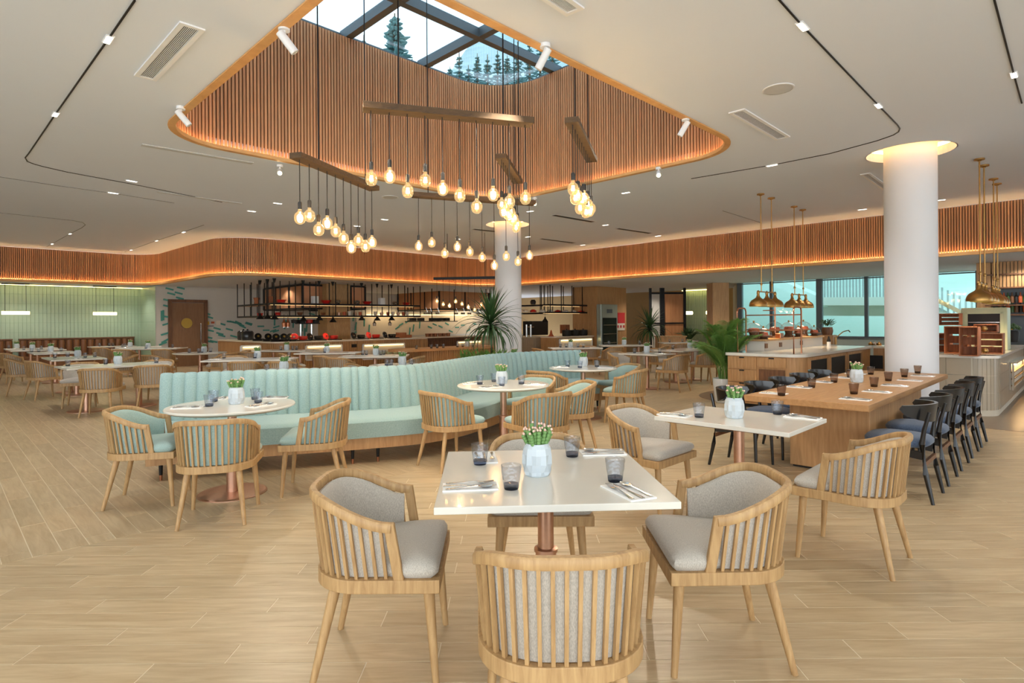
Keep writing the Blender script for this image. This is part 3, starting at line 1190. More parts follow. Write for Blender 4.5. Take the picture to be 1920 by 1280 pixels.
def setting(x, y, deg, where, full=True, z=TZ, side=0):
    """napkin with fork, knife and spoon on it; deg = direction the tines point"""
    a = RAD(deg - 90)
    n = obj('napkin', NAP)
    n.location = (x, y, z)
    n.rotation_euler = (0, 0, a)
    tag(n, 'white linen napkin under cutlery, ' + where, 'napkin')
    ks = ('fork', 'knife', 'spoon') if full else ('fork', 'knife')
    for i, k in enumerate(ks):
        off = (i - (len(ks) - 1) / 2) * 0.036
        o = obj(k, CUT[k])
        o.location = (x + off * math.cos(a), y + off * math.sin(a), z + 0.0062)
        o.rotation_euler = (0, 0, a + 0.05 * (i - 1))
        tag(o, 'polished steel %s on the napkin, %s' % (k, where), 'cutlery')


def at_table(px, py, z=TZ):
    return P(px, py, z)


def glass_at(px, py, label, group=None, proto=None, rz=0.0):
    p = P(px, py, TZ)
    return (proto or tum_blue).put(p, rz + random.random() * 6, label, group)


def pot_at(px, py, label, kind=1, sc=1.0):
    p = P(px, py, TZ)
    return (pot1 if kind else pot0).put(p, random.random() * 6, label, 'flowering succulents in white pots')


# ---------------- front white square table and its four chairs
rect_table(0.145, 2.615, 0.925, 0.925, 3.0, 'white square table in the foreground on a copper pedestal')
chair(grey_near, 0.145, 1.918, 91, 'oak armchair with its slatted back to us, closest to the camera')
chair(grey_near, -0.55, 2.49, 2, 'grey oak armchair on the left side of the foreground square table')
chair(grey_near, 0.875, 2.54, 179, 'grey oak armchair on the right side of the foreground square table')
chair(grey_near, 0.14, 3.20, 270, 'grey oak armchair facing us behind the foreground square table')
glass_at(896, 869, 'smoked glass tumbler left of the pot at the back of the front table')
glass_at(954, 916, 'smoked glass tumbler left of the pot at the front of the front table')
glass_at(1069, 857, 'smoked glass tumbler right of the pot at the back of the front table')
glass_at(1149, 905, 'smoked glass tumbler beside the upright spoon on the front table')
pot_at(1003, 890, 'pink-tipped cactus in a faceted white pot on the front square table', kind=0)
x, y, _ = P(877, 912, TZ)
setting(x, y, 6, 'left edge of the front table')
x, y, _ = P(1172, 926, TZ)
setting(x, y, 112, 'right front corner of the front table')
x, y, _ = P(1126, 852, TZ)
setting(x, y, 184, 'right back corner of the front table')
x, y, _ = P(905, 858, TZ)
setting(x, y, -84, 'left back corner of the front table')

# ---------------- second white table (two places) and chairs
rect_table(1.58, 4.055, 0.92, 0.70, -45, 'white rectangular table between the front table and the long wooden table')
chair(grey_near, 1.03, 4.42, -45, 'grey oak armchair at the left end of the white two-place table')
chair(grey_near, 2.03, 3.475, 135, 'grey oak armchair with slatted back at the right end of the two-place table')
glass_at(1308, 787, 'smoked tumbler left of the pot on the white two-place table')
glass_at(1455, 784, 'smoked tumbler right of the pot on the white two-place table')
pot_at(1374, 789, 'pale-flowered succulent in a white pot on the two-place table')
x, y, _ = P(1262, 783, TZ)
setting(x, y, -40, 'left end of the two-place table')
x, y, _ = P(1502, 791, TZ)
setting(x, y, 140, 'right end of the two-place table')

# ---------------- round tables along the sofa
round_table(-2.36, 4.88, 0.5, 'white round table in front of the left part of the mint sofa')
chair(mint_near, -2.17, 4.28, 105, 'mint oak armchair showing its slatted back at the left round table')
chair(mint_near, -2.95, 4.70, 15, 'mint oak armchair on the left of the left round table')
chair(mint_near, -1.70, 5.00, 190, 'mint oak armchair on the right of the left round table')
for k, (x, y, w) in enumerate([(390, 753, 'left of the pot, nearer one'), (399, 744, 'left of the pot, farther one'), (482, 748, 'right of the pot, nearer one'), (476, 741, 'right of the pot, farther one')]):
    glass_at(x, y, 'blue-grey tumbler on the left round table, ' + w)
pot_at(441, 749, 'pink-budded succulent in a white pot on the left round table')
for x, y, d, w in [(350, 755, 10, 'left side of the left round table'), (487, 753, 60, 'near side of the left round table'), (513, 739, 190, 'right side of the left round table'), (415, 738, -80, 'sofa side of the left round table')]:
    q = P(x, y, TZ)
    setting(q[0], q[1], d, w)
round_table(-0.10, 6.33, 0.5, 'white round table at the bend of the mint sofa')
chair(mint_near, -0.62, 5.76, 40, 'mint oak armchair with slatted back left of the middle round table')
chair(mint_near, 0.27, 5.66, 122, 'mint oak armchair with slatted back in front of the middle round table')
chair(mint_near, 0.62, 6.42, 192, 'mint oak armchair on the right of the middle round table')
chair(mint_near, 0.22, 7.02, 240, 'mint oak armchair behind the middle round table, mostly hidden')
for x, y, w in [(898, 719.5, 'left of the pot'), (925, 715, 'behind the pot'), (939, 723, 'just in front of the pot'), (976, 720, 'right of the pot')]:
    glass_at(x, y, 'blue-grey tumbler on the middle round table, ' + w)
pot_at(939, 719, 'pink-budded succulent in a white pot on the middle round table')
for x, y, d, w in [(885, 718, 10, 'left side of the middle round table'), (918, 725, 40, 'near side of the middle round table'), (1000, 722, 160, 'right side of the middle round table')]:
    q = P(x, y, TZ)
    setting(q[0], q[1], d, w)
round_table(1.04, 8.55, 0.5, 'white round table at the far end of the mint sofa')
chair(mint_near, 0.50, 8.05, 50, 'mint oak armchair with slatted back left of the far round table')
chair(mint_near, 1.60, 8.17, 150, 'mint oak armchair with slatted back right of the far round table')
chair(mint_near, 1.66, 8.95, 205, 'mint oak armchair behind the far round table, facing us')
for x, y, w in [(1063, 689, 'left of the pot'), (1086, 691, 'in front of the pot'), (1118, 690, 'right of the pot')]:
    glass_at(x, y, 'blue-grey tumbler on the far round table, ' + w)
pot_at(1093, 688, 'pink-budded succulent in a white pot on the far round table')
for x, y, d, w in [(1050, 690, 10, 'left side of the far round table'), (1134, 692, 170, 'right side of the far round table')]:
    q = P(x, y, TZ)
    setting(q[0], q[1], d, w, False)

# ---------------- curved sofa in three lengths
sof = spline([(-3.57, 5.90), (-2.70, 6.24), (-1.76, 6.56), (-1.28, 6.80), (-0.98, 7.35), (-0.72, 8.05), (-0.42, 8.80), (-0.02, 9.35), (0.50, 9.72), (1.16, 10.05)], 14)
rs, tot = resample(sof, step=0.0365)


def frame_at(i):
    p, t, s = rs[max(0, min(len(rs) - 1, i))]
    return p, t, Vector((t.y, -t.x))       # seat side is to the right of travel


# smooth the tangents
tans = []
for i in range(len(rs)):
    acc = Vector((0, 0))
    for j in range(max(0, i - 8), min(len(rs), i + 9)):
        acc += rs[j][1]
    tans.append(acc.normalized())


def spt(i, off, z):
    i = max(0, min(len(rs) - 1, i))
    p, t = rs[i][0], tans[i]
    return (p.x + t.y * off, p.y - t.x * off, z)


cuts = [0]
for s_target in (1.93, 5.05):
    cuts.append(min(range(len(rs)), key=lambda i: abs(rs[i][2] - s_target)))
cuts.append(len(rs) - 1)
CH = 3                                      # samples per upholstered channel
SOFL = ['left straight length of the curved mint channel-back sofa', 'curved middle length of the mint channel-back sofa', 'far right length of the curved mint channel-back sofa']
for m in range(3):
    i0, i1 = cuts[m], cuts[m + 1]
    t = thing('banquette_sofa', SOFL[m], 'sofa', (0, 0, 0), 0, 'mint sofa lengths')
    def loft(secfn, a, b, step=1):
        mb = MB()
        ids = list(range(a, b, step)) + [b]
        vs, fs = [], []
        mm = None
        for i in ids:
            sec = secfn(i)
            mm = len(sec)
            vs += [spt(i, o_, z_) for o_, z_ in sec]
        for k in range(len(ids) - 1):
            for j in range(mm):
                fs.append((k * mm + j, k * mm + (j + 1) % mm, (k + 1) * mm + (j + 1) % mm, (k + 1) * mm + j))
        fs += [tuple(range(mm))[::-1], tuple(range((len(ids) - 1) * mm, len(ids) * mm))]
        return mb.add(vs, fs)
    g = 0 if m == 0 else 0
    dep = 0.80
    loft(lambda i: [(0.02, 0.15), (dep - 0.03, 0.15), (dep - 0.03, 0.265), (0.02, 0.265)], i0, i1, 2).build('plinth', M['oak_dark'], t, 30)
    loft(lambda i: [(0.10, 0.265), (dep, 0.265), (dep + 0.004, 0.30), (dep + 0.004, 0.42), (dep - 0.02, 0.447), (dep - 0.08, 0.456), (0.4, 0.462), (0.10, 0.455)], i0, i1, 2).build('seat_cushion', M['sofa_fabric'], t, 40)
    loft(lambda i: [(-0.02, 0.2), (0.05, 0.2), (0.05, 0.895), (0.02, 0.915), (-0.02, 0.90)], i0, i1, 2).build('back_panel', M['sofa_fabric'], t, 40)
    # vertical upholstered channels of the backrest
    k = i0
    while k < i1:
        e = min(k + CH, i1)
        vs, fs = [], []
        NS = 7
        prof = [(0.04, 0.44, 0.0), (0.17, 0.44, 1.0), (0.15, 0.62, 1.0), (0.125, 0.80, 1.0), (0.105, 0.88, 1.0), (0.075, 0.922, 1.0), (0.03, 0.93, 0.6), (0.0, 0.915, 0.0)]
        for q in range(NS):
            w = q / (NS - 1)
            bulge = math.sqrt(max(0.0, 1 - (2 * w - 1) ** 2))
            f = k + (e - k) * w
            a0 = int(math.floor(f))
            fr_ = f - a0
            for o_, z_, bl in prof:
                pa, pb_ = Vector(spt(a0, o_ - 0.028 * (1 - bulge) * bl, z_ - (0.012 * (1 - bulge) if z_ > 0.85 else 0))), Vector(spt(a0 + 1, o_ - 0.028 * (1 - bulge) * bl, z_ - (0.012 * (1 - bulge) if z_ > 0.85 else 0)))
                vs.append(tuple(pa.lerp(pb_, fr_)))
        mm = len(prof)
        for q in range(NS - 1):
            for j in range(mm - 1):
                fs.append((q * mm + j, q * mm + j + 1, (q + 1) * mm + j + 1, (q + 1) * mm + j)[::-1])
        MB().add(vs, fs).build('back_channel', M['sofa_fabric'], t, 50)
        k = e
    for i in ([i0 + 3, i1 - 3] if m != 1 else [i0 + 3, (2 * i0 + i1) // 3, (i0 + 2 * i1) // 3, i1 - 3]):
        for off in (dep - 0.09, 0.08):
            q = spt(i, off, 0)
            lg = MB().cone((q[0], q[1], 0.05), (q[0], q[1], 0.16), 0.014, 0.019, 12).build('leg', M['black'], t, 40)
            MB().cone((q[0], q[1], 0.0), (q[0], q[1], 0.05), 0.011, 0.014, 12).build('leg_tip', M['coppertube'], lg, 40)

# ================================================================== LONG WOODEN TABLE AND BLACK CHAIRS
bt = thing('communal_table', 'long wooden communal table with a slab base in front of the white column', 'table', UV(6.995, 1.745, 0), PI / 4)
MB().box((0, 0, TZ - 0.0275), (3.55, 0.99, 0.055)).build('tabletop', M['oak_table'], bt, None, 0.004, 2)
MB().box((0, 0, (TZ - 0.055) / 2 + 0.01), (2.2, 0.68, TZ - 0.075)).build('slab_base', M['oak_dark'], bt, None, 0.004, 1)
MB().box((0, 0, 0.012), (2.16, 0.64, 0.02)).build('plinth', M['dark'], bt)


def make_black_chair():
    t = thing('black_chair', 'x', 'chair')
    bw = M['blackwood']
    for s in (1, -1):
        MB().cone((s * 0.20, 0.20, 0), (s * 0.185, 0.185, 0.43), 0.012, 0.019, 10).build('leg', bw, t, 50)
        # rear leg runs on up to the back rail
        MB().tube([(s * 0.215, -0.255, 0), (s * 0.205, -0.21, 0.22), (s * 0.20, -0.185, 0.45), (s * 0.205, -0.20, 0.56), (s * 0.20, -0.235, 0.70)], 0.017, 10,
                  scale=lambda q: 0.75 + 0.5 * math.sin(PI * min(1, q * 1.2))).build('leg', bw, t, 50)
        MB().bar((s * 0.19, 0.18, 0.40), (s * 0.20, -0.19, 0.36), 0.018, 0.06).build('side_rail', bw, t)
    MB().bar((-0.19, 0.185, 0.385), (0.19, 0.185, 0.385), 0.02, 0.05).build('front_rail', bw, t)
    MB().bar((-0.205, -0.20, 0.30), (0.205, -0.20, 0.30), 0.022, 0.035).build('rear_stretcher', M['walnut'], t)
    ol = rounded(0.47, 0.45, 0.16, 8)
    nn = len(ol)
    rings = [(0.9, 0.415), (1.0, 0.43), (1.0, 0.455), (0.93, 0.475), (0.7, 0.488), (0.4, 0.492)]
    vs = [(x * s, y * s + 0.005, z) for s, z in rings for x, y in ol] + [(0, 0, 0.494)]
    fs = [(r * nn + k, r * nn + (k + 1) % nn, (r + 1) * nn + (k + 1) % nn, (r + 1) * nn + k) for r in range(len(rings) - 1) for k in range(nn)]
    o_ = (len(rings) - 1) * nn
    fs += [(o_ + k, o_ + (k + 1) % nn, len(vs) - 1) for k in range(nn)] + [tuple(range(nn))[::-1]]
    MB().add(vs, fs).build('seat', M['navy_fabric'], t, 60)
    # curved back band, deepest in the middle, pointed at the ends
    vs, fs = [], []
    N = 19
    for k in range(N):
        q = -1 + 2 * k / (N - 1)
        ang = q * 1.22
        x = 0.265 * math.sin(ang)
        y = -0.245 + 0.27 * (1 - math.cos(ang))
        h = 0.06 + 0.085 * (1 - abs(q) ** 2.2) - 0.03 * (abs(q) > 0.99)
        zt = 0.755 - 0.012 * q * q
        nx, ny = math.sin(ang) * 0.012, -math.cos(ang) * 0.012
        lean = 0.02
        vs += [(x - nx, y - ny + lean, zt - h), (x + nx, y + ny + lean, zt - h), (x + nx, y + ny, zt), (x - nx, y - ny, zt)]
    for k in range(N - 1):
        for j in range(4):
            fs.append((k * 4 + j, (k + 1) * 4 + j, (k + 1) * 4 + (j + 1) % 4, k * 4 + (j + 1) % 4))
    fs += [(0, 1, 2, 3), (4 * N - 1, 4 * N - 2, 4 * N - 3, 4 * N - 4)]
    MB().add(vs, fs).build('back_band', M['blackwood'], t, 50)
    return t


bch = Proto(make_black_chair())
ORD = ['nearest to us', 'second from the near end', 'third and middle one', 'fourth, next to the far end', 'farthest, beside the tiled counter']
for k in range(5):
    u = 5.60 + 0.69 * k
    p = UV(u, 1.12)
    bch.put((p[0], p[1], 0), RAD(135 - 90), 'black chair on the right side of the long table, ' + ORD[k])
for k in range(5):
    u = 5.62 + 0.66 * k
    p = UV(u, 2.42)
    bch.put((p[0], p[1], 0), RAD(-45 - 90), 'black chair on the left side of the long table, ' + ['nearest, behind the two-place table pot', 'second from the near end', 'third, in the middle', 'fourth from the near end', 'farthest, by the white column'][k])
for x, y, w in [(1463, 749, 'first of the left row'), (1520, 735, 'second of the left row'), (1562, 726, 'third of the left row'), (1592, 718, 'fourth of the left row, behind the pot'), (1631, 712, 'last of the left row'),
                (1599, 748, 'first of the right row'), (1637, 735, 'second of the right row'), (1664, 724.5, 'third of the right row'), (1694, 717.5, 'fourth of the right row'), (1719, 711, 'last of the right row')]:
    glass_at(x, y, 'brown smoked tumbler on the long wooden table, ' + w, proto=tum_brown)
pot_at(1604.5, 726, 'pink-budded succulent in a white pot on the long wooden table')
for k in range(5):
    u = 5.52 + 0.69 * k
    p = UV(u, 1.42)
    setting(p[0], p[1], 135, 'right side of the long table, %s' % ['first place', 'second place', 'third place', 'fourth place', 'fifth place'][k])
    p = UV(5.48 + 0.66 * k, 2.08)
    setting(p[0], p[1], -45, 'left side of the long table, %s' % ['first place', 'second place', 'third place', 'fourth place', 'fifth place'][k], k < 3)

# ================================================================== RIGHT-HAND GROUP OF TABLES
NTH = ['first', 'second', 'third', 'fourth', 'fifth', 'sixth', 'seventh', 'eighth', 'ninth', 'tenth', 'eleventh', 'twelfth', 'thirteenth']


def onto(tbl, px, py, w, d):
    """photographed spot, kept on the table top it belongs to"""
    q = P(px, py, TZ)
    k = q[0] / q[1]
    a = tbl.rotation_euler.z
    c = tbl.location
    best = None
    for i in range(-60, 61):
        Y = c.y + i * 0.02
        X = k * Y
        lx = (X - c.x) * math.cos(a) + (Y - c.y) * math.sin(a)
        ly = -(X - c.x) * math.sin(a) + (Y - c.y) * math.cos(a)
        cx_, cy_ = max(-w / 2 + 0.09, min(w / 2 - 0.09, lx)), max(-d / 2 + 0.09, min(d / 2 - 0.09, ly))
        cost = 100 * math.hypot(lx - cx_, ly - cy_) + 0.3 * abs(Y - q[1])
        if best is None or cost < best[0]:
            best = (cost, cx_, cy_)
    _, lx, ly = best
    return (c.x + lx * math.cos(a) - ly * math.sin(a), c.y + lx * math.sin(a) + ly * math.cos(a), TZ)


def far_set(tbl, pots, glasses, where, size=None):
    top = [c for c in tbl.children if c.name.startswith('tabletop')][0]
    xs = [v.co.x for v in top.data.vertices]
    ys = [v.co.y for v in top.data.vertices]
    w, d = max(xs) - min(xs), max(ys) - min(ys)
    if tbl.name.startswith('round'):
        w, d = w * 0.75, d * 0.75
    for x, y in pots:
        pot1.put(onto(tbl, x, y, w, d), random.random() * 6, 'succulent in white pot on the ' + where, 'flowering succulents in white pots')
    for k, (x, y) in enumerate(glasses):
        tum_blue.put(onto(tbl, x, y, w, d), random.random() * 6, 'tumbler on the %s, %s from left' % (where, NTH[k]), 'tumblers on the ' + where)
    # a pale napkin and cutlery at either end
    a = tbl.rotation_euler.z
    for s_, wd in ((1, 'right'), (-1, 'left')):
        x = tbl.location.x + s_ * (w / 2 - 0.14) * math.cos(a)
        y = tbl.location.y + s_ * (w / 2 - 0.14) * math.sin(a)
        n = obj('napkin', NAPF)
        n.location = (x, y, TZ)
        n.rotation_euler = (0, 0, a + PI / 2)
        e = 'right' if math.cos(a) * s_ > 0 else 'left'
        tag(n, 'napkin at %s end of the %s' % (e, where), 'napkin', 'napkins on far tables')
        o = obj('knife', CUT['knife'])
        o.location = (x, y, TZ + 0.003)
        o.rotation_euler = (0, 0, a + PI / 2)
        tag(o, 'knife at %s end of the %s' % (e, where), 'cutlery', 'knives on far tables')


T = rect_table(2.82, 12.15, 0.92, 0.75, -45, 'white square table left of the palm pot, on a copper pedestal')
far_set(T, [(1212, 664)], [(1189, 665), (1236, 664)], 'white table left of the palm')
chair(grey_near, 3.26, 11.72, 135, 'oak armchair with slatted back in front of the table left of the palm')
chair(grey_near, 2.38, 12.60, -45, 'oak armchair facing us at the left of the table left of the palm')
T = rect_table(4.05, 13.65, 1.5, 0.75, 45, 'white long table behind the palm fronds', True)
far_set(T, [(1293, 656)], [(1261, 658), (1304, 657), (1327, 656)], 'long white table behind the palm')
chair(grey_far, 4.35, 13.05, 135, 'oak armchair just left of the palm stems, back to us')
chair(grey_far, 3.55, 13.95, -45, 'oak armchair between the two white tables left of the palm')
chair(grey_far, 4.9, 13.6, 135, 'oak armchair hidden behind the palm stems')
T = rect_table(3.2, 16.4, 1.4, 0.75, 0, 'white table in front of the red notice on the wooden wall', True)
far_set(T, [(1169.5, 646)], [(1141, 647), (1199, 646)], 'white table in front of the red notice')
chair(grey_far, 2.62, 15.3, 120, 'oak armchair right of the tiled counter, nearer of two')
chair(grey_far, 2.15, 16.1, 60, 'oak armchair right of the tiled counter, farther of two')
chair(grey_far, 4.0, 15.9, 160, 'oak armchair behind the table left of the palm, curved back visible')
T = rect_table(5.2, 18.0, 1.2, 0.75, 0, 'white table beneath the dark sliding panels')
far_set(T, [], [(1255, 645), (1279, 644)], 'white table beneath the dark panels')
chair(grey_far, 5.0, 17.2, 100, 'oak armchair before the table beneath the dark panels')
T = rect_table(1.62, 15.0, 1.3, 0.75, 5, 'dark-edged table in front of the lit tiled counter')
far_set(T, [(1069, 652)], [(1050, 652), (1061, 651), (1083, 652), (1093, 653)], 'table in front of the lit tiled counter')
chair(grey_far, 0.8, 14.6, 20, 'oak armchair right of the white column, behind the sofa')

# ================================================================== LEFT-HAND GROUP OF TABLES
T = rect_table(-6.78, 9.86, 1.45, 0.9, 48, 'white long table nearest on the left with two pedestals', True)
far_set(T, [(136 + 84, 671)], [(126, 671.5), (197, 671), (292, 668)], 'nearest long white table on the left')
for (cx_, fy, deg, l) in [(184, 772, 108, 'oak armchair with slatted back at the nearest left table, left one'), (283, 761, 118, 'oak armchair with slatted back at the nearest left table, right one')]:
    q = P(cx_, fy, 0)
    chair(grey_near, q[0] * 1.03, q[1] + 0.30, deg, l)
chair(grey_near, -7.55, 10.15, -60, 'oak armchair facing us at the left end of the nearest left table')
chair(grey_near, -6.6, 10.75, -75, 'oak armchair facing us behind the nearest left table')
T = rect_table(-9.15, 12.1, 1.45, 0.9, 135, 'second long white table from the front on the left', True)
far_set(T, [(145, 656)], [(102, 657.5), (126, 656), (159, 658), (177, 655.5)], 'second long white table on the left')
for (cx_, fy, deg, l) in [(84, 738, 62, 'oak armchair at the second left table, nearer one with its back to us'), (44, 729, 40, 'oak armchair at the second left table, partly behind its neighbour')]:
    q = P(cx_, fy, 0)
    chair(grey_near, q[0] * 1.03, q[1] + 0.30, deg, l)
chair(grey_far, -8.55, 12.75, 215, 'oak armchair facing us at the right of the second left table')
T = rect_table(-11.55, 14.6, 1.45, 0.9, 135, 'third long white table from the front on the left', True)
far_set(T, [(94.5, 643.5)], [(54, 645), (72, 643), (114, 644)], 'third long white table on the left')
for (cx_, fy, deg, l) in [(34, 706, 60, 'oak armchair at the third left table, nearer of the pair at the frame edge'), (12, 701, 40, 'oak armchair at the third left table, cut by the frame edge')]:
    q = P(cx_, fy, 0)
    chair(grey_near, q[0] * 1.03, q[1] + 0.30, deg, l)
T = rect_table(-13.25, 16.2, 1.2, 0.75, 45, 'white table by the brown banquette at the left frame edge')
far_set(T, [(60, 640)], [(44, 641), (77, 640)], 'white table at the left frame edge')
T = rect_table(-14.35, 17.3, 1.2, 0.7, 45, 'white table deepest in the left corner by the banquette')
far_set(T, [(31, 634.5)], [(16, 635.5)], 'white table deepest in the left corner')
T = rect_table(-12.75, 18.5, 1.2, 0.7, 45, 'white table at the middle of the brown banquette')
far_set(T, [], [(186, 633), (204, 632.5), (211, 632.5)], 'white table at the middle of the banquette')
T = rect_table(-11.5, 17.9, 1.2, 0.7, 30, 'white table in front of the right end of the banquette')
far_set(T, [(243.5, 637.5)], [(229, 640), (234, 637)], 'white table before the right end of the banquette')
chair(grey_far, -12.3, 17.5, 80, 'oak armchair before the right end of the banquette')
T = rect_table(-10.4, 16.7, 1.7, 0.8, 8, 'long white table in front of the dark door', True)
far_set(T, [(277, 641.5)], [(273, 643), (323, 642)], 'long white table in front of the dark door')
chair(grey_far, -10.65, 15.95, 95, 'oak armchair with slatted back before the table by the dark door, left one')
chair(grey_far, -9.55, 15.9, 95, 'oak armchair with slatted back before the table by the dark door, right one')
T = round_table(-7.45, 13.85, 0.58, 'white round table right of the dark door')
far_set(T, [(382, 651)], [(354, 652), (372, 652), (378, 652), (394, 651)], 'round table right of the dark door')
q = P(332, 712, 0)
chair(grey_near, -7.95, 13.0, 65, 'oak armchair with slatted back just left of the sofa end')
chair(grey_far, -6.75, 13.55, 165, 'oak armchair right of the round table by the door')
chair(grey_far, -6.9, 14.6, 215, 'oak armchair facing us behind the round table by the door')
T = rect_table(-5.05, 11.25, 1.6, 0.8, 10, 'white long table just behind the left sofa length', True)
far_set(T, [(482, 663)], [(419, 663), (477, 664), (541, 660.5)], 'white long table just behind the left sofa length')
chair(grey_near, -5.72, 11.98, -55, 'grey oak armchair facing us at the left end of the table behind the sofa')
chair(grey_near, -4.85, 10.55, 100, 'oak armchair with slatted back behind the sofa, left of a pair')
chair(grey_near, -4.1, 10.5, 85, 'oak armchair with slatted back behind the sofa, right of a pair')
T = rect_table(-5.75, 14.8, 1.4, 0.75, -8, 'white table in front of the lit niche of the kitchen counter', True)
far_set(T, [(537, 649.5)], [(526, 649), (548, 649.5), (555, 649)], 'white table before the left lit niche')
chair(grey_far, -6.4, 14.1, 80, 'oak armchair in front of the left lit niche')
T = rect_table(-4.25, 13.5, 1.4, 0.75, 0, 'white table in the middle before the kitchen counter', True)
far_set(T, [(612, 654.5)], [(608, 655.5)], 'middle white table before the kitchen counter')
chair(grey_far, -5.0, 13.2, 30, 'oak armchair left of the middle table before the kitchen')
T = rect_table(-2.85, 12.05, 1.35, 0.8, 5, 'white table before the second lit niche of the kitchen counter')
far_set(T, [(704, 661.5)], [(679, 659), (686, 657.5), (713, 661.5), (719, 659)], 'white table before the second lit niche')
chair(grey_near, -3.85, 12.15, 50, 'oak armchair with slatted back left of the table before the second niche, nearer one')
chair(grey_near, -3.38, 11.45, 75, 'oak armchair with slatted back left of the table before the second niche, right one')
chair(grey_far, -2.05, 11.6, 170, 'oak armchair right of the table before the second niche')
T = round_table(-1.85, 9.35, 0.45, 'white round table right behind the bend of the sofa')
far_set(T, [(753, 681)], [(724, 681), (732, 682), (770, 681)], 'round table behind the sofa bend')
chair(grey_near, -2.45, 9.5, 0, 'oak armchair left of the round table behind the sofa bend')
T = round_table(-3.4, 8.5, 0.45, 'white round table right behind the left sofa length, almost hidden')
far_set(T, [(531, 689)], [(499, 689), (552, 688.5)], 'round table behind the left sofa length')

# brown channelled banquettes along the green wall
for k, (u0, u1, lab) in enumerate([(-4.0, 1.75, 'brown channelled leather banquette at the left frame edge'), (1.9, GU - 0.25, 'brown channelled leather banquette left of the return wall')]):
    b = thing('wall_banquette', lab, 'sofa', (0, 0, 0), 0)
    MB().bar(UV(u0, GV - 0.35, 0.23), UV(u1, GV - 0.35, 0.23), 0.6, 0.44).build('seat_base', M['leather'], b, None, 0.02)
    MB().bar(UV(u0, GV - 0.10, 0.5), UV(u1, GV - 0.10, 0.5), 0.16, 0.92).build('backrest', M['leather'], b, None, 0.02)
    n = int((u1 - u0) / 0.19)
    ch = MB()
    for i in range(n):
        uu = u0 + (i + 0.5) * (u1 - u0) / n
        ch.cone(UV(uu, GV - 0.19, 0.45), UV(uu, GV - 0.19, 0.95), 0.085, 0.085, 8)
    tag(ch.build('back_channels', M['leather'], b, 50), kind='stuff')
    MB().bar(UV(u0, GV - 0.12, 0.985), UV(u1, GV - 0.12, 0.985), 0.22, 0.04).build('cap_rail', M['walnut'], b)

# tube lamps before the green wall
for k, (xa, xb, y, xc0, xc1, yc) in enumerate([(3, 56, 572, 3, 56, 516), (175, 219, 576, 175, 219, 524.5)]):
    a, b2 = Vector(PV(xa, y, GV - 0.9)), Vector(PV(xb, y, GV - 0.9))
    b2.z = a.z
    l = thing('pendant_tube', ['glowing tube pendant at the left frame edge', 'glowing tube pendant nearer the white wall'][k], 'lamp', tuple((a + b2) / 2))
    o_ = (a + b2) / 2
    a, b2 = a - o_, b2 - o_
    MB().cone(a, b2, 0.05, 0.05, 14).build('tube', M['tube'], l, 40)
    for e in (a, b2):
        e2 = e * 0.75
        MB().cone(e2 + Vector((0, 0, 0.045)), (e2.x, e2.y, ZS - o_.z), 0.006, 0.006, 6).build('cable', M['cord'], l)
    MB().bar((a.x, a.y, ZS - o_.z - 0.02), (b2.x, b2.y, ZS - o_.z - 0.02), 0.06, 0.035).build('canopy_bar', M['black'], l)

# ================================================================== CEILING FITTINGS
def ceil_pts(pxs, z=ZC - 0.003):
    return [P(x, y, z) for x, y in pxs]


tracks = [([(262, -10), (211, 62), (110, 201), (58, 275), (52, 282), (56, 289), (68, 294), (85, 299), (130, 310), (250, 334), (420, 371)], 'black ceiling track curving round at the upper left'),
          ([(0, 316.5), (110, 335), (215, 351), (330, 371)], 'fine ceiling track left of the white slot diffusers'),
          ([(0, 384), (140, 401), (158, 405), (163, 409.5), (156, 415), (134, 425.5), (100, 444), (90, 449)], 'fine hooked ceiling track at the far left'),
          ([(385, 413), (347, 425.5), (296, 441), (248, 457.5), (236, 461)], 'fine straight ceiling track near the curved fascia'),
          ([(1455, -10), (1513, 57), (1653, 208), (1688, 245), (1692.5, 252), (1690, 258), (1680, 264), (1650, 274), (1560, 297), (1450, 317), (1300, 340)], 'black ceiling track curving round at the upper right'),
          ([(1867, -12), (1908, 154), (1922, 208)], 'black ceiling track at the right frame edge'),
          ([(1358, 401), (1428, 424)], 'short dark ceiling track left of the brass pendants')]
for pts, lab in tracks:
    thick = pts[0][1] < 20
    w = 0.013 if thick else 0.007
    o = MB().sweep(ceil_pts(pts), [(-w / 2, -0.004), (w / 2, -0.004), (w / 2, 0.003), (-w / 2, 0.003)]).build('ceiling_track', M['black' if thick else 'track_grey'])
    tag(o, lab, 'track')

mods = [(211, 62, (245, 10), 1), (110, 201, (60, 272), 1), (1513, 57, (1580, 130), 1), (1653, 208, (1688, 245), 1), (1908, 154, (1918, 190), 1),
        (251, 328, (300, 338), 1), (216, 350, (260, 357), 1), (475, 388, (520, 394), 0), (524, 374, (570, 381), 0), (134, 425.5, (100, 444), 0), (100, 444, (90, 449), 0),
        (347, 425.5, (296, 441), 0), (296, 441, (248, 457), 0), (248, 457.5, (230, 463), 0), (1452, 316.5, (1500, 308), 1), (1177, 364, (1230, 356), 0), (997, 396, (1050, 389), 0),
        (1138, 424, (1190, 417), 0), (992, 444, (1040, 438), 0), (1095, 461, (1140, 456), 0), (1236, 446, (1290, 440), 0), (1620, 402, (1670, 397), 1), (1767, 386.5, (1810, 383), 1),
        (724, 407.5, (770, 414), 0), (672, 419, (715, 425), 0), (861, 446, (900, 452), 0)]
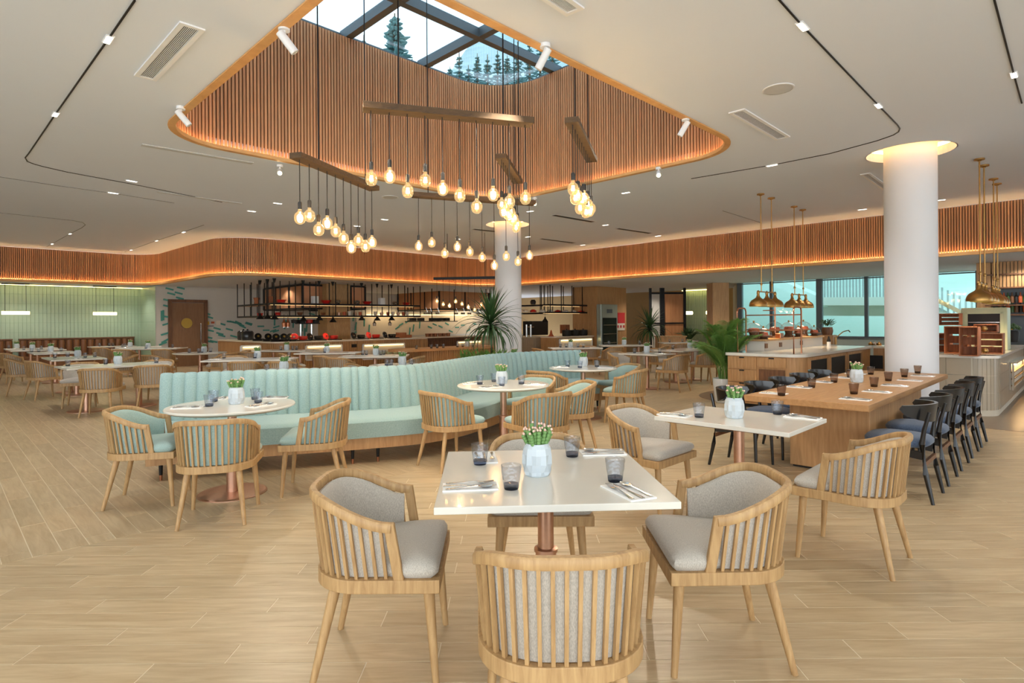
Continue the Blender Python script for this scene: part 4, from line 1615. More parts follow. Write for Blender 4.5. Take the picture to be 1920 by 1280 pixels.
ML = ['first on the upper left track', 'second on the upper left track', 'first on the upper right track', 'second on the upper right track', 'on the track at the right frame edge',
      'left of the lower white slot diffuser', 'lower left of the upper slot diffuser', 'left of the left chandelier beam', 'nearest the left chandelier bulbs', 'on the hooked far left track, upper one', 'on the hooked far left track, lower one',
      'highest on the straight track by the fascia', 'middle of the straight track by the fascia', 'lowest of the straight track by the fascia', 'left of the right column, near the big vent', 'below the right chandelier beam', 'right of the far white column top',
      'between the two dark vents right of centre', 'beside the far white column', 'close to the fascia right of the far column', 'close to the fascia in the middle right', 'left of the right column near the fascia', 'right of the right column near the fascia',
      'between the left and far chandelier beams', 'left of the far chandelier beam', 'below the far chandelier beam']
for (x, y, (tx, ty), real), lab in zip(mods, ML):
    c, q = Vector(P(x, y, ZC)), Vector(P(tx, ty, ZC))
    d = (q - c).normalized()
    t = thing('downlight', 'small square recessed downlight, ' + lab, 'light', tuple(c), math.atan2(d.y, d.x))
    MB().box((0, 0, -0.004), (0.17, 0.055, 0.008)).build('housing', M['white'], t)
    MB().box((0, 0, -0.009), (0.14, 0.04, 0.004)).build('lens', M['led_module'], t)
    lamp('downlight_beam', 'SPOT', (c.x, c.y, ZC - 0.03), 78 if real else 62, (1.0, 0.965, 0.92), aim=(c.x, c.y, 0), spot_size=RAD(112), spot_blend=0.6, shadow_soft_size=0.05)

# slot grilles
def grille(corners, label, n, frame=0.035):
    pts = [Vector(P(x, y, ZC)) for x, y in corners]       # long edge first: a-b long, b-c short
    a, b, c, d = pts
    ctr = (a + b + c + d) / 4
    lx = ((b - a) + (c - d)) / 2
    wy = ((c - b) + (d - a)) / 2
    ang = math.atan2(lx.y, lx.x)
    L, W = lx.length, wy.length
    t = thing('ceiling_vent', label, 'vent', tuple(ctr), ang)
    fr = MB()
    for s in (1, -1):
        fr.box((0, s * (W / 2 - frame / 2), -0.006), (L, frame, 0.012))
        fr.box((s * (L / 2 - frame / 2), 0, -0.006), (frame, W - 2 * frame, 0.012))
    fr.build('frame', M['white'], t)
    MB().box((0, 0, -0.001), (L - frame, W - frame, 0.002)).build('backing', M['ventdark'], t)
    Wi = W - 2 * frame
    sm_ = MB().box((0, 0, -0.006), (L - 2 * frame, Wi / n * 0.40, 0.004)).mesh('slat', M['white'])
    for k in range(n):
        s_ = obj('slat', sm_, t)
        s_.location = (0, -Wi / 2 + (k + 0.5) * Wi / n, 0)


grille([(258, 129), (346, 30), (393, 46), (300, 141)], 'large slotted white air grille at the upper left of the ceiling', 9)
grille([(1372, 217.5), (1460, 269), (1486, 263), (1402, 209)], 'slotted grey air grille right of the skylight corner', 8)
grille([(1618, 337), (1668, 372), (1684, 370), (1634, 333)], 'slotted air grille just left of the right column', 6)
grille([(1010, -12), (1070, 30), (1105, 16), (1050, -24)], 'slotted air grille at the top edge right of the skylight', 9)
for a, b, w, lab in [((270, 261), (478, 299), 0.10, 'long white slot diffuser left of the skylight, upper one'), ((299, 350), (455, 374), 0.08, 'long white slot diffuser left of the skylight, lower one'),
                     ((1040, 404), (1115, 418), 0.16, 'dark slot diffuser beneath the right chandelier beam'), ((1160, 431), (1222, 441), 0.16, 'dark slot diffuser nearest the fascia on the right'),
                     ((1016, 448), (1078, 457), 0.16, 'dark slot diffuser right of the far white column'), ((890, 428), (932, 433.5), 0.16, 'dark slot diffuser left of the far white column')]:
    p, q = Vector(P(*a, ZC - 0.004)), Vector(P(*b, ZC - 0.004))
    o_ = (p + q) / 2
    t = thing('slot_diffuser', lab, 'vent', tuple(o_))
    p, q = p - o_, q - o_
    MB().bar(p, q, w, 0.008).build('frame', M['speaker'], t)
    MB().bar(p.lerp(q, 0.01) + Vector((0, 0, -0.005)), p.lerp(q, 0.99) + Vector((0, 0, -0.005)), w * 0.6, 0.003).build('slot', M['ventdark'] if w > 0.12 else M['speaker'], t)
for x, y, r, lab in [(1466, 174, 0.13, 'round white ceiling speaker on the right'), (735, 366, 0.13, 'round white ceiling speaker below the skylight rim')]:
    c = P(x, y, ZC)
    t = thing('ceiling_speaker', lab, 'speaker', c)
    MB().lathe([(0, -0.006), (r, -0.006), (r, 0), (0, 0)], n=36).build('grille', M['speaker'], t, 30)
    MB().lathe([(r, -0.008), (r + 0.012, -0.006), (r + 0.012, 0), (r, 0)], n=36).build('rim', M['white'], t, 30)

# white cylinder spotlights along the skylight rim
for i, (bx, by, hx, hy, lit) in enumerate([(541, 44, 553, 74, 0), (345, 191, 352, 212, 0), (1030, 84, 1020, 110, 0), (1291, 226, 1284, 246, 0), (529, 303, 528, 313, 1), (1239, 318, 1236, 331, 1), (1006, 371, 1004, 380, 1)]):
    b = Vector(P(bx, by, ZC))
    hd = Vector(D(hx, hy, b.y))
    lab = ['white cylinder spotlight at the upper left rim of the skylight', 'white cylinder spotlight at the left corner of the skylight', 'white cylinder spotlight at the upper right rim of the skylight', 'white cylinder spotlight at the right corner of the skylight',
           'lit spotlight shining at us below the left of the skylight', 'lit spotlight shining at us below the right of the skylight', 'small lit spotlight beside the far chandelier beam'][i]
    t = thing('spotlight', lab, 'light', tuple(b))
    h = hd - b
    MB().lathe([(0, 0), (0.042, 0), (0.042, -0.03), (0, -0.03)][::-1], n=24).build('ceiling_mount', M['white'], t, 30)
    MB().cone((0, 0, -0.03), (0, 0, -0.075), 0.013, 0.013, 12).build('stem', M['white'], t, 40)
    if lit:
        aim = (Vector((0, 0, HC)) - hd).normalized()
        aim = (aim + Vector((0, 0, -0.25))).normalized()
    else:
        aim = Vector((0.55, 0.25, -0.75)) if i in (0, 1) else Vector((-0.45, 0.2, -0.8))
        aim.normalize()
    c0 = Vector((0, 0, -0.085))
    MB().cone(c0 - aim * 0.05, c0 + aim * 0.12, 0.031, 0.031, 20).build('barrel', M['white'], t, 40)
    MB().cone(c0 + aim * 0.118, c0 + aim * 0.123, 0.025, 0.025, 16).build('lens', M['spot_face'] if lit else M['speaker'], t, 40)
    w0 = b + c0 + aim * 0.15
    lamp('spotlight_beam', 'SPOT', w0, 120, (1.0, 0.86, 0.66), aim=w0 + aim, spot_size=RAD(60), spot_blend=0.5, shadow_soft_size=0.04)

# ================================================================== BULB CHANDELIERS
BULB = MB().lathe([(0.0, -0.062), (0.018, -0.060), (0.034, -0.050), (0.045, -0.030), (0.0478, -0.006), (0.0455, 0.014), (0.0385, 0.029), (0.028, 0.039), (0.0185, 0.046), (0.0145, 0.055), (0.0135, 0.070)], n=20).mesh('bulb', M['bulb'], 60)
SOCK = MB().lathe([(0, 0.066), (0.017, 0.066), (0.0175, 0.115), (0.015, 0.128), (0.006, 0.134), (0, 0.134)], n=14).mesh('socket', M['socket'], 30)
_f = MB()
for k in range(6):
    a = k * PI / 3
    _f.cone((0.013 * math.cos(a), 0.013 * math.sin(a), -0.024), (0.010 * math.cos(a), 0.010 * math.sin(a), 0.02), 0.003, 0.003, 6)
FILA = _f.mesh('filament', M['filament'])


def chandelier(name, label, a, b, w, h, bulbs, hangers, hang_z, mesh_sc=1.0, beam_mat='beam', group=None):
    """a, b: ends of the beam axis; bulbs: (fraction along beam, bulb centre height)"""
    a, b = Vector(a), Vector(b)
    o_ = (a + b) / 2
    t = thing(name, label, 'lamp', tuple(o_), 0, group)
    MB().bar(a - o_, b - o_, w, h).build('beam', M[beam_mat], t, None, 0.003, 1)
    for f in hangers:
        p = a.lerp(b, f) - o_
        MB().cone((p.x, p.y, p.z), (p.x, p.y, hang_z - o_.z), 0.006, 0.006, 6).build('hanger', M['cord'], t)
    for f, zb in bulbs:
        p = a.lerp(b, f) - o_
        z = zb - o_.z
        cd = MB().cone((p.x, p.y, p.z - h / 2), (p.x, p.y, z + 0.13 * mesh_sc), 0.004, 0.004, 6).build('cord', M['cord'], t)
        s_ = obj('socket', SOCK, t)
        g_ = obj('bulb', BULB, t)
        f_ = obj('filament', FILA, g_)
        s_.location = g_.location = (p.x, p.y, z)
        s_.scale = g_.scale = (mesh_sc,) * 3
        lp_.append((o_ + Vector((p.x, p.y, z)), mesh_sc))


lp_ = []


def beam_from(px0, y0, px1, y1, Y0, Y1):
    a, b = D(px0, y0, Y0), D(px1, y1, Y1)
    z = (a[2] + b[2]) / 2
    return (a[0], a[1], z), (b[0], b[1], z)


def bulbs_on(a, b, pxs):
    """bulb heights from photographed bulb centres, evenly spread along the beam"""
    out = []
    n = len(pxs)
    for k, (x, y) in enumerate(pxs):
        f = 0.045 + 0.91 * k / (n - 1)
        Y = a[1] + (b[1] - a[1]) * f
        out.append((f, D(x, y, Y)[2]))
    return out


HZ = wz1 + 0.02
a, b = beam_from(686, 197, 1003, 229, 4.65, 5.05)
chandelier('bulb_chandelier', 'front wooden beam chandelier with ten globe bulbs, level across the skylight', a, b, 0.13, 0.055,
           bulbs_on(a, b, [(699, 330), (731, 326), (766, 354), (800, 334.5), (833.5, 351), (864, 364), (895, 385.5), (926, 363), (956, 377), (986, 370.5)]), [0.2, 0.82], HZ)
a, b = beam_from(558, 287, 706, 348, 4.9, 6.15)
chandelier('bulb_chandelier', 'left wooden beam chandelier with ten globe bulbs, receding from us', a, b, 0.12, 0.05,
           bulbs_on(a, b, [(572, 401), (587, 397.5), (603, 424), (618, 412.5), (634, 427.5), (646, 440.6), (659, 458.6), (671, 445), (683, 457.5), (694, 449)]), [0.25, 0.86], HZ)
a, b = beam_from(1077, 229, 1114, 300, 4.95, 6.2)
chandelier('bulb_chandelier', 'right wooden beam chandelier seen end-on, bulbs bunched together', a, b, 0.12, 0.05,
           bulbs_on(a, b, [(1075, 354), (1079, 372), (1082, 368), (1086, 391), (1090, 377), (1094, 372), (1097, 399), (1100, 384), (1103, 397), (1106, 392)]), [0.15, 0.8], HZ)
a, b = beam_from(943, 293, 975, 340, 5.9, 7.0)
chandelier('bulb_chandelier', 'short-looking end-on beam chandelier behind the front one', a, b, 0.12, 0.05,
           bulbs_on(a, b, [(946, 382), (948, 396), (951, 385), (953, 400), (956, 404), (958, 396), (960, 412), (962, 408), (964, 426), (966, 420)]), [0.15, 0.8], HZ)
a, b = beam_from(777, 365, 1005, 379, 7.0, 7.55)
chandelier('bulb_chandelier', 'farthest beam chandelier with ten globe bulbs before the white column', a, b, 0.13, 0.055,
           bulbs_on(a, b, [(782, 458), (807, 452), (830.5, 472.5), (854.5, 460.5), (879, 470), (902, 481), (924, 496.5), (947.5, 479.6), (970, 489.7), (991.6, 479)]), [0.12, 0.87], HZ)
# curved steel bar of bulbs over the kitchen peninsula
a, b = beam_from(815, 515, 932, 525, 14.2, 14.0)
chandelier('bulb_chandelier', 'dark bar chandelier with small bulbs before the copper kitchen hood', a, b, 0.12, 0.06,
           bulbs_on(a, b, [(822, 562), (835, 568), (848, 571), (860, 563), (872, 568), (883, 574), (894, 579), (905, 571), (917, 576), (928, 573)]), [0.22, 0.82], ZC - 0.06, 0.9, 'black')
for k, (p, s) in enumerate(lp_):
    if k % 3 == 1:
        lamp('bulb_glow', 'POINT', p, 6, (1.0, 0.78, 0.5), shadow_soft_size=0.03)

# added fill spots without fittings below the soffit, over kitchen, alcove and buffet
for u, v, e in [(8.0, 18.6, 76), (11.0, 18.4, 76), (14.0, 18.6, 76), (17.0, 18.0, 76), (17.0, 14.8, 76), (2.0, 22.4, 68), (4.4, 22.4, 68), (6.0, 19.4, 68), (19.0, 11.5, 85), (17.0, 8.6, 76), (16.6, 5.0, 85), (16.6, 1.0, 76)]:
    c = UV(u, v, ZS - 0.02)
    lamp('soffit_fill', 'SPOT', c, e, (1.0, 0.93, 0.83), aim=(c[0], c[1], 0), spot_size=RAD(140), spot_blend=0.6, shadow_soft_size=0.06)

# ================================================================== KITCHEN
KZ = 0.90
KU0, KV0 = 6.75, 16.25        # outer corner of the counter front


def counter(name, label, path, front, top, depth=0.75, z=KZ, fluted=True, top_mat='stone'):
    t = thing(name, label, 'counter')
    p3 = [(p[0], p[1], 0) for p in path]
    MB().sweep(p3, [(-depth, 0.0), (-0.02, 0.0), (-0.02, z - 0.04), (-depth, z - 0.04)]).build('carcass', front, t, 20)
    MB().sweep(p3, [(-depth - 0.02, z - 0.04), (0.02, z - 0.04), (0.02, z), (-depth - 0.02, z)]).build('worktop', M[top_mat], t, 20)
    if fluted:
        f = MB()
        rs_, tt = resample(path, step=0.07)
        for p, tg, s in rs_:
            f.box((p.x + tg.y * -0.012, p.y - tg.x * -0.012, (z - 0.05) / 2 + 0.03), (0.05, 0.02, z - 0.12), math.atan2(tg.y, tg.x))
        tag(f.build('battens', front, t), kind='stuff')
    return t


# front lies to the right of travel: run from the wall out to the corner, then along
k1 = arcfillet([UV(KU0, 20.6), UV(KU0, KV0), UV(12.1, KV0)], [0, 0.5, 0], 10)[::1]
# travel along -v has +u ... the dining room on the right
c1 = counter('kitchen_counter', 'long kitchen counter with fluted oak front below the hanging racks', [Vector(p) for p in k1], M['oak_dark'], None)


def niche(par, px0, px1, y0, y1, v, label, items):
    a0, a1 = to_uv(PV(px0, (y0 + y1) / 2, v))[0], to_uv(PV(px1, (y0 + y1) / 2, v))[0]
    z0, z1 = PV((px0 + px1) / 2, y1, v)[2], PV((px0 + px1) / 2, y0, v)[2]
    z0 = max(0.2, z0)
    fr = MB()
    fr.bar(UV(a0, v, z1), UV(a1, v, z1), 0.05, 0.04)
    fr.bar(UV(a0, v, z0), UV(a1, v, z0), 0.05, 0.04)
    for aa in (a0, a1):
        fr.bar(UV(aa, v, z0), UV(aa, v, z1), 0.05, 0.04, up=(1, 1, 0))
    f = fr.build('niche_frame', M['white'], par)
    MB().bar(UV(a0, v + 0.005, (z0 + z1) / 2), UV(a1, v + 0.005, (z0 + z1) / 2), 0.01, z1 - z0).build('niche_back', M['paper'], f)
    MB().bar(UV(a0 + 0.05, v - 0.03, z1 - 0.035), UV(a1 - 0.05, v - 0.03, z1 - 0.035), 0.02, 0.02).build('led_strip', M['niche'], f)
    return a0, a1, z0, z1


niche(c1, 451, 487, 641, 668, KV0 - 0.03, '', 0)
niche(c1, 573, 640, 642, 668, KV0 - 0.03, '', 0)
a0, a1, z0, z1 = niche(c1, 680, 757, 641, 668, KV0 - 0.03, '', 0)
for k in range(4):
    u = a0 + (0.42 + 0.16 * k) * (a1 - a0)
    s_ = MB().lathe([(0, 0), (0.07, 0), (0.09, 0.10), (0.085, 0.10), (0.06, 0.01), (0, 0.01)], UV(u, KV0 - 0.14, z0 + 0.12), 16).build('bowl', M['sage'], None, 40)
    tag(s_, 'pale green bowl in the lit counter niche, %s from the left' % NTH[k], 'bowl', 'bowls in the lit counter niche')
    MB().bar(UV(u - 0.1, KV0 - 0.14, z0 + 0.108), UV(u + 0.1, KV0 - 0.14, z0 + 0.108), 0.2, 0.02).build('niche_shelf', M['oak_dark'], c1)
# second counter, farther along, and the island peninsula with a rounded end
c2 = counter('kitchen_counter', 'darker kitchen counter behind the peninsula under the lit splashback', [Vector(UV(12.2, 16.7)), Vector(UV(17.5, 16.7))], M['walnut'], None, 0.7)
niche(c2, 857, 912, 638, 652, 16.66, '', 0)
pen = thing('peninsula_table', 'oak peninsula table with a rounded fluted base left of the dracaena', 'table')
pc = [UV(8.05, 11.85), UV(11.5, 11.85), UV(11.5, 12.75), UV(8.05, 12.75)]
pc = arcfillet(pc, [0.44, 0, 0, 0.44], 10, closed=True)
MB().prism(ccw(pc), TZ - 0.05, TZ + 0.01).build('tabletop', M['oak_table'], pen)
pb = arcfillet([UV(8.95, 12.0), UV(11.3, 12.0), UV(11.3, 12.6), UV(8.95, 12.6)], [0.28, 0, 0, 0.28], 8, closed=True)
MB().prism(ccw(pb), 0.0, TZ - 0.05).build('base', M['oak_dark'], pen, 30)
fl_ = MB()
for p, tg, s in resample([Vector(q) for q in ccw(pb)], step=0.06, closed=True)[0]:
    fl_.cone((p.x, p.y, 0.03), (p.x, p.y, TZ - 0.055), 0.024, 0.024, 6)
tag(fl_.build('flutes', M['oak_dark'], pen), kind='stuff')
for k, (x, y) in enumerate([(780, 647), (808, 646), (819, 648), (830.5, 646), (857, 648), (867, 648), (886, 648)]):
    q = PV(x, y, 12.05)
    tum_blue.put((q[0], q[1], TZ + 0.01), k, 'clear glass on the oak peninsula table, %s from the left' % NTH[k], 'glasses on the peninsula table')
q = PV(875, 650, 12.2)
pot1.put((q[0], q[1], TZ + 0.01), 1.0, 'small succulent in a white pot on the oak peninsula table', 'flowering succulents in white pots')


# hanging racks of black rod with timber shelves
def rack(label, u0, u1, v0, v1, zs, rods, arm=None):
    t = thing('hanging_rack', label, 'rack')
    for z in zs:
        MB().bar(UV(u0, (v0 + v1) / 2, z), UV(u1, (v0 + v1) / 2, z), v1 - v0, 0.025).build('shelf', M['oak_dark'], t)
        fr = MB()
        for v in (v0, v1):
            fr.bar(UV(u0, v, z + 0.01), UV(u1, v, z + 0.01), 0.025, 0.05)
        for u in (u0, u1):
            fr.bar(UV(u, v0, z + 0.01), UV(u, v1, z + 0.01), 0.025, 0.05)
        fr.build('shelf_frame', M['black'], t)
        MB().bar(UV(u0 + 0.05, v1 - 0.04, z - 0.017), UV(u1 - 0.05, v1 - 0.04, z - 0.017), 0.02, 0.008).build('led_strip', M['shelf_led'], t)
    for k in range(rods):
        u = u0 + (u1 - u0) * k / (rods - 1)
        for v in (v0, v1):
            MB().bar(UV(u, v, min(zs)), UV(u, v, ZS), 0.022, 0.022, up=(1, 1, 0)).build('rod', M['black'], t)
    return t


RV = KV0 + 0.25
z_hi, z_lo = 1.98, 1.62
rack('hanging rack of black rods over the kitchen counter, long front run', 6.9, 12.0, RV, RV + 0.4, (z_lo, z_hi), 9)
# its return towards the wall
t = thing('hanging_rack', 'hanging rack of black rods over the kitchen counter, left return to the wall', 'rack')
for z in (z_lo, z_hi):
    MB().bar(UV(7.1, RV + 0.5, z), UV(7.1, 19.3, z), 0.4, 0.025).build('shelf', M['oak_dark'], t)
    fr = MB()
    for uu in (6.9, 7.3):
        fr.bar(UV(uu, RV + 0.5, z + 0.01), UV(uu, 19.3, z + 0.01), 0.025, 0.05)
    fr.build('shelf_frame', M['black'], t)
for k in range(5):
    for uu in (6.9, 7.3):
        MB().bar(UV(uu, RV + 0.5 + k * 0.57, z_lo), UV(uu, RV + 0.5 + k * 0.57, ZS), 0.022, 0.022, up=(1, 1, 0)).build('rod', M['black'], t)


def on_rack(px, z, v=None):
    """point of the rack run under a photographed column"""
    q = PV(px, 560, v or (RV + 0.15))
    return (q[0], q[1], z)


def bowl(px, z, r, h, m, label, v=None, group=None):
    p = on_rack(px, z, v)
    o = MB().lathe([(0, 0), (r * 0.55, 0), (r, h), (r * 0.94, h), (r * 0.5, h * 0.15), (0, h * 0.12)], p, 18).build('bowl', M[m], None, 40)
    tag(o, label, 'bowl', group)


Z1, Z2 = z_hi + 0.04, z_lo + 0.04
bowl(612, Z1, 0.16, 0.10, 'red', 'red salad bowl on the upper rack shelf, above the pale column')
bowl(689, Z1, 0.16, 0.09, 'red', 'red salad bowl on the upper rack shelf right of the pale column')
bowl(762, Z1, 0.14, 0.08, 'red', 'red wire bowl at the right end of the upper rack shelf')
bowl(563, Z2, 0.09, 0.09, 'copper', 'copper pan on the lower rack shelf near the rack corner')
bowl(606, Z2, 0.08, 0.08, 'copper', 'copper pan on the lower rack shelf left of the pale column')
for px, l in ((634, 'left of the pale column'), (670, 'at the narrow copper panel'), (741, 'near the right end of the rack')):
    p = on_rack(px, Z1)
    o = MB().lathe([(0, 0), (0.07, 0), (0.08, 0.05), (0.10, 0.06), (0.07, 0.11), (0, 0.13)], p, 16).build('tureen', M['steel'], None, 40)
    tag(o, 'small domed tureen on the upper rack shelf, ' + l, 'dish')
for px, l in ((591, 'before the copper hood'), (716, 'right of the narrow copper panel')):
    p = on_rack(px, Z1 + 0.11)
    o = MB().box(p, (0.18, 0.16, 0.22), PI / 4).build('storage_tin', M['planter'], None, None, 0.01)
    tag(o, 'pale storage tin on the upper rack shelf, ' + l, 'tin')
for k, px in enumerate([636, 646, 656, 666, 676, 704, 716, 728, 737, 747, 757, 764]):
    p = on_rack(px, Z2)
    o = MB().lathe([(0, 0), (0.05, 0), (0.06, 0.09 + 0.02 * (k % 3)), (0.045, 0.10), (0, 0.10 + 0.02 * (k % 3))], p, 12).build('jar', M[['copper', 'terracotta', 'paper'][k % 3]], None, 40)
    tag(o, 'small jar on the lit lower rack shelf, %s from the left' % NTH[k], 'jar', 'jars on the lower rack shelf')
for px, m, l, zz in ((482, 'crate', 'woven basket on the upper rack return, left one', Z1), (509, 'crate', 'woven basket on the upper rack return, right one', Z1), (528, 'red', 'red oval bowl at the rack return corner', Z1), (488, 'red', 'small red dish on the lower rack return, left one', Z2), (521, 'red', 'small red dish on the lower rack return, right one', Z2)):
    q = PU(px, 560, 7.1)
    r = 0.15 if m == 'red' and zz == Z1 else 0.1
    h = 0.2 if m == 'crate' else 0.08
    o = MB().lathe([(0, 0), (r * 0.8, 0), (r * 0.7, h * 0.5), (r, h), (r * 0.9, h), (r * 0.6, h * 0.5), (0, 0.02)], (q[0], q[1], zz), 16).build('basket' if m == 'crate' else 'dish', M[m], None, 40)
    tag(o, l, 'basket' if m == 'crate' else 'dish')

# cone heat lamps on cords
HEAT = MB().lathe([(0.012, 0.17), (0.022, 0.16), (0.028, 0.12), (0.115, 0.0), (0.108, 0.0), (0.02, 0.11)], n=20)
heats = [(488, 591, 'u'), (502, 591, 'u'), (515, 592, 'u'), (569, 596, 'v'), (599, 595, 'v'), (624.5, 599, 'v'), (678.5, 596, 'v'), (707.5, 597, 'v'), (734.5, 597, 'v')]
HLAB = ['first of three cone lamps on the rack return', 'second of three cone lamps on the rack return', 'third of three cone lamps on the rack return', 'before the shelf of black pots', 'left of the pale column',
        'in front of the pale column', 'first right of the pale column', 'second right of the pale column', 'last one at the right end of the rack']
hm_ = HEAT.mesh('shade', M['black'], 50)
for (px, py, kind), l in zip(heats, HLAB):
    q = PU(px, py, 6.76) if kind == 'u' else PV(px, py, RV - 0.16)
    t = thing('heat_lamp', 'black cone heat lamp over the counter, ' + l, 'lamp', (q[0], q[1], q[2]))
    obj('shade', hm_, t)
    MB().cone((0, 0, 0.16), (0, 0, ZS - q[2]), 0.007, 0.007, 6).build('cord', M['cord'], t)
    MB().lathe([(0, ZS - q[2] - 0.13), (0.02, ZS - q[2] - 0.12), (0.05, ZS - q[2]), (0, ZS - q[2])], n=14).build('ceiling_cup', M['black'], t, 40)
    MB().lathe([(0, 0.02), (0.03, 0.03), (0.02, 0.07), (0, 0.09)], n=10).build('bulb', M['led_yellow'], t, 40)
    if kind == 'v':
        lamp('heat_lamp_glow', 'SPOT', (q[0], q[1], q[2]), 14, (1.0, 0.75, 0.45), aim=(q[0], q[1], 0), spot_size=RAD(110), spot_blend=0.5)


# copper hoods
def hood(label, pts, z0, z1, m='bronze'):
    """pts: plan outline"""
    t = thing('extractor_hood', label, 'hood')
    MB().prism(ccw(pts), z0, z1).build('canopy', M[m], t)
    fr = MB()
    n = len(pts)
    for i in range(n):
        a, b = pts[i], pts[(i + 1) % n]
        for z in (z0, z1):
            fr.bar((a[0], a[1], z), (b[0], b[1], z), 0.05, 0.05)
        fr.bar((a[0], a[1], z0), (a[0], a[1], z1), 0.06, 0.06, up=(1, 1, 0))
        L = (Vector(b) - Vector(a)).length
        k = max(1, int(round(L / 1.15)))
        for j in range(1, k):
            p = Vector(a).lerp(Vector(b), j / k)
            fr.bar((p.x, p.y, z0), (p.x, p.y, z1), 0.045, 0.045, up=(1, 1, 0))
    fr.build('frame', M['black'], t)
    return t


hv = 17.6
hu0 = to_uv(PU(490, 560, 8.3))[0]
h1a, h1c = to_uv(PV(568, 560, hv)), to_uv(PV(612, 560, hv))
hz1 = PV(568, 528, hv)[2]
hz0 = PV(568, 572, hv)[2]
hood('copper hood of the first kitchen bay behind the racks', [UV(h1a[0], hv), UV(h1c[0], hv), UV(h1c[0], 20.6), UV(h1a[0], 20.6)], hz0, min(hz1, ZS - 0.02))
x0, x1 = to_uv(PV(658, 560, hv))[0], to_uv(PV(685, 560, hv))[0]
hood('narrow copper hood right of the pale kitchen column', [UV(x0, hv), UV(x1, hv), UV(x1, 20.6), UV(x0, 20.6)], hz0, ZS - 0.03)
hv2 = 18.6
x0, x1 = to_uv(PV(824, 560, hv2))[0], to_uv(PV(917, 560, hv2))[0]
hood('wide copper hood above the lit splashback', [UV(x0, hv2), UV(x1, hv2), UV(x1, 21.5), UV(x0, 21.5)], PV(840, 578, hv2)[2], PV(824, 542, hv2)[2])
# clad columns
cx0, cx1 = to_uv(PV(613, 580, 17.3))[0], to_uv(PV(657, 580, 17.3))[0]
o = MB().bar(UV((cx0 + cx1) / 2, 17.6, 0), UV((cx0 + cx1) / 2, 17.6, ZS), 0.6, cx1 - cx0, up=(1, 1, 0)).build('clad_pillar', M['oak'])
tag(o, 'pale timber clad pillar between the kitchen bays', 'pillar')
# splashback band with light under the second hood
MB().bar(UV(13.0, KV - 0.02, 1.75), UV(20.5, KV - 0.02, 1.75), 0.02, 0.03).build('led_strip', M['niche'], kw)
MB().bar(UV(12.5, KV - 0.03, 1.3), UV(21.0, KV - 0.03, 1.3), 0.04, 0.9).build('splashback', M['stone'], kw)
lamp('splashback_light', 'AREA', UV(16.0, KV - 0.35, 1.95), 30, (1.0, 0.76, 0.42), aim=UV(16.0, KV, 1.2), shape='RECTANGLE', size=6.0, size_y=0.1)
sh = thing('wall_shelf', 'black framed kitchen shelf carrying square pans below the wide hood', 'shelf')
sv = 17.4
sa, sb = to_uv(PV(765, 600, sv))[0], to_uv(PV(852, 600, sv))[0]
sz = PV(800, 600, sv)[2]
MB().bar(UV(sa, sv, sz), UV(sb, sv, sz), 0.4, 0.03).build('shelf', M['black'], sh)
for f in (0, 0.5, 1):
    u = sa + (sb - sa) * f
    MB().bar(UV(u, sv, sz), UV(u, sv, ZS), 0.025, 0.025, up=(1, 1, 0)).build('rod', M['black'], sh)
for k, px in enumerate([774, 789, 811, 824, 837]):
    q = PV(px, 598, sv)
    o = MB().box((q[0], q[1], sz + 0.075), (0.2, 0.2, 0.11), PI / 4).build('square_pan', M['dark'], None, None, 0.01)
    tag(o, 'dark square pan on the black kitchen shelf, %s from the left' % NTH[k], 'pan', 'square pans on the kitchen shelf')
for k, px in enumerate([798, 806, 820, 855, 868, 880, 897]):
    q = PV(px, 584, 17.8)
    t = thing('hanging_pan', 'steel pan hanging below the wide copper hood, %s from the left' % NTH[k], 'pan', (q[0], q[1], 1.86), 0, 'pans hanging below the hood')
    MB().lathe([(0, -0.13), (0.08, -0.13), (0.09, -0.06), (0.085, -0.06), (0.075, -0.12), (0, -0.12)], n=16).build('bowl', M['steel'], t, 40)
    MB().bar((0.085, 0, -0.07), (0.02, 0, 0.12), 0.02, 0.012).build('handle', M['steel'], t)
for k, px in enumerate([801, 808.5, 816, 824.5, 832, 840]):
    q = PV(px, 625, 17.2)
    o = MB().lathe([(0, 0), (0.07, 0), (0.085, 0.11), (0.078, 0.11), (0.06, 0.01), (0, 0.01)], (q[0], q[1], KZ), 14).build('copper_pot', M['coppertube'], None, 40)
    tag(o, 'small copper pot in the kitchen counter row, %s from the left' % NTH[k], 'pot', 'row of copper pots')


# on the counter: soup kettle, pans with lids, red and black cocottes
def on_counter(px, py=None, v=None):
    q = PV(px, 600, v or KV0 + 0.3)
    return (q[0], q[1], KZ)


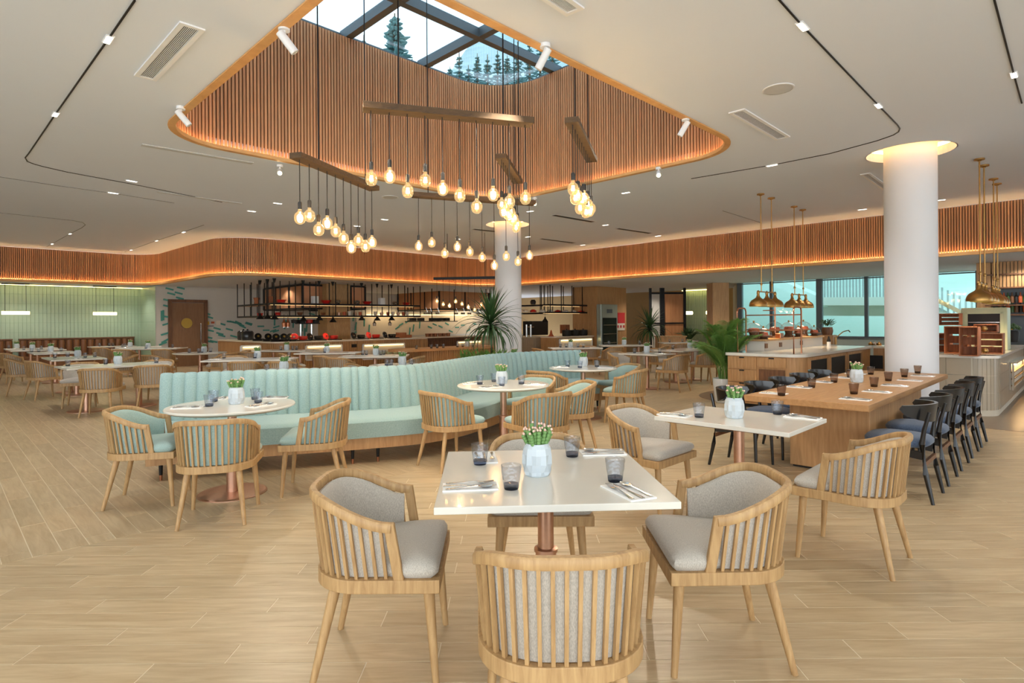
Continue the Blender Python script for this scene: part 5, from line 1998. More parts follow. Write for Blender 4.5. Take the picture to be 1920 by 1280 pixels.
q = PU(460, 620, KU0 + 0.35)
t = thing('soup_kettle', 'black twin soup kettle at the left end of the kitchen counter', 'kettle', (q[0], q[1], KZ))
for s in (-1, 1):
    MB().lathe([(0, 0.0), (0.17, 0.0), (0.185, 0.04), (0.185, 0.24), (0.15, 0.29), (0.05, 0.31), (0, 0.31)], UV(0, s * 0.17), 24).build('body', M['blackwood'], t, 40)
    MB().lathe([(0, 0.31), (0.025, 0.31), (0.03, 0.345), (0, 0.35)], UV(0, s * 0.17), 12).build('lid_knob', M['black'], t, 40)
MB().box((0.13, -0.13, 0.08), (0.12, 0.02, 0.05), PI / 4).build('badge', M['gold'], t)
for k, px in enumerate([484, 503, 518, 533, 545]):
    q = PU(px, 620, KU0 + 0.3) if px < 512 else on_counter(px)
    t = thing('chafing_pan', 'dark pan with raised steel lid, %s along the counter' % ['first', 'second', 'third', 'fourth', 'fifth'][k], 'pan', (q[0], q[1], KZ))
    MB().lathe([(0, 0), (0.16, 0), (0.18, 0.06), (0.17, 0.06), (0.15, 0.02), (0, 0.02)], n=20).build('pan', M['black'], t, 40)
    c = Vector((-0.05, 0.1, 0.13))
    ax = Vector((0.55, -0.75, 0.35)).normalized()
    MB().cone(c, c + ax * 0.02, 0.105, 0.10, 20).build('lid', M['black'], t, 40)
    MB().cone(c + ax * 0.02, c + ax * 0.05, 0.035, 0.025, 10).build('lid_knob', M['gold'], t, 40)
for px, m, l, lid in [(568, 'red', 'red cocotte with its lid leaning left, left of two', -1), (597, 'blackwood', 'black cocotte between the two red ones', -1), (626, 'red', 'red cocotte in front of the pale pillar', -1),
                      (677, 'blackwood', 'black cocotte right of the pale pillar', -1), (705, 'red', 'red cocotte with lid leaning, right of the pillar', -1), (735, 'blackwood', 'black cocotte at the right end of the counter', -1)]:
    p = on_counter(px)
    t = thing('cocotte', l, 'pot', p)
    MB().lathe([(0, 0.03), (0.10, 0.03), (0.125, 0.06), (0.13, 0.14), (0.12, 0.14), (0.11, 0.06), (0, 0.05)], n=24).build('pot', M[m], t, 40)
    MB().box((0, 0, 0.015), (0.36, 0.34, 0.03), PI / 4).build('burner', M['black'], t)
    d = Vector((-0.8, -0.35, 0.12))
    c = Vector((-0.21, -0.14, 0.115))
    ax = (Vector((0.3, -0.9, 0.25)) if px == 568 else Vector((0.85, -0.4, 0.3))).normalized()
    MB().cone(c, c + ax * 0.025, 0.118, 0.10, 22).build('lid', M[m], t, 40)
    MB().cone(c + ax * 0.025, c + ax * 0.05, 0.03, 0.025, 10).build('lid_knob', M['steel'], t, 40)
# shelf of pots over the counter, small copper warmers
t = thing('pass_shelf', 'steel pass shelf with black and red pots behind the counter', 'shelf')
v = KV0 + 0.55
a, b = to_uv(PV(558, 600, v))[0], to_uv(PV(595, 600, v))[0]
zz = PV(577, 600.5, v)[2]
MB().bar(UV(a, v, zz), UV(b, v, zz), 0.35, 0.03).build('shelf', M['black'], t)
for f in (0.15, 0.7):
    u = a + (b - a) * f
    MB().cone(UV(u, v, KZ), UV(u, v, zz), 0.04, 0.04, 14).build('post', M['steel'], t, 40)
for k, (px, m) in enumerate([(553, 'dark'), (580, 'red'), (566, 'dark'), (592, 'dark')]):
    q = PV(px, 598, v)
    o = MB().lathe([(0, 0), (0.1, 0), (0.11, 0.1), (0.1, 0.1), (0, 0.11)], (q[0], q[1], zz + 0.015), 16).build('stock_pot', M[m], None, 40)
    tag(o, ['black pot at the left of the pass shelf', 'red pot on the pass shelf', 'black pot in the middle of the pass shelf', 'black pot at the right of the pass shelf'][k], 'pot')
for px in (532.5, 540):
    q = PV(px, 598, RV)
    t = thing('copper_warmer', 'small copper warmer lamp above the pans' + (', left one' if px < 535 else ', right one'), 'lamp', (q[0], q[1], PV(px, 600, RV)[2]))
    MB().lathe([(0, -0.1), (0.055, -0.1), (0.065, 0.02), (0.03, 0.06), (0.02, 0.12), (0, 0.13)], n=16).build('shade', M['coppertube'], t, 40)
    MB().lathe([(0.055, -0.11), (0.055, -0.04), (0.05, -0.04), (0.05, -0.11)], n=16).build('rim', M['steel'], t, 40)
    MB().cone((0, 0, 0.12), (0, 0, z_lo - q[2] + 0.1), 0.006, 0.006, 6).build('cord', M['cord'], t)
for px in (702, 731):
    q = PV(px, 603, RV)
    t = thing('copper_warmer', 'small steel warmer lamp over the red cocotte' if px == 702 else 'small steel warmer lamp at the right end of the counter', 'lamp', tuple(q))
    MB().lathe([(0, -0.07), (0.05, -0.07), (0.06, 0.02), (0.03, 0.06), (0.02, 0.1), (0, 0.1)], n=16).build('shade', M['steel'], t, 40)
    MB().cone((0, 0, 0.1), (0, 0, z_lo - q[2] + 0.02), 0.006, 0.006, 6).build('cord', M['cord'], t)
# food boards at the right end
for k, px in enumerate([742, 752, 762]):
    p = on_counter(px, v=KV0 + 0.45)
    o = MB().box((p[0], p[1], KZ + 0.05 + 0.04 * (k % 2)), (0.3, 0.22, 0.1 + 0.08 * (k % 2)), PI / 4).build('bread_crate', M['crate'], None, None, 0.01)
    tag(o, ['bread crate at the right end of the counter, nearest the black cocotte', 'taller bread crate in the middle at the counter end', 'bread crate at the very end of the counter'][k], 'crate')
plaque('socket_plate', 663.5, 643.5, 0.16, 0.1, M['dark'], v=KV0 - 0.03, parent=c1)

# ---- third bay, right of the white column
RB = 15.0                                   # plane of the tiled counter front (u)
tc = counter('tiled_counter', 'tan tiled kitchen counter right of the far white column', [Vector(UV(14.9, 16.6)), Vector(UV(14.9, 13.75))][::1], M['tan_tile'], None, 0.8, KZ, False)
tt = MB()
for r in range(3):
    for k in range(28):
        tt.box(UV(14.9 - 0.002, 16.55 - k * 0.1, 0.16 + r * 0.26), (0.093, 0.03, 0.25), -PI / 4)
tag(tt.build('tiles', M['tan_tile'], tc), kind='stuff')
tc2 = counter('tiled_counter', 'oak counter with a lit shelf beside the tiled one', [Vector(UV(14.9, 12.8)), Vector(UV(18.2, 12.8))], M['oak_dark'], None, 0.7)
niche(tc2, 1049, 1109, 637, 651, 12.76, '', 0)
ra, rb = 14.95, 17.9
rk = rack('hanging rack with lit shelves right of the far white column', ra, rb, 13.1, 13.5, (1.72, 1.98), 6)
rack('hanging rack with lit shelves behind the white column', 15.0, 15.4, 13.6, 16.4, (1.70, 1.98), 3)
for k, px in enumerate([985, 1000, 1017, 1032, 1046, 1060, 1075, 1090, 1100]):
    q = PV(px, 585, 13.3)
    o = MB().lathe([(0, 0), (0.10, 0), (0.12, 0.05), (0.05, 0.09), (0, 0.1)], (q[0], q[1], 1.735), 14).build('serving_dish', M[['paper', 'red', 'paper'][k % 3]], None, 40)
    tag(o, 'small dish on the lit rack shelf right of the column, %s from the left' % NTH[k], 'dish', 'dishes on the right rack shelf')
q = PV(1098, 568, 13.3)
tag(MB().lathe([(0, 0), (0.06, 0), (0.12, 0.12), (0.05, 0.16), (0, 0.15)], (q[0], q[1], 1.995), 12).build('red_ornament', M['red'], None, 40), 'red flower-like ornament on the upper rack shelf', 'ornament')
q = PV(1000, 566, 13.3)
tag(MB().lathe([(0, 0), (0.08, 0), (0.10, 0.10), (0.06, 0.16), (0, 0.16)], (q[0], q[1], 1.995), 12).build('basket', M['dark'], None, 40), 'dark basket on the upper rack shelf behind the column', 'basket')
for k, px in enumerate([1062, 1078, 1093]):
    q = PV(px, 627, 13.15)
    t = thing('stock_pot', 'black stock pot on the counter right of the column, %s of three' % ['left', 'middle', 'right'][k], 'pot', (q[0], q[1], KZ))
    MB().lathe([(0, 0), (0.15, 0), (0.16, 0.02), (0.16, 0.2), (0.15, 0.21), (0, 0.22)], n=22).build('body', M['dark'], t, 40)
    MB().lathe([(0, 0.22), (0.02, 0.22), (0.025, 0.25), (0, 0.255)], n=10).build('lid_knob', M['black'], t, 40)
q = PV(1059, 615, 13.6)
tag(MB().box((q[0], q[1], KZ + 0.24), (0.28, 0.24, 0.32), PI / 4).build('slatted_box', M['crate'], None, None, 0.01), 'orange wooden box standing behind the black stock pots', 'box')
q = PV(1033, 626, 13.3)
tag(MB().lathe([(0, 0), (0.11, 0), (0.05, 0.08), (0.03, 0.18), (0, 0.24)], (q[0], q[1], KZ), 12).build('food_cone', M['terracotta'], None, 40), 'orange cone-shaped food display on the tiled counter', 'food')
# dark oven and taps behind the column
q = PV(1004, 612, 15.2)
o = MB().box((q[0], q[1], 1.17), (0.9, 0.5, 0.54), PI / 4).build('dark_oven', M['dark'], None, None, 0.01)
tag(o, 'dark oven behind the tiled counter, right of the column', 'oven')
for px in (987, 995):
    q = PV(px, 612, 13.6)
    t = thing('beer_tap', 'steel column tap on the tiled counter, %s' % ('left one' if px < 990 else 'right one'), 'tap', (q[0], q[1], KZ))
    MB().cone((0, 0, 0), (0, 0, 0.42), 0.03, 0.03, 14).build('column', M['steel'], t, 40)
    MB().cone((0, 0, 0.34), (0.1, -0.1, 0.34), 0.015, 0.012, 8).build('spout', M['steel'], t, 40)
q = PV(1022, 604, 13.2)
t = thing('heat_lamp', 'black cone heat lamp right of the far white column', 'lamp', tuple(q))
obj('shade', hm_, t)
MB().cone((0, 0, 0.16), (0, 0, ZS - q[2]), 0.007, 0.007, 6).build('cord', M['cord'], t)

# ---- timber pillar with built-in fridge, panelled walls
uL, vL = to_uv(D(1119, 600, 21.0))
wp = thing('timber_pillar', 'tall vertically boarded oak pillar right of the far racks', 'pillar')
MB().bar(UV(uL + 0.55, vL + 0.55, 0), UV(uL + 0.55, vL + 0.55, ZS), 1.1, 1.1, up=(1, 1, 0)).build('core', M['oak_dark'], wp)
bd = MB().box((0, 0, ZS / 2), (0.215, 0.02, ZS)).mesh('board', M['oak_dark'])
for k in range(5):
    o = obj('board', bd, wp)
    o.location = UV(uL - 0.01, vL + 0.11 + k * 0.22, 0)
    o.rotation_euler = (0, 0, -PI / 4)
    o = obj('board', bd, wp)
    o.location = UV(uL + 0.11 + k * 0.22, vL - 0.01, 0)
    o.rotation_euler = (0, 0, PI / 4)
f0, f1 = to_uv(PV(1119, 600, vL - 0.03))[0], to_uv(PV(1150, 600, vL - 0.03))[0]
ft = PV(1134, 573.5, vL)[2]
fg = thing('glass_fridge', 'tall glass-fronted drinks fridge set in the oak wall', 'fridge', UV((f0 + f1) / 2, vL - 0.12, 0), PI / 4)
fw = f1 - f0
MB().box((0, 0.0, ft / 2), (fw, 0.2, ft)).build('cabinet', M['fridge'], fg, None, 0.01)
fd = MB().box((0, -0.11, ft * 0.40), (fw * 0.82, 0.02, ft * 0.72)).build('door', M['dark'], fg)
MB().box((0, -0.125, ft * 0.40), (fw * 0.8, 0.01, ft * 0.7)).build('pane', M['pane'], fd)
for k in range(4):
    MB().box((0, -0.135, ft * (0.15 + 0.16 * k)), (fw * 0.8, 0.012, 0.02)).build('rack_edge', M['steel'], fd)
MB().box((0, -0.112, ft * 0.88), (fw * 0.3, 0.02, 0.14)).build('vent_panel', M['steelgrey'], fg)
pw0, pw1 = to_uv(PV(1151, 600, vL))[0], to_uv(PV(1174, 600, vL))[0]
ow = struct(MB().bar(UV(pw0, vL + 0.02, ZS / 2), UV(pw1, vL + 0.02, ZS / 2), 0.06, ZS).build('wall_oak', M['walnut'] if 0 else M['oak_dark']))
tag(plaque('notice', 1165, 599, 0.46, 0.40, M['redpaper'], v=vL - 0.04, depth=0.01), 'red square notice on the oak wall right of the fridge', 'notice')
nt_ = tag(plaque('notice', 1164, 615.5, 0.50, 0.27, M['paper'], v=vL - 0.04, depth=0.01), 'pale picture notice just below the red one', 'notice')
for k in range(3):
    plaque('printed_emblem', 1158.5 + k * 5.5, 615, 0.1, 0.1, M['redpaper'], v=vL - 0.048, depth=0.004, parent=nt_)
# dark framed sliding panels
for i, (xa, xb, m) in enumerate([(1219, 1239, 'plaster'), (1243, 1283, 'slat_i')]):
    Yp = 22.5
    a, b = Vector(D(xa, 600, Yp)), Vector(D(xb, 600, Yp))
    pn = thing('sliding_panel', ['pale panel in a dark frame behind the small dracaena', 'dark-framed timber boarded sliding panel'][i], 'panel')
    MB().bar((a.x, a.y, 1.3), (b.x, b.y, 1.3), 0.05, 2.4).build('infill', M[m], pn)
    fr = MB()
    for q in (a, b):
        fr.bar((q.x, q.y - 0.05, 0), (q.x, q.y - 0.05, ZS + 0.0), 0.09, 0.09, up=(0, 1, 0))
    fr.bar((a.x, a.y - 0.05, 2.48), (b.x, b.y - 0.05, 2.48), 0.07, 0.07)
    fr.bar((a.x, a.y - 0.05, 1.32), (b.x, b.y - 0.05, 1.32), 0.05, 0.05)
    fr.build('frame', M['black'], pn)
AU = 22.25
g0, g1 = to_uv(PU(1284, 600, AU))[1], to_uv(PU(1349, 600, AU))[1]
gw = struct(MB().bar(UV(AU, g0, ZS / 2), UV(AU, g1, ZS / 2), 0.05, ZS).build('wall_alcove', M['green_grout']))
al = MB()
for k in range(17):
    v = g0 + (g1 - g0) * (k + 0.5) / 17
    for r in range(9):
        al.box(UV(AU - 0.035, v, (r + 0.5) * 0.3), (abs(g1 - g0) / 17 - 0.01, 0.02, 0.29), -PI / 4)
tag(al.build('tiles', M['green_tile'], gw), kind='stuff')
MB().bar(UV(AU - 0.2, g0, ZS - 0.03), UV(AU - 0.2, g1, ZS - 0.03), 0.04, 0.02).build('led_strip', M['led_wash'], gw)
for k, (xa, xb) in enumerate([(1286, 1298), (1325, 1332)]):
    a, b = Vector(PU(xa, 591.5, 21.4)), Vector(PU(xb, 591.5, 21.4))
    b.z = a.z
    l = thing('pendant_tube', ['glowing tube pendant right of the timber sliding panel', 'glowing tube pendant half behind the palm'][k], 'lamp', tuple(a))
    MB().cone((0, 0, 0), tuple(b - a), 0.07, 0.07, 14).build('tube', M['tube'], l, 40)
    MB().cone((0.1, 0, 0.06), (0.1, 0, ZS - a.z), 0.006, 0.006, 6).build('cable', M['cord'], l)
p = D(1352, 600, 19.5)
struct(MB().box((p[0], p[1] + 0.3, ZS / 2), (0.55, 0.6, ZS)).build('wall_pier', M['oak_dark']))
sb_ = thing('sideboard', 'low oak sideboard beneath the timber sliding panel', 'cabinet', D(1256, 660, 20.5)[:2] + (0,))
MB().box((0, 0, 0.42), (0.95, 0.5, 0.84)).build('carcass', M['oak_dark'], sb_, None, 0.005)
MB().box((0, 0, 0.86), (1.02, 0.56, 0.04)).build('top', M['oak'], sb_)
for s in (-1, 1):
    MB().box((s * 0.235, -0.255, 0.42), (0.44, 0.02, 0.74)).build('door', M['oak_dark'], sb_)

# ================================================================== WINDOWS AND COURTYARD ON THE RIGHT
WU = 19.6
wv = [to_uv(PU(x, 600, WU))[1] for x in (1388, 1447, 1537, 1625, 1700, 1834)]
wsill = PU(1600, 643, WU)[2]
win = struct(MB().bar(UV(WU, wv[0], wsill), UV(WU, -9, wsill), 0.14, 0.10).build('window_2', M['steelgrey']))
MB().bar(UV(WU, wv[0], ZS - 0.04), UV(WU, -9, ZS - 0.04), 0.12, 0.03).build('head_rail', M['steelgrey'], win)
for k, v in enumerate(wv):
    w = 0.17 if k in (0, 2) else 0.09
    MB().bar(UV(WU, v, wsill), UV(WU, v, ZS), w, 0.12, up=(1, 1, 0)).build('mullion', M['steelgrey'], win)
for k in range(5):
    MB().bar(UV(WU, wv[k], (wsill + ZS) / 2), UV(WU, wv[k + 1], (wsill + ZS) / 2), 0.012, ZS - wsill).build('pane', M['pane'], win)
struct(MB().bar(UV(WU, wv[0], wsill / 2), UV(WU, -9, wsill / 2), 0.14, wsill).build('wall_right', M['concrete']))
struct(MB().bar(UV(WU, wv[0] + 0.02, ZS / 2), UV(22.4, VB, ZS / 2), 0.14, ZS).build('wall_nook', M['plaster']))
CU = 25.5
struct(MB().bar(UV(CU, 16, 3.0), UV(CU, -9, 3.0), 0.2, 6.4).build('wall_courtyard', M['courtyard']))
BU = 23.0
st = thing('outdoor_stair', 'pale outdoor stair and landing with a white railing beyond the windows', 'stairs')


def pu3(x, y, u=BU):
    return Vector(PU(x, y, u))


a, b = pu3(1545, 574), pu3(1760, 577)
MB().bar(a, b, 1.2, 0.28).build('landing', M['concrete'], st)
n = 34
for k in range(n):
    q = a.lerp(b, k / n)
    MB().bar((q.x - 0.4, q.y - 0.4, q.z), (q.x - 0.4, q.y - 0.4, q.z + 1.1), 0.05, 0.05, up=(1, 1, 0)).build('baluster', M['railing'], st)
MB().bar((a.x - 0.4, a.y - 0.4, a.z + 1.1), (b.x - 0.4, b.y - 0.4, b.z + 1.1), 0.06, 0.06).build('handrail', M['railing'], st)
MB().bar(pu3(1452, 532), pu3(1550, 577), 1.0, 0.3).build('upper_flight', M['courtyard'], st)
MB().bar(pu3(1540, 590, BU + 0.5), pu3(1700, 592, BU + 0.5), 0.3, 0.42).build('beam', M['concrete'], st)
MB().bar(pu3(1752, 590), pu3(1850, 640), 1.0, 0.25).build('lower_flight', M['concrete'], st)
for k in range(9):
    q = pu3(1752, 585).lerp(pu3(1850, 636), k / 9)
    MB().bar((q.x - 0.4, q.y - 0.4, q.z), (q.x - 0.4, q.y - 0.4, q.z + 0.75), 0.05, 0.05, up=(1, 1, 0)).build('baluster', M['railing'], st)
q0, q1 = pu3(1752, 569), pu3(1822, 606)
MB().bar((q0.x - 0.4, q0.y - 0.4, q0.z), (q1.x - 0.4, q1.y - 0.4, q1.z), 0.09, 0.12).build('handrail', M['oak'], st)

# ================================================================== BUFFET ISLAND
BZ = 0.88
bu0, bv0, bv1, bu1 = 9.37, 3.12, 4.36, 13.3
bi = thing('buffet_island', 'oak buffet island with drawers and brass rails right of the palm', 'counter')
ol = arcfillet([UV(bu0 + 0.03, bv0 + 0.03), UV(bu1, bv0 + 0.03), UV(bu1, bv1 - 0.03), UV(bu0 + 0.03, bv1 - 0.03)], [0.22, 0, 0, 0.05], 8, closed=True)
MB().prism(ccw(ol), 0.06, BZ - 0.045).build('carcass', M['oak_dark'], bi, 30)
ol2 = arcfillet([UV(bu0, bv0), UV(bu1, bv0), UV(bu1, bv1), UV(bu0, bv1)], [0.25, 0, 0, 0.06], 8, closed=True)
MB().prism(ccw(ol2), BZ - 0.045, BZ).build('worktop', M['quartz'], bi, 30)
MB().prism(ccw([UV(bu0 + 0.1, bv0 + 0.1), UV(bu1, bv0 + 0.1), UV(bu1, bv1 - 0.1), UV(bu0 + 0.1, bv1 - 0.1)]), 0, 0.06).build('kick_plate', M['dark'], bi)


def drawer(v0, v1, z0, z1):
    d = MB().bar(UV(bu0 + 0.022, v0, (z0 + z1) / 2), UV(bu0 + 0.022, v1, (z0 + z1) / 2), 0.022, z1 - z0).build('drawer', M['oak_dark'], bi)
    s_ = MB()
    k = int((v1 - v0) / 0.045)
    for i in range(1, k):
        v = v0 + (v1 - v0) * i / k
        s_.bar(UV(bu0 + 0.009, v, z0 + 0.01), UV(bu0 + 0.009, v, z1 - 0.01), 0.026, 0.008, up=(1, 1, 0))
    tag(s_.build('ribs', M['oak_dark'], d), kind='stuff')
    vm = (v0 + v1) / 2
    MB().bar(UV(bu0 + 0.006, vm - 0.04, z1 - 0.012), UV(bu0 + 0.006, vm + 0.04, z1 - 0.012), 0.01, 0.02).build('finger_pull', M['dark'], d)


vm = 3.82
for z0, z1 in ((0.62, 0.82), (0.41, 0.61), (0.10, 0.40)):
    drawer(vm + 0.01, bv1 - 0.06, z0, z1)
drawer(bv0 + 0.25, vm - 0.01, 0.66, 0.82)
drawer(bv0 + 0.25, vm - 0.01, 0.10, 0.40)
MB().bar(UV(bu0 + 0.03, bv0 + 0.27, 0.53), UV(bu0 + 0.03, vm - 0.03, 0.53), 0.03, 0.20).build('open_niche', M['walnut'], bi)
MB().bar(UV(bu0 + 0.018, bv0 + 0.27, 0.42), UV(bu0 + 0.018, vm - 0.03, 0.42), 0.03, 0.025).build('niche_sill', M['oak'], bi)
# glazed fronts on the long side
for k in range(3):
    u = 10.15 + k * 1.0
    f = MB()
    for uu in (u - 0.45, u + 0.45):
        f.bar(UV(uu, bv0 + 0.02, 0.15), UV(uu, bv0 + 0.02, 0.80), 0.06, 0.03, up=(1, 1, 0))
    f.bar(UV(u - 0.45, bv0 + 0.02, 0.80), UV(u + 0.45, bv0 + 0.02, 0.80), 0.03, 0.05)
    dr = f.build('glazed_door', M['oak_dark'], bi)
    MB().bar(UV(u - 0.42, bv0 + 0.024, 0.47), UV(u + 0.42, bv0 + 0.024, 0.47), 0.012, 0.62).build('pane', M['dark'], dr)
# raised shelf for cakes
rv0, rv1, ru0, ru1 = 4.0, 4.33, 10.15, 13.2
MB().prism(ccw([UV(ru0, rv0), UV(ru1, rv0), UV(ru1, rv1), UV(ru0, rv1)]), BZ, BZ + 0.17).build('raised_plinth', M['plaster'], bi)
MB().prism(ccw([UV(ru0 - 0.02, rv0 - 0.03), UV(ru1 + 0.02, rv0 - 0.03), UV(ru1 + 0.02, rv1 + 0.03), UV(ru0 - 0.02, rv1 + 0.03)]), BZ + 0.17, BZ + 0.2).build('raised_shelf', M['oak'], bi)
for k, px in enumerate((1436, 1463, 1502)):
    q = PV(px, 650, rv0 - 0.01)
    MB().box((q[0], q[1], BZ + 0.09), (0.1, 0.02, 0.08), PI / 4).build('socket_plate', M['walnut'], bi)
# brass pipe frame
pf = MB()
RT = 0.013
for v in (4.22, 3.32):
    pf.tube([UV(9.58, v, BZ), UV(9.58, v, 1.56), UV(9.60, v, 1.60), UV(9.64, v, 1.62), UV(9.86, v, 1.62), UV(9.90, v, 1.60), UV(9.92, v, 1.56), UV(9.92, v, BZ)], RT, 8)
for z in (1.50, 1.25):
    pf.tube([UV(9.92, 4.22, z), UV(9.92, 3.32, z)], 0.010, 8)
pf.tube([UV(10.1, 3.8, 1.2), UV(10.1, 3.8, 1.64)], 0.014, 8)
pf.tube([UV(10.1, 3.8, 1.58), UV(10.1, 4.0, 1.58)], 0.008, 8)
pf.build('pipe_frame', M['coppertube'], bi, 50)
# cake stands under glass cloches
for k, (px, lift, r) in enumerate([(1413, 0.12, 0.165), (1431, 0.05, 0.14), (1452, 0.13, 0.165), (1478.5, 0.13, 0.155), (1496, 0.06, 0.12), (1506, 0.13, 0.165), (1526, 0.05, 0.13)]):
    q = PV(px, 630, rv0 + (0.10 if lift < 0.1 else 0.22))
    t = thing('cake_stand', 'wooden cake stand under a glass cloche, %s from the left on the buffet' % ['first and tall', 'second and low', 'third and tall', 'fourth and tall', 'fifth and low', 'sixth and tall', 'seventh and low'][k], 'cake stand', (q[0], q[1], BZ + 0.2))
    MB().lathe([(0, 0), (r * 0.62, 0), (r * 0.4, lift * 0.5), (r * 0.5, lift), (r * 1.02, lift), (r * 1.02, lift + 0.018), (0, lift + 0.018)], n=24).build('stand', M['walnut'], t, 40)
    dome = [(r * math.cos(a), lift + 0.018 + r * 0.95 * math.sin(a)) for a in [PI / 2 * j / 8 for j in range(9)]]
    MB().lathe(dome, n=24).build('cloche', M['cloche'], t, 60)
    MB().lathe([(0, -0.01), (0.012, 0), (0.018, 0.018), (0.012, 0.032), (0, 0.034)], (0, 0, lift + 0.018 + r * 0.95), 12).build('knob', M['brass'], t, 50)
    MB().lathe([(0, 0), (r * 0.6, 0), (r * 0.5, 0.05), (0, 0.06)], (0, 0, lift + 0.02), 14).build('pastry', M['terracotta'], t, 40)
q = PV(1461, 637, rv0 + 0.05)
tag(MB().box((q[0], q[1], BZ + 0.2 + 0.05), (0.16, 0.1, 0.09), PI / 4).build('copper_box', M['coppertube'], None, None, 0.01), 'copper box between the cake stands on the buffet', 'box')
q = PV(1551, 628, 4.1)
t = thing('potted_plant', 'bushy green plant in a wooden tub at the right end of the buffet shelf', 'plant', (q[0], q[1], BZ + 0.2))
MB().box((0, 0, -0.10), (0.3, 0.3, 0.2), PI / 4).build('block', M['oak_dark'], t)
MB().lathe([(0, 0), (0.095, 0), (0.115, 0.09), (0.10, 0.17), (0.09, 0.17), (0.09, 0.14), (0, 0.14)], n=20).build('tub', M['walnut'], t, 40)
lf = MB()
rnd = random.Random(5)
for k in range(70):
    a, e = rnd.random() * 2 * PI, rnd.random()
    p0 = Vector((0.03 * math.cos(a), 0.03 * math.sin(a), 0.16))
    p1 = Vector((0.16 * e * math.cos(a), 0.16 * e * math.sin(a), 0.22 + 0.12 * rnd.random()))
    lf.bar(p0.lerp(p1, 0.5), p1, 0.006, 0.004)
    lf.bar(p1, p1 + Vector((0.03 * math.cos(a), 0.03 * math.sin(a), 0.012)), 0.03, 0.004)
tag(lf.build('foliage', M['leaf_dark'], t), kind='stuff')
q = PV(1553, 660, 3.75)
t = thing('bottle', 'small dark-topped bottle on the buffet near the tap', 'bottle', (q[0], q[1], BZ))
MB().lathe([(0, 0), (0.035, 0), (0.035, 0.09), (0, 0.095)], n=16).build('body', M['white'], t, 40)
MB().lathe([(0.035, 0.09), (0.035, 0.12), (0.02, 0.16), (0.014, 0.2), (0, 0.2)], n=16).build('neck', M['dark'], t, 40)
q = PV(1566, 656, 3.9)
t = thing('beer_tap', 'slender brass arm tap on the buffet before the windows', 'tap', (q[0], q[1], BZ))
MB().cone((0, 0, 0), (0, 0, 0.16), 0.02, 0.016, 12).build('base', M['brass'], t, 40)
MB().tube([(0, 0, 0.14), (0.22, 0.1, 0.27), (0.36, 0.14, 0.30), (0.40, 0.15, 0.26)], 0.011, 8).build('arm', M['brass'], t, 50)
# counter returning towards the column
rc = counter('buffet_return', 'oak counter returning towards the right column with a black opening', [Vector(UV(13.3, 3.1)), Vector(UV(13.3, 2.0))], M['oak_dark'], None, 0.8, BZ, False, 'stone')
q0, q1 = PU(1630, 688, 13.28), PU(1654, 688, 13.28)
MB().bar(q0, (q1[0], q1[1], q0[2]), 0.03, 0.26).build('black_opening', M['dark'], rc)
for k, px in enumerate((1632, 1640, 1648)):
    q = PU(px, 652, 13.7)
    tag(MB().lathe([(0, 0), (0.04, 0), (0.045, 0.04), (0.02, 0.06), (0, 0.08)], (q[0], q[1], BZ), 12).build('sugar_bowl', M['brass' if k != 1 else 'steel'], None, 40), 'small metal bowl on the counter before the windows, %s from the left' % NTH[k], 'bowl', 'metal bowls before the windows')

# ---- tiled counter right of the column, with crates and an oven
ru, rv = 10.7, 0.95
VL = to_uv(PU(1672, 650, ru))[1]
path = [Vector(p) for p in arcfillet([UV(ru, VL), UV(ru, rv), UV(15.4, rv)], [0, 0.28, 0], 8)]
t = counter('tiled_bar', 'tan tiled counter with white rounded top right of the white column', path, M['tan_grout'], None, 0.85, BZ, False, 'quartz')
MB().sweep([(p.x, p.y, 0) for p in path], [(-0.1, 0), (-0.04, 0), (-0.04, 0.07), (-0.1, 0.07)]).build('kick_plate', M['dark'], t)
tm = MB().box((0, 0, 0), (0.292, 0.014, 0.246)).mesh('tile', M['tan_tile'])
for r in range(3):
    z = 0.09 + 0.125 + r * 0.25
    for k in range(int((VL - rv - 0.3) / 0.298)):
        o = obj('tile', tm, t)
        o.location = UV(ru + 0.014, rv + 0.30 + 0.15 + k * 0.298, z)
        o.rotation_euler = (0, 0, -PI / 4)
    for k in range(14):
        o = obj('tile', tm, t)
        o.location = UV(ru + 0.30 + 0.15 + k * 0.298, rv + 0.014, z)
        o.rotation_euler = (0, 0, PI / 4)
cm_ = MB()
for k in range(8):
    a0, a1 = PI + PI / 2 * k / 8 + 0.01, PI + PI / 2 * (k + 1) / 8 - 0.01
    pts = []
    for rr_ in (0.268, 0.25):
        for aa_ in (a0, a1):
            pts.append(UV(ru + 0.28 + rr_ * math.cos(aa_), rv + 0.28 + rr_ * math.sin(aa_)))
    for r in range(3):
        z0 = 0.09 + r * 0.25
        vs = [(p[0], p[1], z) for z in (z0, z0 + 0.246) for p in (pts[0], pts[1], pts[3], pts[2])]
        MB().add(vs, [(0, 1, 5, 4), (1, 2, 6, 5), (2, 3, 7, 6), (3, 0, 4, 7), (4, 5, 6, 7), (3, 2, 1, 0)]).build('corner_tile', M['tan_tile'], t)
a0, a1 = to_uv(PV(1892, 720, rv))[0], to_uv(PV(1913, 720, rv))[0]
nb = MB().bar(UV(a0, rv - 0.002, 0.47), UV(a1, rv - 0.002, 0.47), 0.03, 0.44).build('niche_back', M['paper'], t)
nf = MB()
nf.bar(UV(a0, rv - 0.04, 0.69), UV(a1, rv - 0.04, 0.69), 0.09, 0.02)
for aa in (a0, a1):
    nf.bar(UV(aa, rv - 0.04, 0.25), UV(aa, rv - 0.04, 0.69), 0.02, 0.09, up=(1, 1, 0))
nf.build('niche_frame', M['tan_tile'], nb)
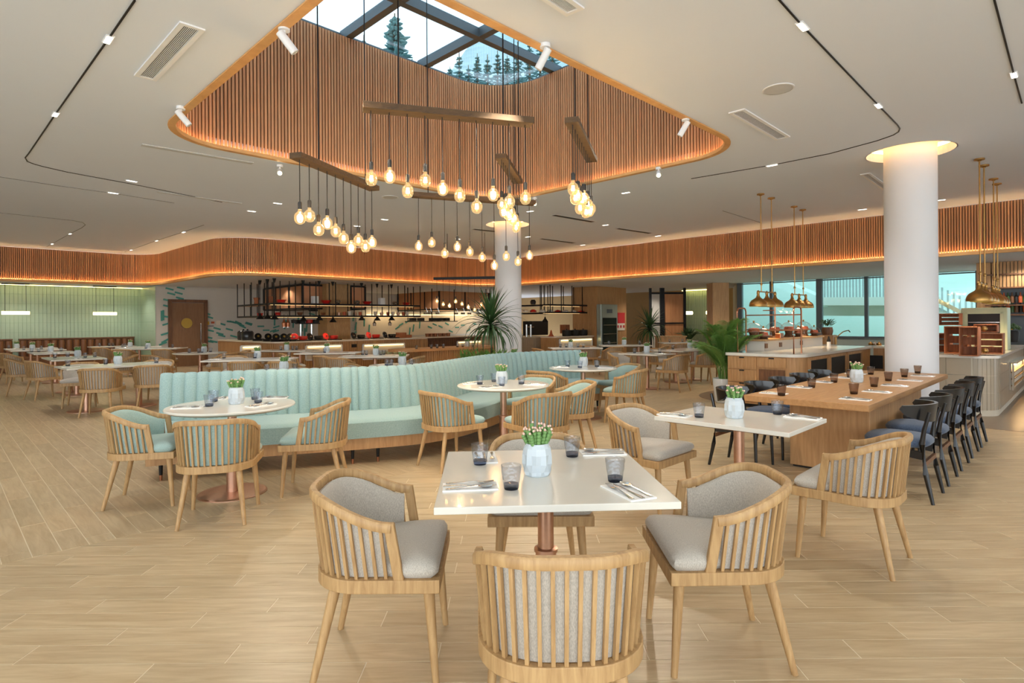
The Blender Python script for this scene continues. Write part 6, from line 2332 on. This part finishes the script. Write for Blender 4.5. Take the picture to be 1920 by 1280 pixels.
MB().bar(UV(a0 + 0.03, rv - 0.06, 0.672), UV(a1 - 0.03, rv - 0.06, 0.672), 0.015, 0.012).build('led_strip', M['led'], nb)
for k in range(3):
    MB().bar(UV(a0, rv - 0.03, 0.32 + 0.11 * k), UV(a1, rv - 0.03, 0.32 + 0.11 * k), 0.04, 0.02).build('niche_slat', M['oak'], t)


def crate(px, v, z0, w, h, d, rz, label):
    q = PV(px, 650, v)
    c = thing('wooden_crate', label, 'crate', (q[0], q[1], z0), rz)
    bh = h / 3
    bm_ = MB().box((0, 0, 0), (w, 0.012, bh * 0.82)).mesh('slat', M['crate'])
    for s in (-1,):
        for k in range(3):
            o = obj('slat', bm_, c)
            o.location = (0, s * (d / 2 - 0.006) * -1, (k + 0.5) * bh)
    em = MB().box((0, 0, 0), (0.014, d / 3 * 0.86, h)).mesh('slat', M['crate'])
    for s in (-1, 1):
        for k in range(3):
            o = obj('slat', em, c)
            o.location = (s * (w / 2 - 0.007), -d / 2 + (k + 0.5) * d / 3, h / 2)
    MB().box((0, 0, 0.008), (w, d, 0.014)).build('bottom', M['crate'], c)
    MB().box((0, 0, h - 0.008), (w, d, 0.014)).build('top_board', M['crate'], c)
    return c


crate(1766, 1.75, BZ, 0.24, 0.30, 0.30, -PI / 4, 'orange pine crate at the left, half behind the white column')
crate(1795, 1.48, BZ, 0.30, 0.42, 0.32, -PI / 4, 'tall pine crate in the middle of the tiled counter, lower row')
crate(1818, 1.25, BZ, 0.22, 0.42, 0.28, -PI / 4, 'upright pine crate showing its end boards, lower row')
crate(1855, 1.12, BZ, 0.34, 0.31, 0.28, -PI / 4, 'pine crate at the rounded corner of the tiled counter')
crate(1849, 1.22, BZ + 0.312, 0.30, 0.13, 0.28, -PI / 4, 'shallow pine crate stacked on the corner crate')
crate(1781, 1.7, BZ + 0.425, 0.30, 0.2, 0.30, -PI / 4, 'pine crate stacked at the upper left of the crates')
crate(1822, 1.5, BZ + 0.425, 0.22, 0.17, 0.28, -PI / 4, 'small pine crate stacked beside the sage oven')
for k, (px, v, z) in enumerate([(1800, 1.48, BZ + 0.03), (1846, 1.12, BZ + 0.03), (1858, 1.12, BZ + 0.03), (1845, 1.22, BZ + 0.34)]):
    q = PV(px, 660, v)
    tag(MB().lathe([(0, 0), (0.03, 0), (0.045, 0.03), (0.03, 0.065), (0, 0.07)], (q[0], q[1], z), 12).build('jar', M['brass' if k % 2 else 'red'], None, 50),
        ['red jar inside the tall middle crate', 'brass jar inside the corner crate', 'red jar inside the corner crate', 'brass jar inside the shallow upper crate'][k], 'jar')
q = PV(1848, 610, 1.31)
ov = thing('sage_oven', 'sage green oven cabinet standing behind the pine crates', 'oven', (q[0], q[1], BZ), -PI / 4)
MB().box((0, 0, 0.36), (0.62, 0.5, 0.72)).build('cabinet', M['sage'], ov, None, 0.015)
fo = MB()
for s in (-1, 1):
    fo.box((s * 0.24, -0.256, 0.45), (0.05, 0.02, 0.40))
    fo.box((0, -0.256, 0.45 + s * 0.19), (0.5, 0.02, 0.05))
f_ = fo.build('door', M['sage'], ov)
MB().box((0, -0.254, 0.45), (0.44, 0.012, 0.36)).build('pane', M['dark'], f_)
MB().box((0, -0.262, 0.47), (0.42, 0.01, 0.012)).build('rack_edge', M['steel'], f_)
q = PV(1873, 665, 1.15)
tag(MB().lathe([(0, 0), (0.04, 0), (0.055, 0.11), (0.05, 0.11), (0.036, 0.01), (0, 0.01)], (q[0], q[1], BZ), 14).build('paper_cup', M['paper'], None, 40), 'pale paper cup on the counter right of the crates', 'cup')

# back bar with bottles
SU = 17.0
bb = thing('bottle_shelf', 'dark timber back bar with hanging rods and bottles at the right edge', 'shelf')
s0, s1 = to_uv(PU(1848, 560, SU))[1], to_uv(PU(1935, 560, SU))[1]
MB().bar(UV(SU + 0.4, s0, ZS / 2), UV(SU + 0.4, s1, ZS / 2), 0.08, ZS).build('back_panel', M['steelgrey'], bb)
MB().bar(UV(SU + 0.2, s0 + 0.15, ZS / 2), UV(SU + 0.2, s0 - 0.1, ZS / 2), 0.5, ZS).build('side_panel', M['oak_dark'], bb)
zt = PU(1890, 552, SU)[2]
for k in range(11):
    v = s0 - 0.15 + (s1 - s0 + 0.15) * k / 10
    MB().bar(UV(SU, v, zt), UV(SU, v, ZS), 0.05, 0.05, up=(1, 1, 0)).build('batten', M['oak_dark'], bb)
for py in (528, 553, 586, 604):
    z = PU(1890, py, SU)[2]
    MB().bar(UV(SU + 0.1, s0, z), UV(SU + 0.1, s1, z), 0.32, 0.03).build('shelf', M['walnut'], bb)
MB().bar(UV(SU + 0.1, s0, PU(1890, 584, SU)[2] - 0.03), UV(SU + 0.1, s1, PU(1890, 584, SU)[2] - 0.03), 0.02, 0.01).build('led_strip', M['niche'], bb)
btl = MB().lathe([(0, 0), (0.035, 0), (0.036, 0.15), (0.013, 0.2), (0.013, 0.26), (0, 0.26)], n=12)
bms = [btl.mesh('bottle', M[m], 50) for m in ('dark', 'walnut', 'leaf_dark', 'terracotta')]
for r, py in enumerate((584, 602)):
    z = PU(1890, py, SU)[2] + 0.03
    for k in range(8):
        v = s0 - 0.25 + (s1 - s0 + 0.3) * k / 7
        o = obj('bottle', bms[(k * 3 + r) % 4])
        o.location = UV(SU + 0.08, v, z)
        o.scale = (1, 1, 0.9)
        tag(o, 'bottle on the %s back bar shelf, %s from the left' % ('upper' if r == 0 else 'lower', NTH[k]), 'bottle', 'bottles on the %s back bar shelf' % ('upper' if r == 0 else 'lower'))
k2 = counter('back_counter', 'low oak counter at the right edge below the bottle shelf', [Vector(UV(15.6, 0.9)), Vector(UV(15.6, -4))], M['walnut'], None, 0.8, 0.92, False)
for k, (px, m) in enumerate([(1868, 'red'), (1886, 'yellow'), (1900, 'leaf_dark')]):
    q = PU(px, 650, 15.85)
    t = thing('bouquet', ['red bouquet in a dark vase at the right edge', 'yellow-green bouquet in a dark vase at the right edge', 'dark green bouquet in a vase at the right edge'][k], 'flowers', (q[0], q[1], 0.92))
    MB().lathe([(0, 0), (0.08, 0), (0.1, 0.2), (0.08, 0.24), (0, 0.24)], n=14).build('vase', M['dark'], t, 40)
    fl2 = MB()
    for j in range(26):
        a = j * 2.4
        e = 0.12 * math.sqrt(j / 26)
        fl2.lathe([(0, -0.03), (0.03, 0), (0.02, 0.03), (0, 0.035)], (e * math.cos(a), e * math.sin(a), 0.36 - e * 0.7), 7)
    tag(fl2.build('flowers', M[m], t, 60), kind='stuff')

# ---- brass dome pendants over the buffets
SHADE = MB().lathe([(0.146, 0.0), (0.148, 0.016), (0.145, 0.045), (0.134, 0.076), (0.113, 0.104), (0.082, 0.126), (0.053, 0.144), (0.034, 0.165), (0.024, 0.195), (0.02, 0.215), (0, 0.215)], n=28)
SHI = MB().lathe([(0.144, 0.0), (0.141, 0.044), (0.130, 0.074), (0.109, 0.101), (0.07, 0.124), (0, 0.135)], n=28)
shm, shi = SHADE.mesh('shade', M['brass'], 50), SHI.mesh('shade_lining', M['gold'], 50)
for u0, v0, lab in [(10.58, 4.12, 'left brass triple dome pendant over the buffet'), (12.20, 4.12, 'right brass triple dome pendant over the buffet'),
                    (10.57, 1.10, 'nearer brass triple dome pendant over the tiled counter'), (12.20, 1.10, 'farther brass triple dome pendant over the tiled counter')]:
    zb = 1.655
    t = thing('dome_pendant', lab, 'lamp', UV(u0, v0, 0), PI / 4)
    MB().cone((-0.42, 0, zb + 0.26), (0.42, 0, zb + 0.26), 0.011, 0.011, 10).build('cross_bar', M['brass'], t, 40)
    for x in (-0.24, 0.24):
        MB().cone((x, 0, zb + 0.26), (x, 0, ZC - 0.03), 0.009, 0.009, 8).build('rod', M['brass'], t, 40)
        MB().lathe([(0, -0.035), (0.02, -0.035), (0.03, -0.025), (0.062, -0.02), (0.062, 0), (0, 0)][::1], (x, 0, ZC), 20).build('canopy', M['brass'], t, 40)
        MB().lathe([(0, 0), (0.018, 0.01), (0.02, 0.03), (0.012, 0.05), (0, 0.05)], (x, 0, 2.02), 12).build('joint', M['brass'], t, 50)
    for x in (-0.38, 0.0, 0.38):
        s_ = obj('shade', shm, t)
        s_.location = (x, 0, zb)
        l_ = obj('lining', shi, s_)
        MB().lathe([(0, 0.21), (0.02, 0.21), (0.028, 0.235), (0.02, 0.26), (0.012, 0.28), (0, 0.285)], (x, 0, zb), 12).build('finial', M['brass'], t, 50)
        MB().lathe([(0, 0.03), (0.02, 0.035), (0.026, 0.06), (0.012, 0.09), (0, 0.095)], (x, 0, zb), 12).build('bulb', M['led_yellow'], t, 50)
    p = UV(u0, v0, zb - 0.02)
    lamp('dome_pendant_glow', 'SPOT', p, 45, (1.0, 0.72, 0.42), aim=(p[0], p[1], 0), spot_size=RAD(120), spot_blend=0.6, shadow_soft_size=0.15)

# ================================================================== PLANTS
def leaf_strip(pts, w, m=6):
    """thin folded blade along points"""
    vs, fs = [], []
    n = len(pts)
    for i, p in enumerate(pts):
        p = Vector(p)
        d = (Vector(pts[min(n - 1, i + 1)]) - Vector(pts[max(0, i - 1)])).normalized()
        s = d.cross(Vector((0, 0, 1)))
        if s.length < 1e-4:
            s = Vector((1, 0, 0))
        s.normalize()
        nrm = s.cross(d)
        q = i / (n - 1)
        ww = w * (math.sin(PI * min(1, 0.12 + 0.88 * q) ** 0.7) * 0.95 + 0.05) if q < 0.999 else w * 0.04
        vs += [p - s * ww, p - nrm * ww * 0.35, p + s * ww, p + nrm * 0.002]
    for i in range(n - 1):
        for k in range(4):
            fs.append((i * 4 + k, i * 4 + (k + 1) % 4, (i + 1) * 4 + (k + 1) % 4, (i + 1) * 4 + k))
    return vs, fs


def dracaena(label, loc, trunk, crown_r, n, seed, planter=True, lw=0.02):
    rnd = random.Random(seed)
    t = thing('dracaena', label, 'plant', loc)
    MB().tube([(0, 0, 0.3), (0.02, 0.01, trunk * 0.6), (0, 0, trunk)], 0.03, 8).build('trunk', M['bark'], t, 50)
    if planter:
        MB().lathe([(0, 0), (0.2, 0), (0.24, 0.42), (0.22, 0.42), (0.2, 0.36), (0, 0.36)], n=24).build('planter', M['planter'], t, 40)
    for k in range(n):
        a = k * 2.39996
        el = math.radians(80 - 105 * (k / n) ** 0.85 + rnd.uniform(-8, 8))
        L = crown_r * rnd.uniform(0.85, 1.1)
        z0 = trunk + 0.16 * (1 - k / n)
        pts = []
        for i in range(7):
            q = i / 6
            e = el - (0.25 + 0.55 * (k / n)) * q * q * math.cos(el)
            r = L * q
            pts.append((r * math.cos(e) * math.cos(a), r * math.cos(e) * math.sin(a), z0 + r * math.sin(e)))
        v_, f_ = leaf_strip(pts, lw)
        MB().add(v_, f_).build('leaf', M['leaf_dark'], t, 60)
    return t


dracaena('spiky dracaena behind the sofa in front of the white column', (-0.42, 11.4, 0), 1.30, 0.74, 95, 4, True, 0.026)
dr = dracaena('small dark dracaena before the pale sliding panel', D(1217, 640, 19.0)[:2] + (0,), 1.1, 0.75, 60, 9, True, 0.03)
pb_ = thing('planter_bed', 'low leafy planter at the foot of the dracaena, peeping over the sofa', 'plant', (-0.45, 10.93, 0))
MB().box((-0.1, 0, 0.35), (0.9, 0.3, 0.7)).build('trough', M['planter'], pb_, None, 0.01)
lf = MB()
for k in range(170):
    x = rnd.uniform(-0.52, 0.30)
    a, h = rnd.uniform(0, 2 * PI), rnd.uniform(0.08, 0.26)
    v_, f_ = leaf_strip([(x, 0, 0.68), (x + 0.06 * math.cos(a), 0.06 * math.sin(a), 0.68 + h * 0.7), (x + 0.16 * math.cos(a), 0.13 * math.sin(a), 0.68 + h)], 0.02)
    lf.add(v_, f_)
tag(lf.build('foliage', M['leaf'], pb_), kind='stuff')
q = P(915, 664, 0.8)
pot1.put((0.03, 10.95, 0.70), 1.0, 'flowering succulent in a white pot beside the white column, above the sofa', 'flowering succulents in white pots')
tag(MB().box((0.03, 10.95, 0.35), (0.18, 0.2, 0.70)).build('plant_stand', M['white'], None, None, 0.005), 'white block stand by the column carrying a small pot', 'stand')

# areca palm
PX, PY = 3.66, 10.02
pl = thing('areca_palm', 'tall green areca palm in a pale pot left of the buffet', 'plant', (PX, PY, 0))
MB().lathe([(0, 0), (0.13, 0), (0.16, 0.03), (0.185, 0.30), (0.19, 0.42), (0.17, 0.42), (0.16, 0.36), (0, 0.36)], n=28).build('pot', M['planter'], pl, 40)
MB().lathe([(0, 0.355), (0.165, 0.36)], n=20).build('soil', M['soil'], pl)
rnd = random.Random(11)
for k in range(26):
    a = k * 2.39996 + 0.4
    b0 = Vector((0.08 * math.cos(a * 1.7), 0.08 * math.sin(a * 1.7), 0.34))
    tall = 1 - (k % 5) / 6.0
    H = (0.45 + 0.72 * tall) * rnd.uniform(0.9, 1.1)
    reach = rnd.uniform(0.30, 0.52) * (1.25 - 0.55 * tall)
    pts = []
    for i in range(12):
        q = i / 11
        pts.append(b0 + Vector((reach * q ** 1.9 * math.cos(a), reach * q ** 1.9 * math.sin(a), H * (q * 1.12 - 0.20 * q ** 4))))
    fr = MB().tube(pts, 0.009, 6, scale=lambda q: 1 - 0.75 * q)
    stem = fr.build('frond_stem', M['leaf'], pl, 50)
    lv = MB()
    for i in range(34):
        q = 0.36 + 0.64 * i / 33
        f = q * 11
        j = min(10, int(f))
        p = pts[j].lerp(pts[j + 1], f - j)
        d = (pts[j + 1] - pts[j]).normalized()
        s = d.cross(Vector((0, 0, 1))).normalized()
        for sg in (1, -1):
            L = 0.27 * math.sin(PI * (0.14 + 0.72 * (q - 0.36) / 0.64)) + 0.03
            e = p + s * (sg * L * 0.78) + d * (L * 0.55) + Vector((0, 0, 0.02 - L * 0.22))
            m_ = p.lerp(e, 0.5) + Vector((0, 0, L * 0.10))
            v_, f_ = leaf_strip([p, m_, e], 0.0105)
            lv.add(v_, f_)
    lv.build('leaflets', M['leaf'], stem)
q = D(1291, 628, 21.0)
bp_ = thing('potted_shrub', 'dark leafy shrub beneath the glowing tube right of the timber panel', 'plant', (q[0], q[1], 0))
MB().lathe([(0, 0), (0.3, 0), (0.34, 0.7), (0.3, 0.7), (0, 0.66)], n=20).build('planter', M['planter'], bp_, 40)
lf = MB()
for k in range(80):
    a, e = rnd.uniform(0, 2 * PI), rnd.uniform(0.2, 1)
    v_, f_ = leaf_strip([(0, 0, 0.66), (0.3 * e * math.cos(a), 0.3 * e * math.sin(a), 0.95), (0.65 * e * math.cos(a), 0.65 * e * math.sin(a), 0.9 + 0.4 * (1 - e))], 0.04)
    lf.add(v_, f_)
tag(lf.build('foliage', M['leaf_dark'], bp_), kind='stuff')

# ================================================================== BEYOND THE SKYLIGHT
rnd = random.Random(21)
gx, gy = 26, 14
vs, fs = [], []
for j in range(gy):
    for i in range(gx):
        x = -26 + 60 * i / (gx - 1)
        y = 22 + 46 * j / (gy - 1)
        rise = max(0.0, min(1.0, (x + 14) / 10))
        z = 7.0 + (y - 22) * (0.10 + 0.52 * rise) + rnd.uniform(-0.5, 0.5)
        vs.append((x, y, z))
for j in range(gy - 1):
    for i in range(gx - 1):
        fs.append((j * gx + i, j * gx + i + 1, (j + 1) * gx + i + 1, (j + 1) * gx + i))
struct(MB().add(vs, fs).build('hillside', M['hill'], None, 180))


def conifer(x, y, z0, h, r, seed, name, label, group=None, n=17):
    rn = random.Random(seed)
    n = max(18, int(h * 4.0))
    t = thing(name, label, 'tree', (x, y, z0), 0, group)
    MB().cone((0, 0, -1.5), (0, 0, h), 0.035 * h, 0.004 * h, 8).build('trunk', M['bark'], t, 50)
    mb = MB()
    for k in range(n):
        q = k / n
        z = h * (0.12 + 0.86 * q)
        rr = r * (1 - q) ** 0.8 + 0.06 * r
        nb = 9
        for j in range(nb):
            a = 2 * PI * j / nb + k * 0.7 + rn.uniform(-0.2, 0.2)
            L = rr * rn.uniform(0.55, 1.2)
            e = Vector((L * math.cos(a), L * math.sin(a), z - 0.30 * L + rn.uniform(-0.2, 0.5) * L))
            b = Vector((0, 0, z))
            mb.cone(b, b.lerp(e, 0.6) + Vector((0, 0, -0.05 * L)), 0.02 * r, 0.055 * r, 5, False)
            mb.cone(b.lerp(e, 0.6) + Vector((0, 0, -0.05 * L)), e, 0.055 * r, 0.01 * r, 5, False)
    tag(mb.build('foliage', M['conifer'], t), kind='stuff')
    return t


p = D(748, 120, 30.0)
pt = D(752, 22, 30.0)
conifer(p[0] * 1.1, p[1] * 1.1, 11.0, HC + (pt[2] - HC) * 1.1 - 11.0, 2.3, 2, 'conifer', 'tall conifer beyond the skylight, seen through the second pane')
for k, (px, py, hh) in enumerate([(690, 88, 2.2), (812, 136, 2.6), (850, 150, 2.6), (868, 140, 3.0), (885, 152, 2.6), (902, 138, 3.2), (921, 146, 3.0), (940, 138, 3.2), (958, 142, 3.2), (978, 132, 3.4), (1000, 122, 3.4), (1020, 112, 3.4), (1043, 104, 3.2)]):
    p = list(D(px, py + 22, 27.0 + 2.2 * (k % 3)))
    _r = max(0.0, min(1.0, (p[0] + 14) / 10))
    top_ = p[2] + hh * 0.55
    g_ = 7.0 + (p[1] - 22) * (0.10 + 0.52 * _r) - 0.5
    hh = max(hh, top_ - g_)
    p[2] = top_ - hh * 0.55
    conifer(p[0], p[1], p[2] - hh * 0.45, hh, 0.85, 30 + k, 'conifer', 'small conifer beyond the skylight, %s from the left in the row' % NTH[k], 'row of trees beyond the skylight', 15)
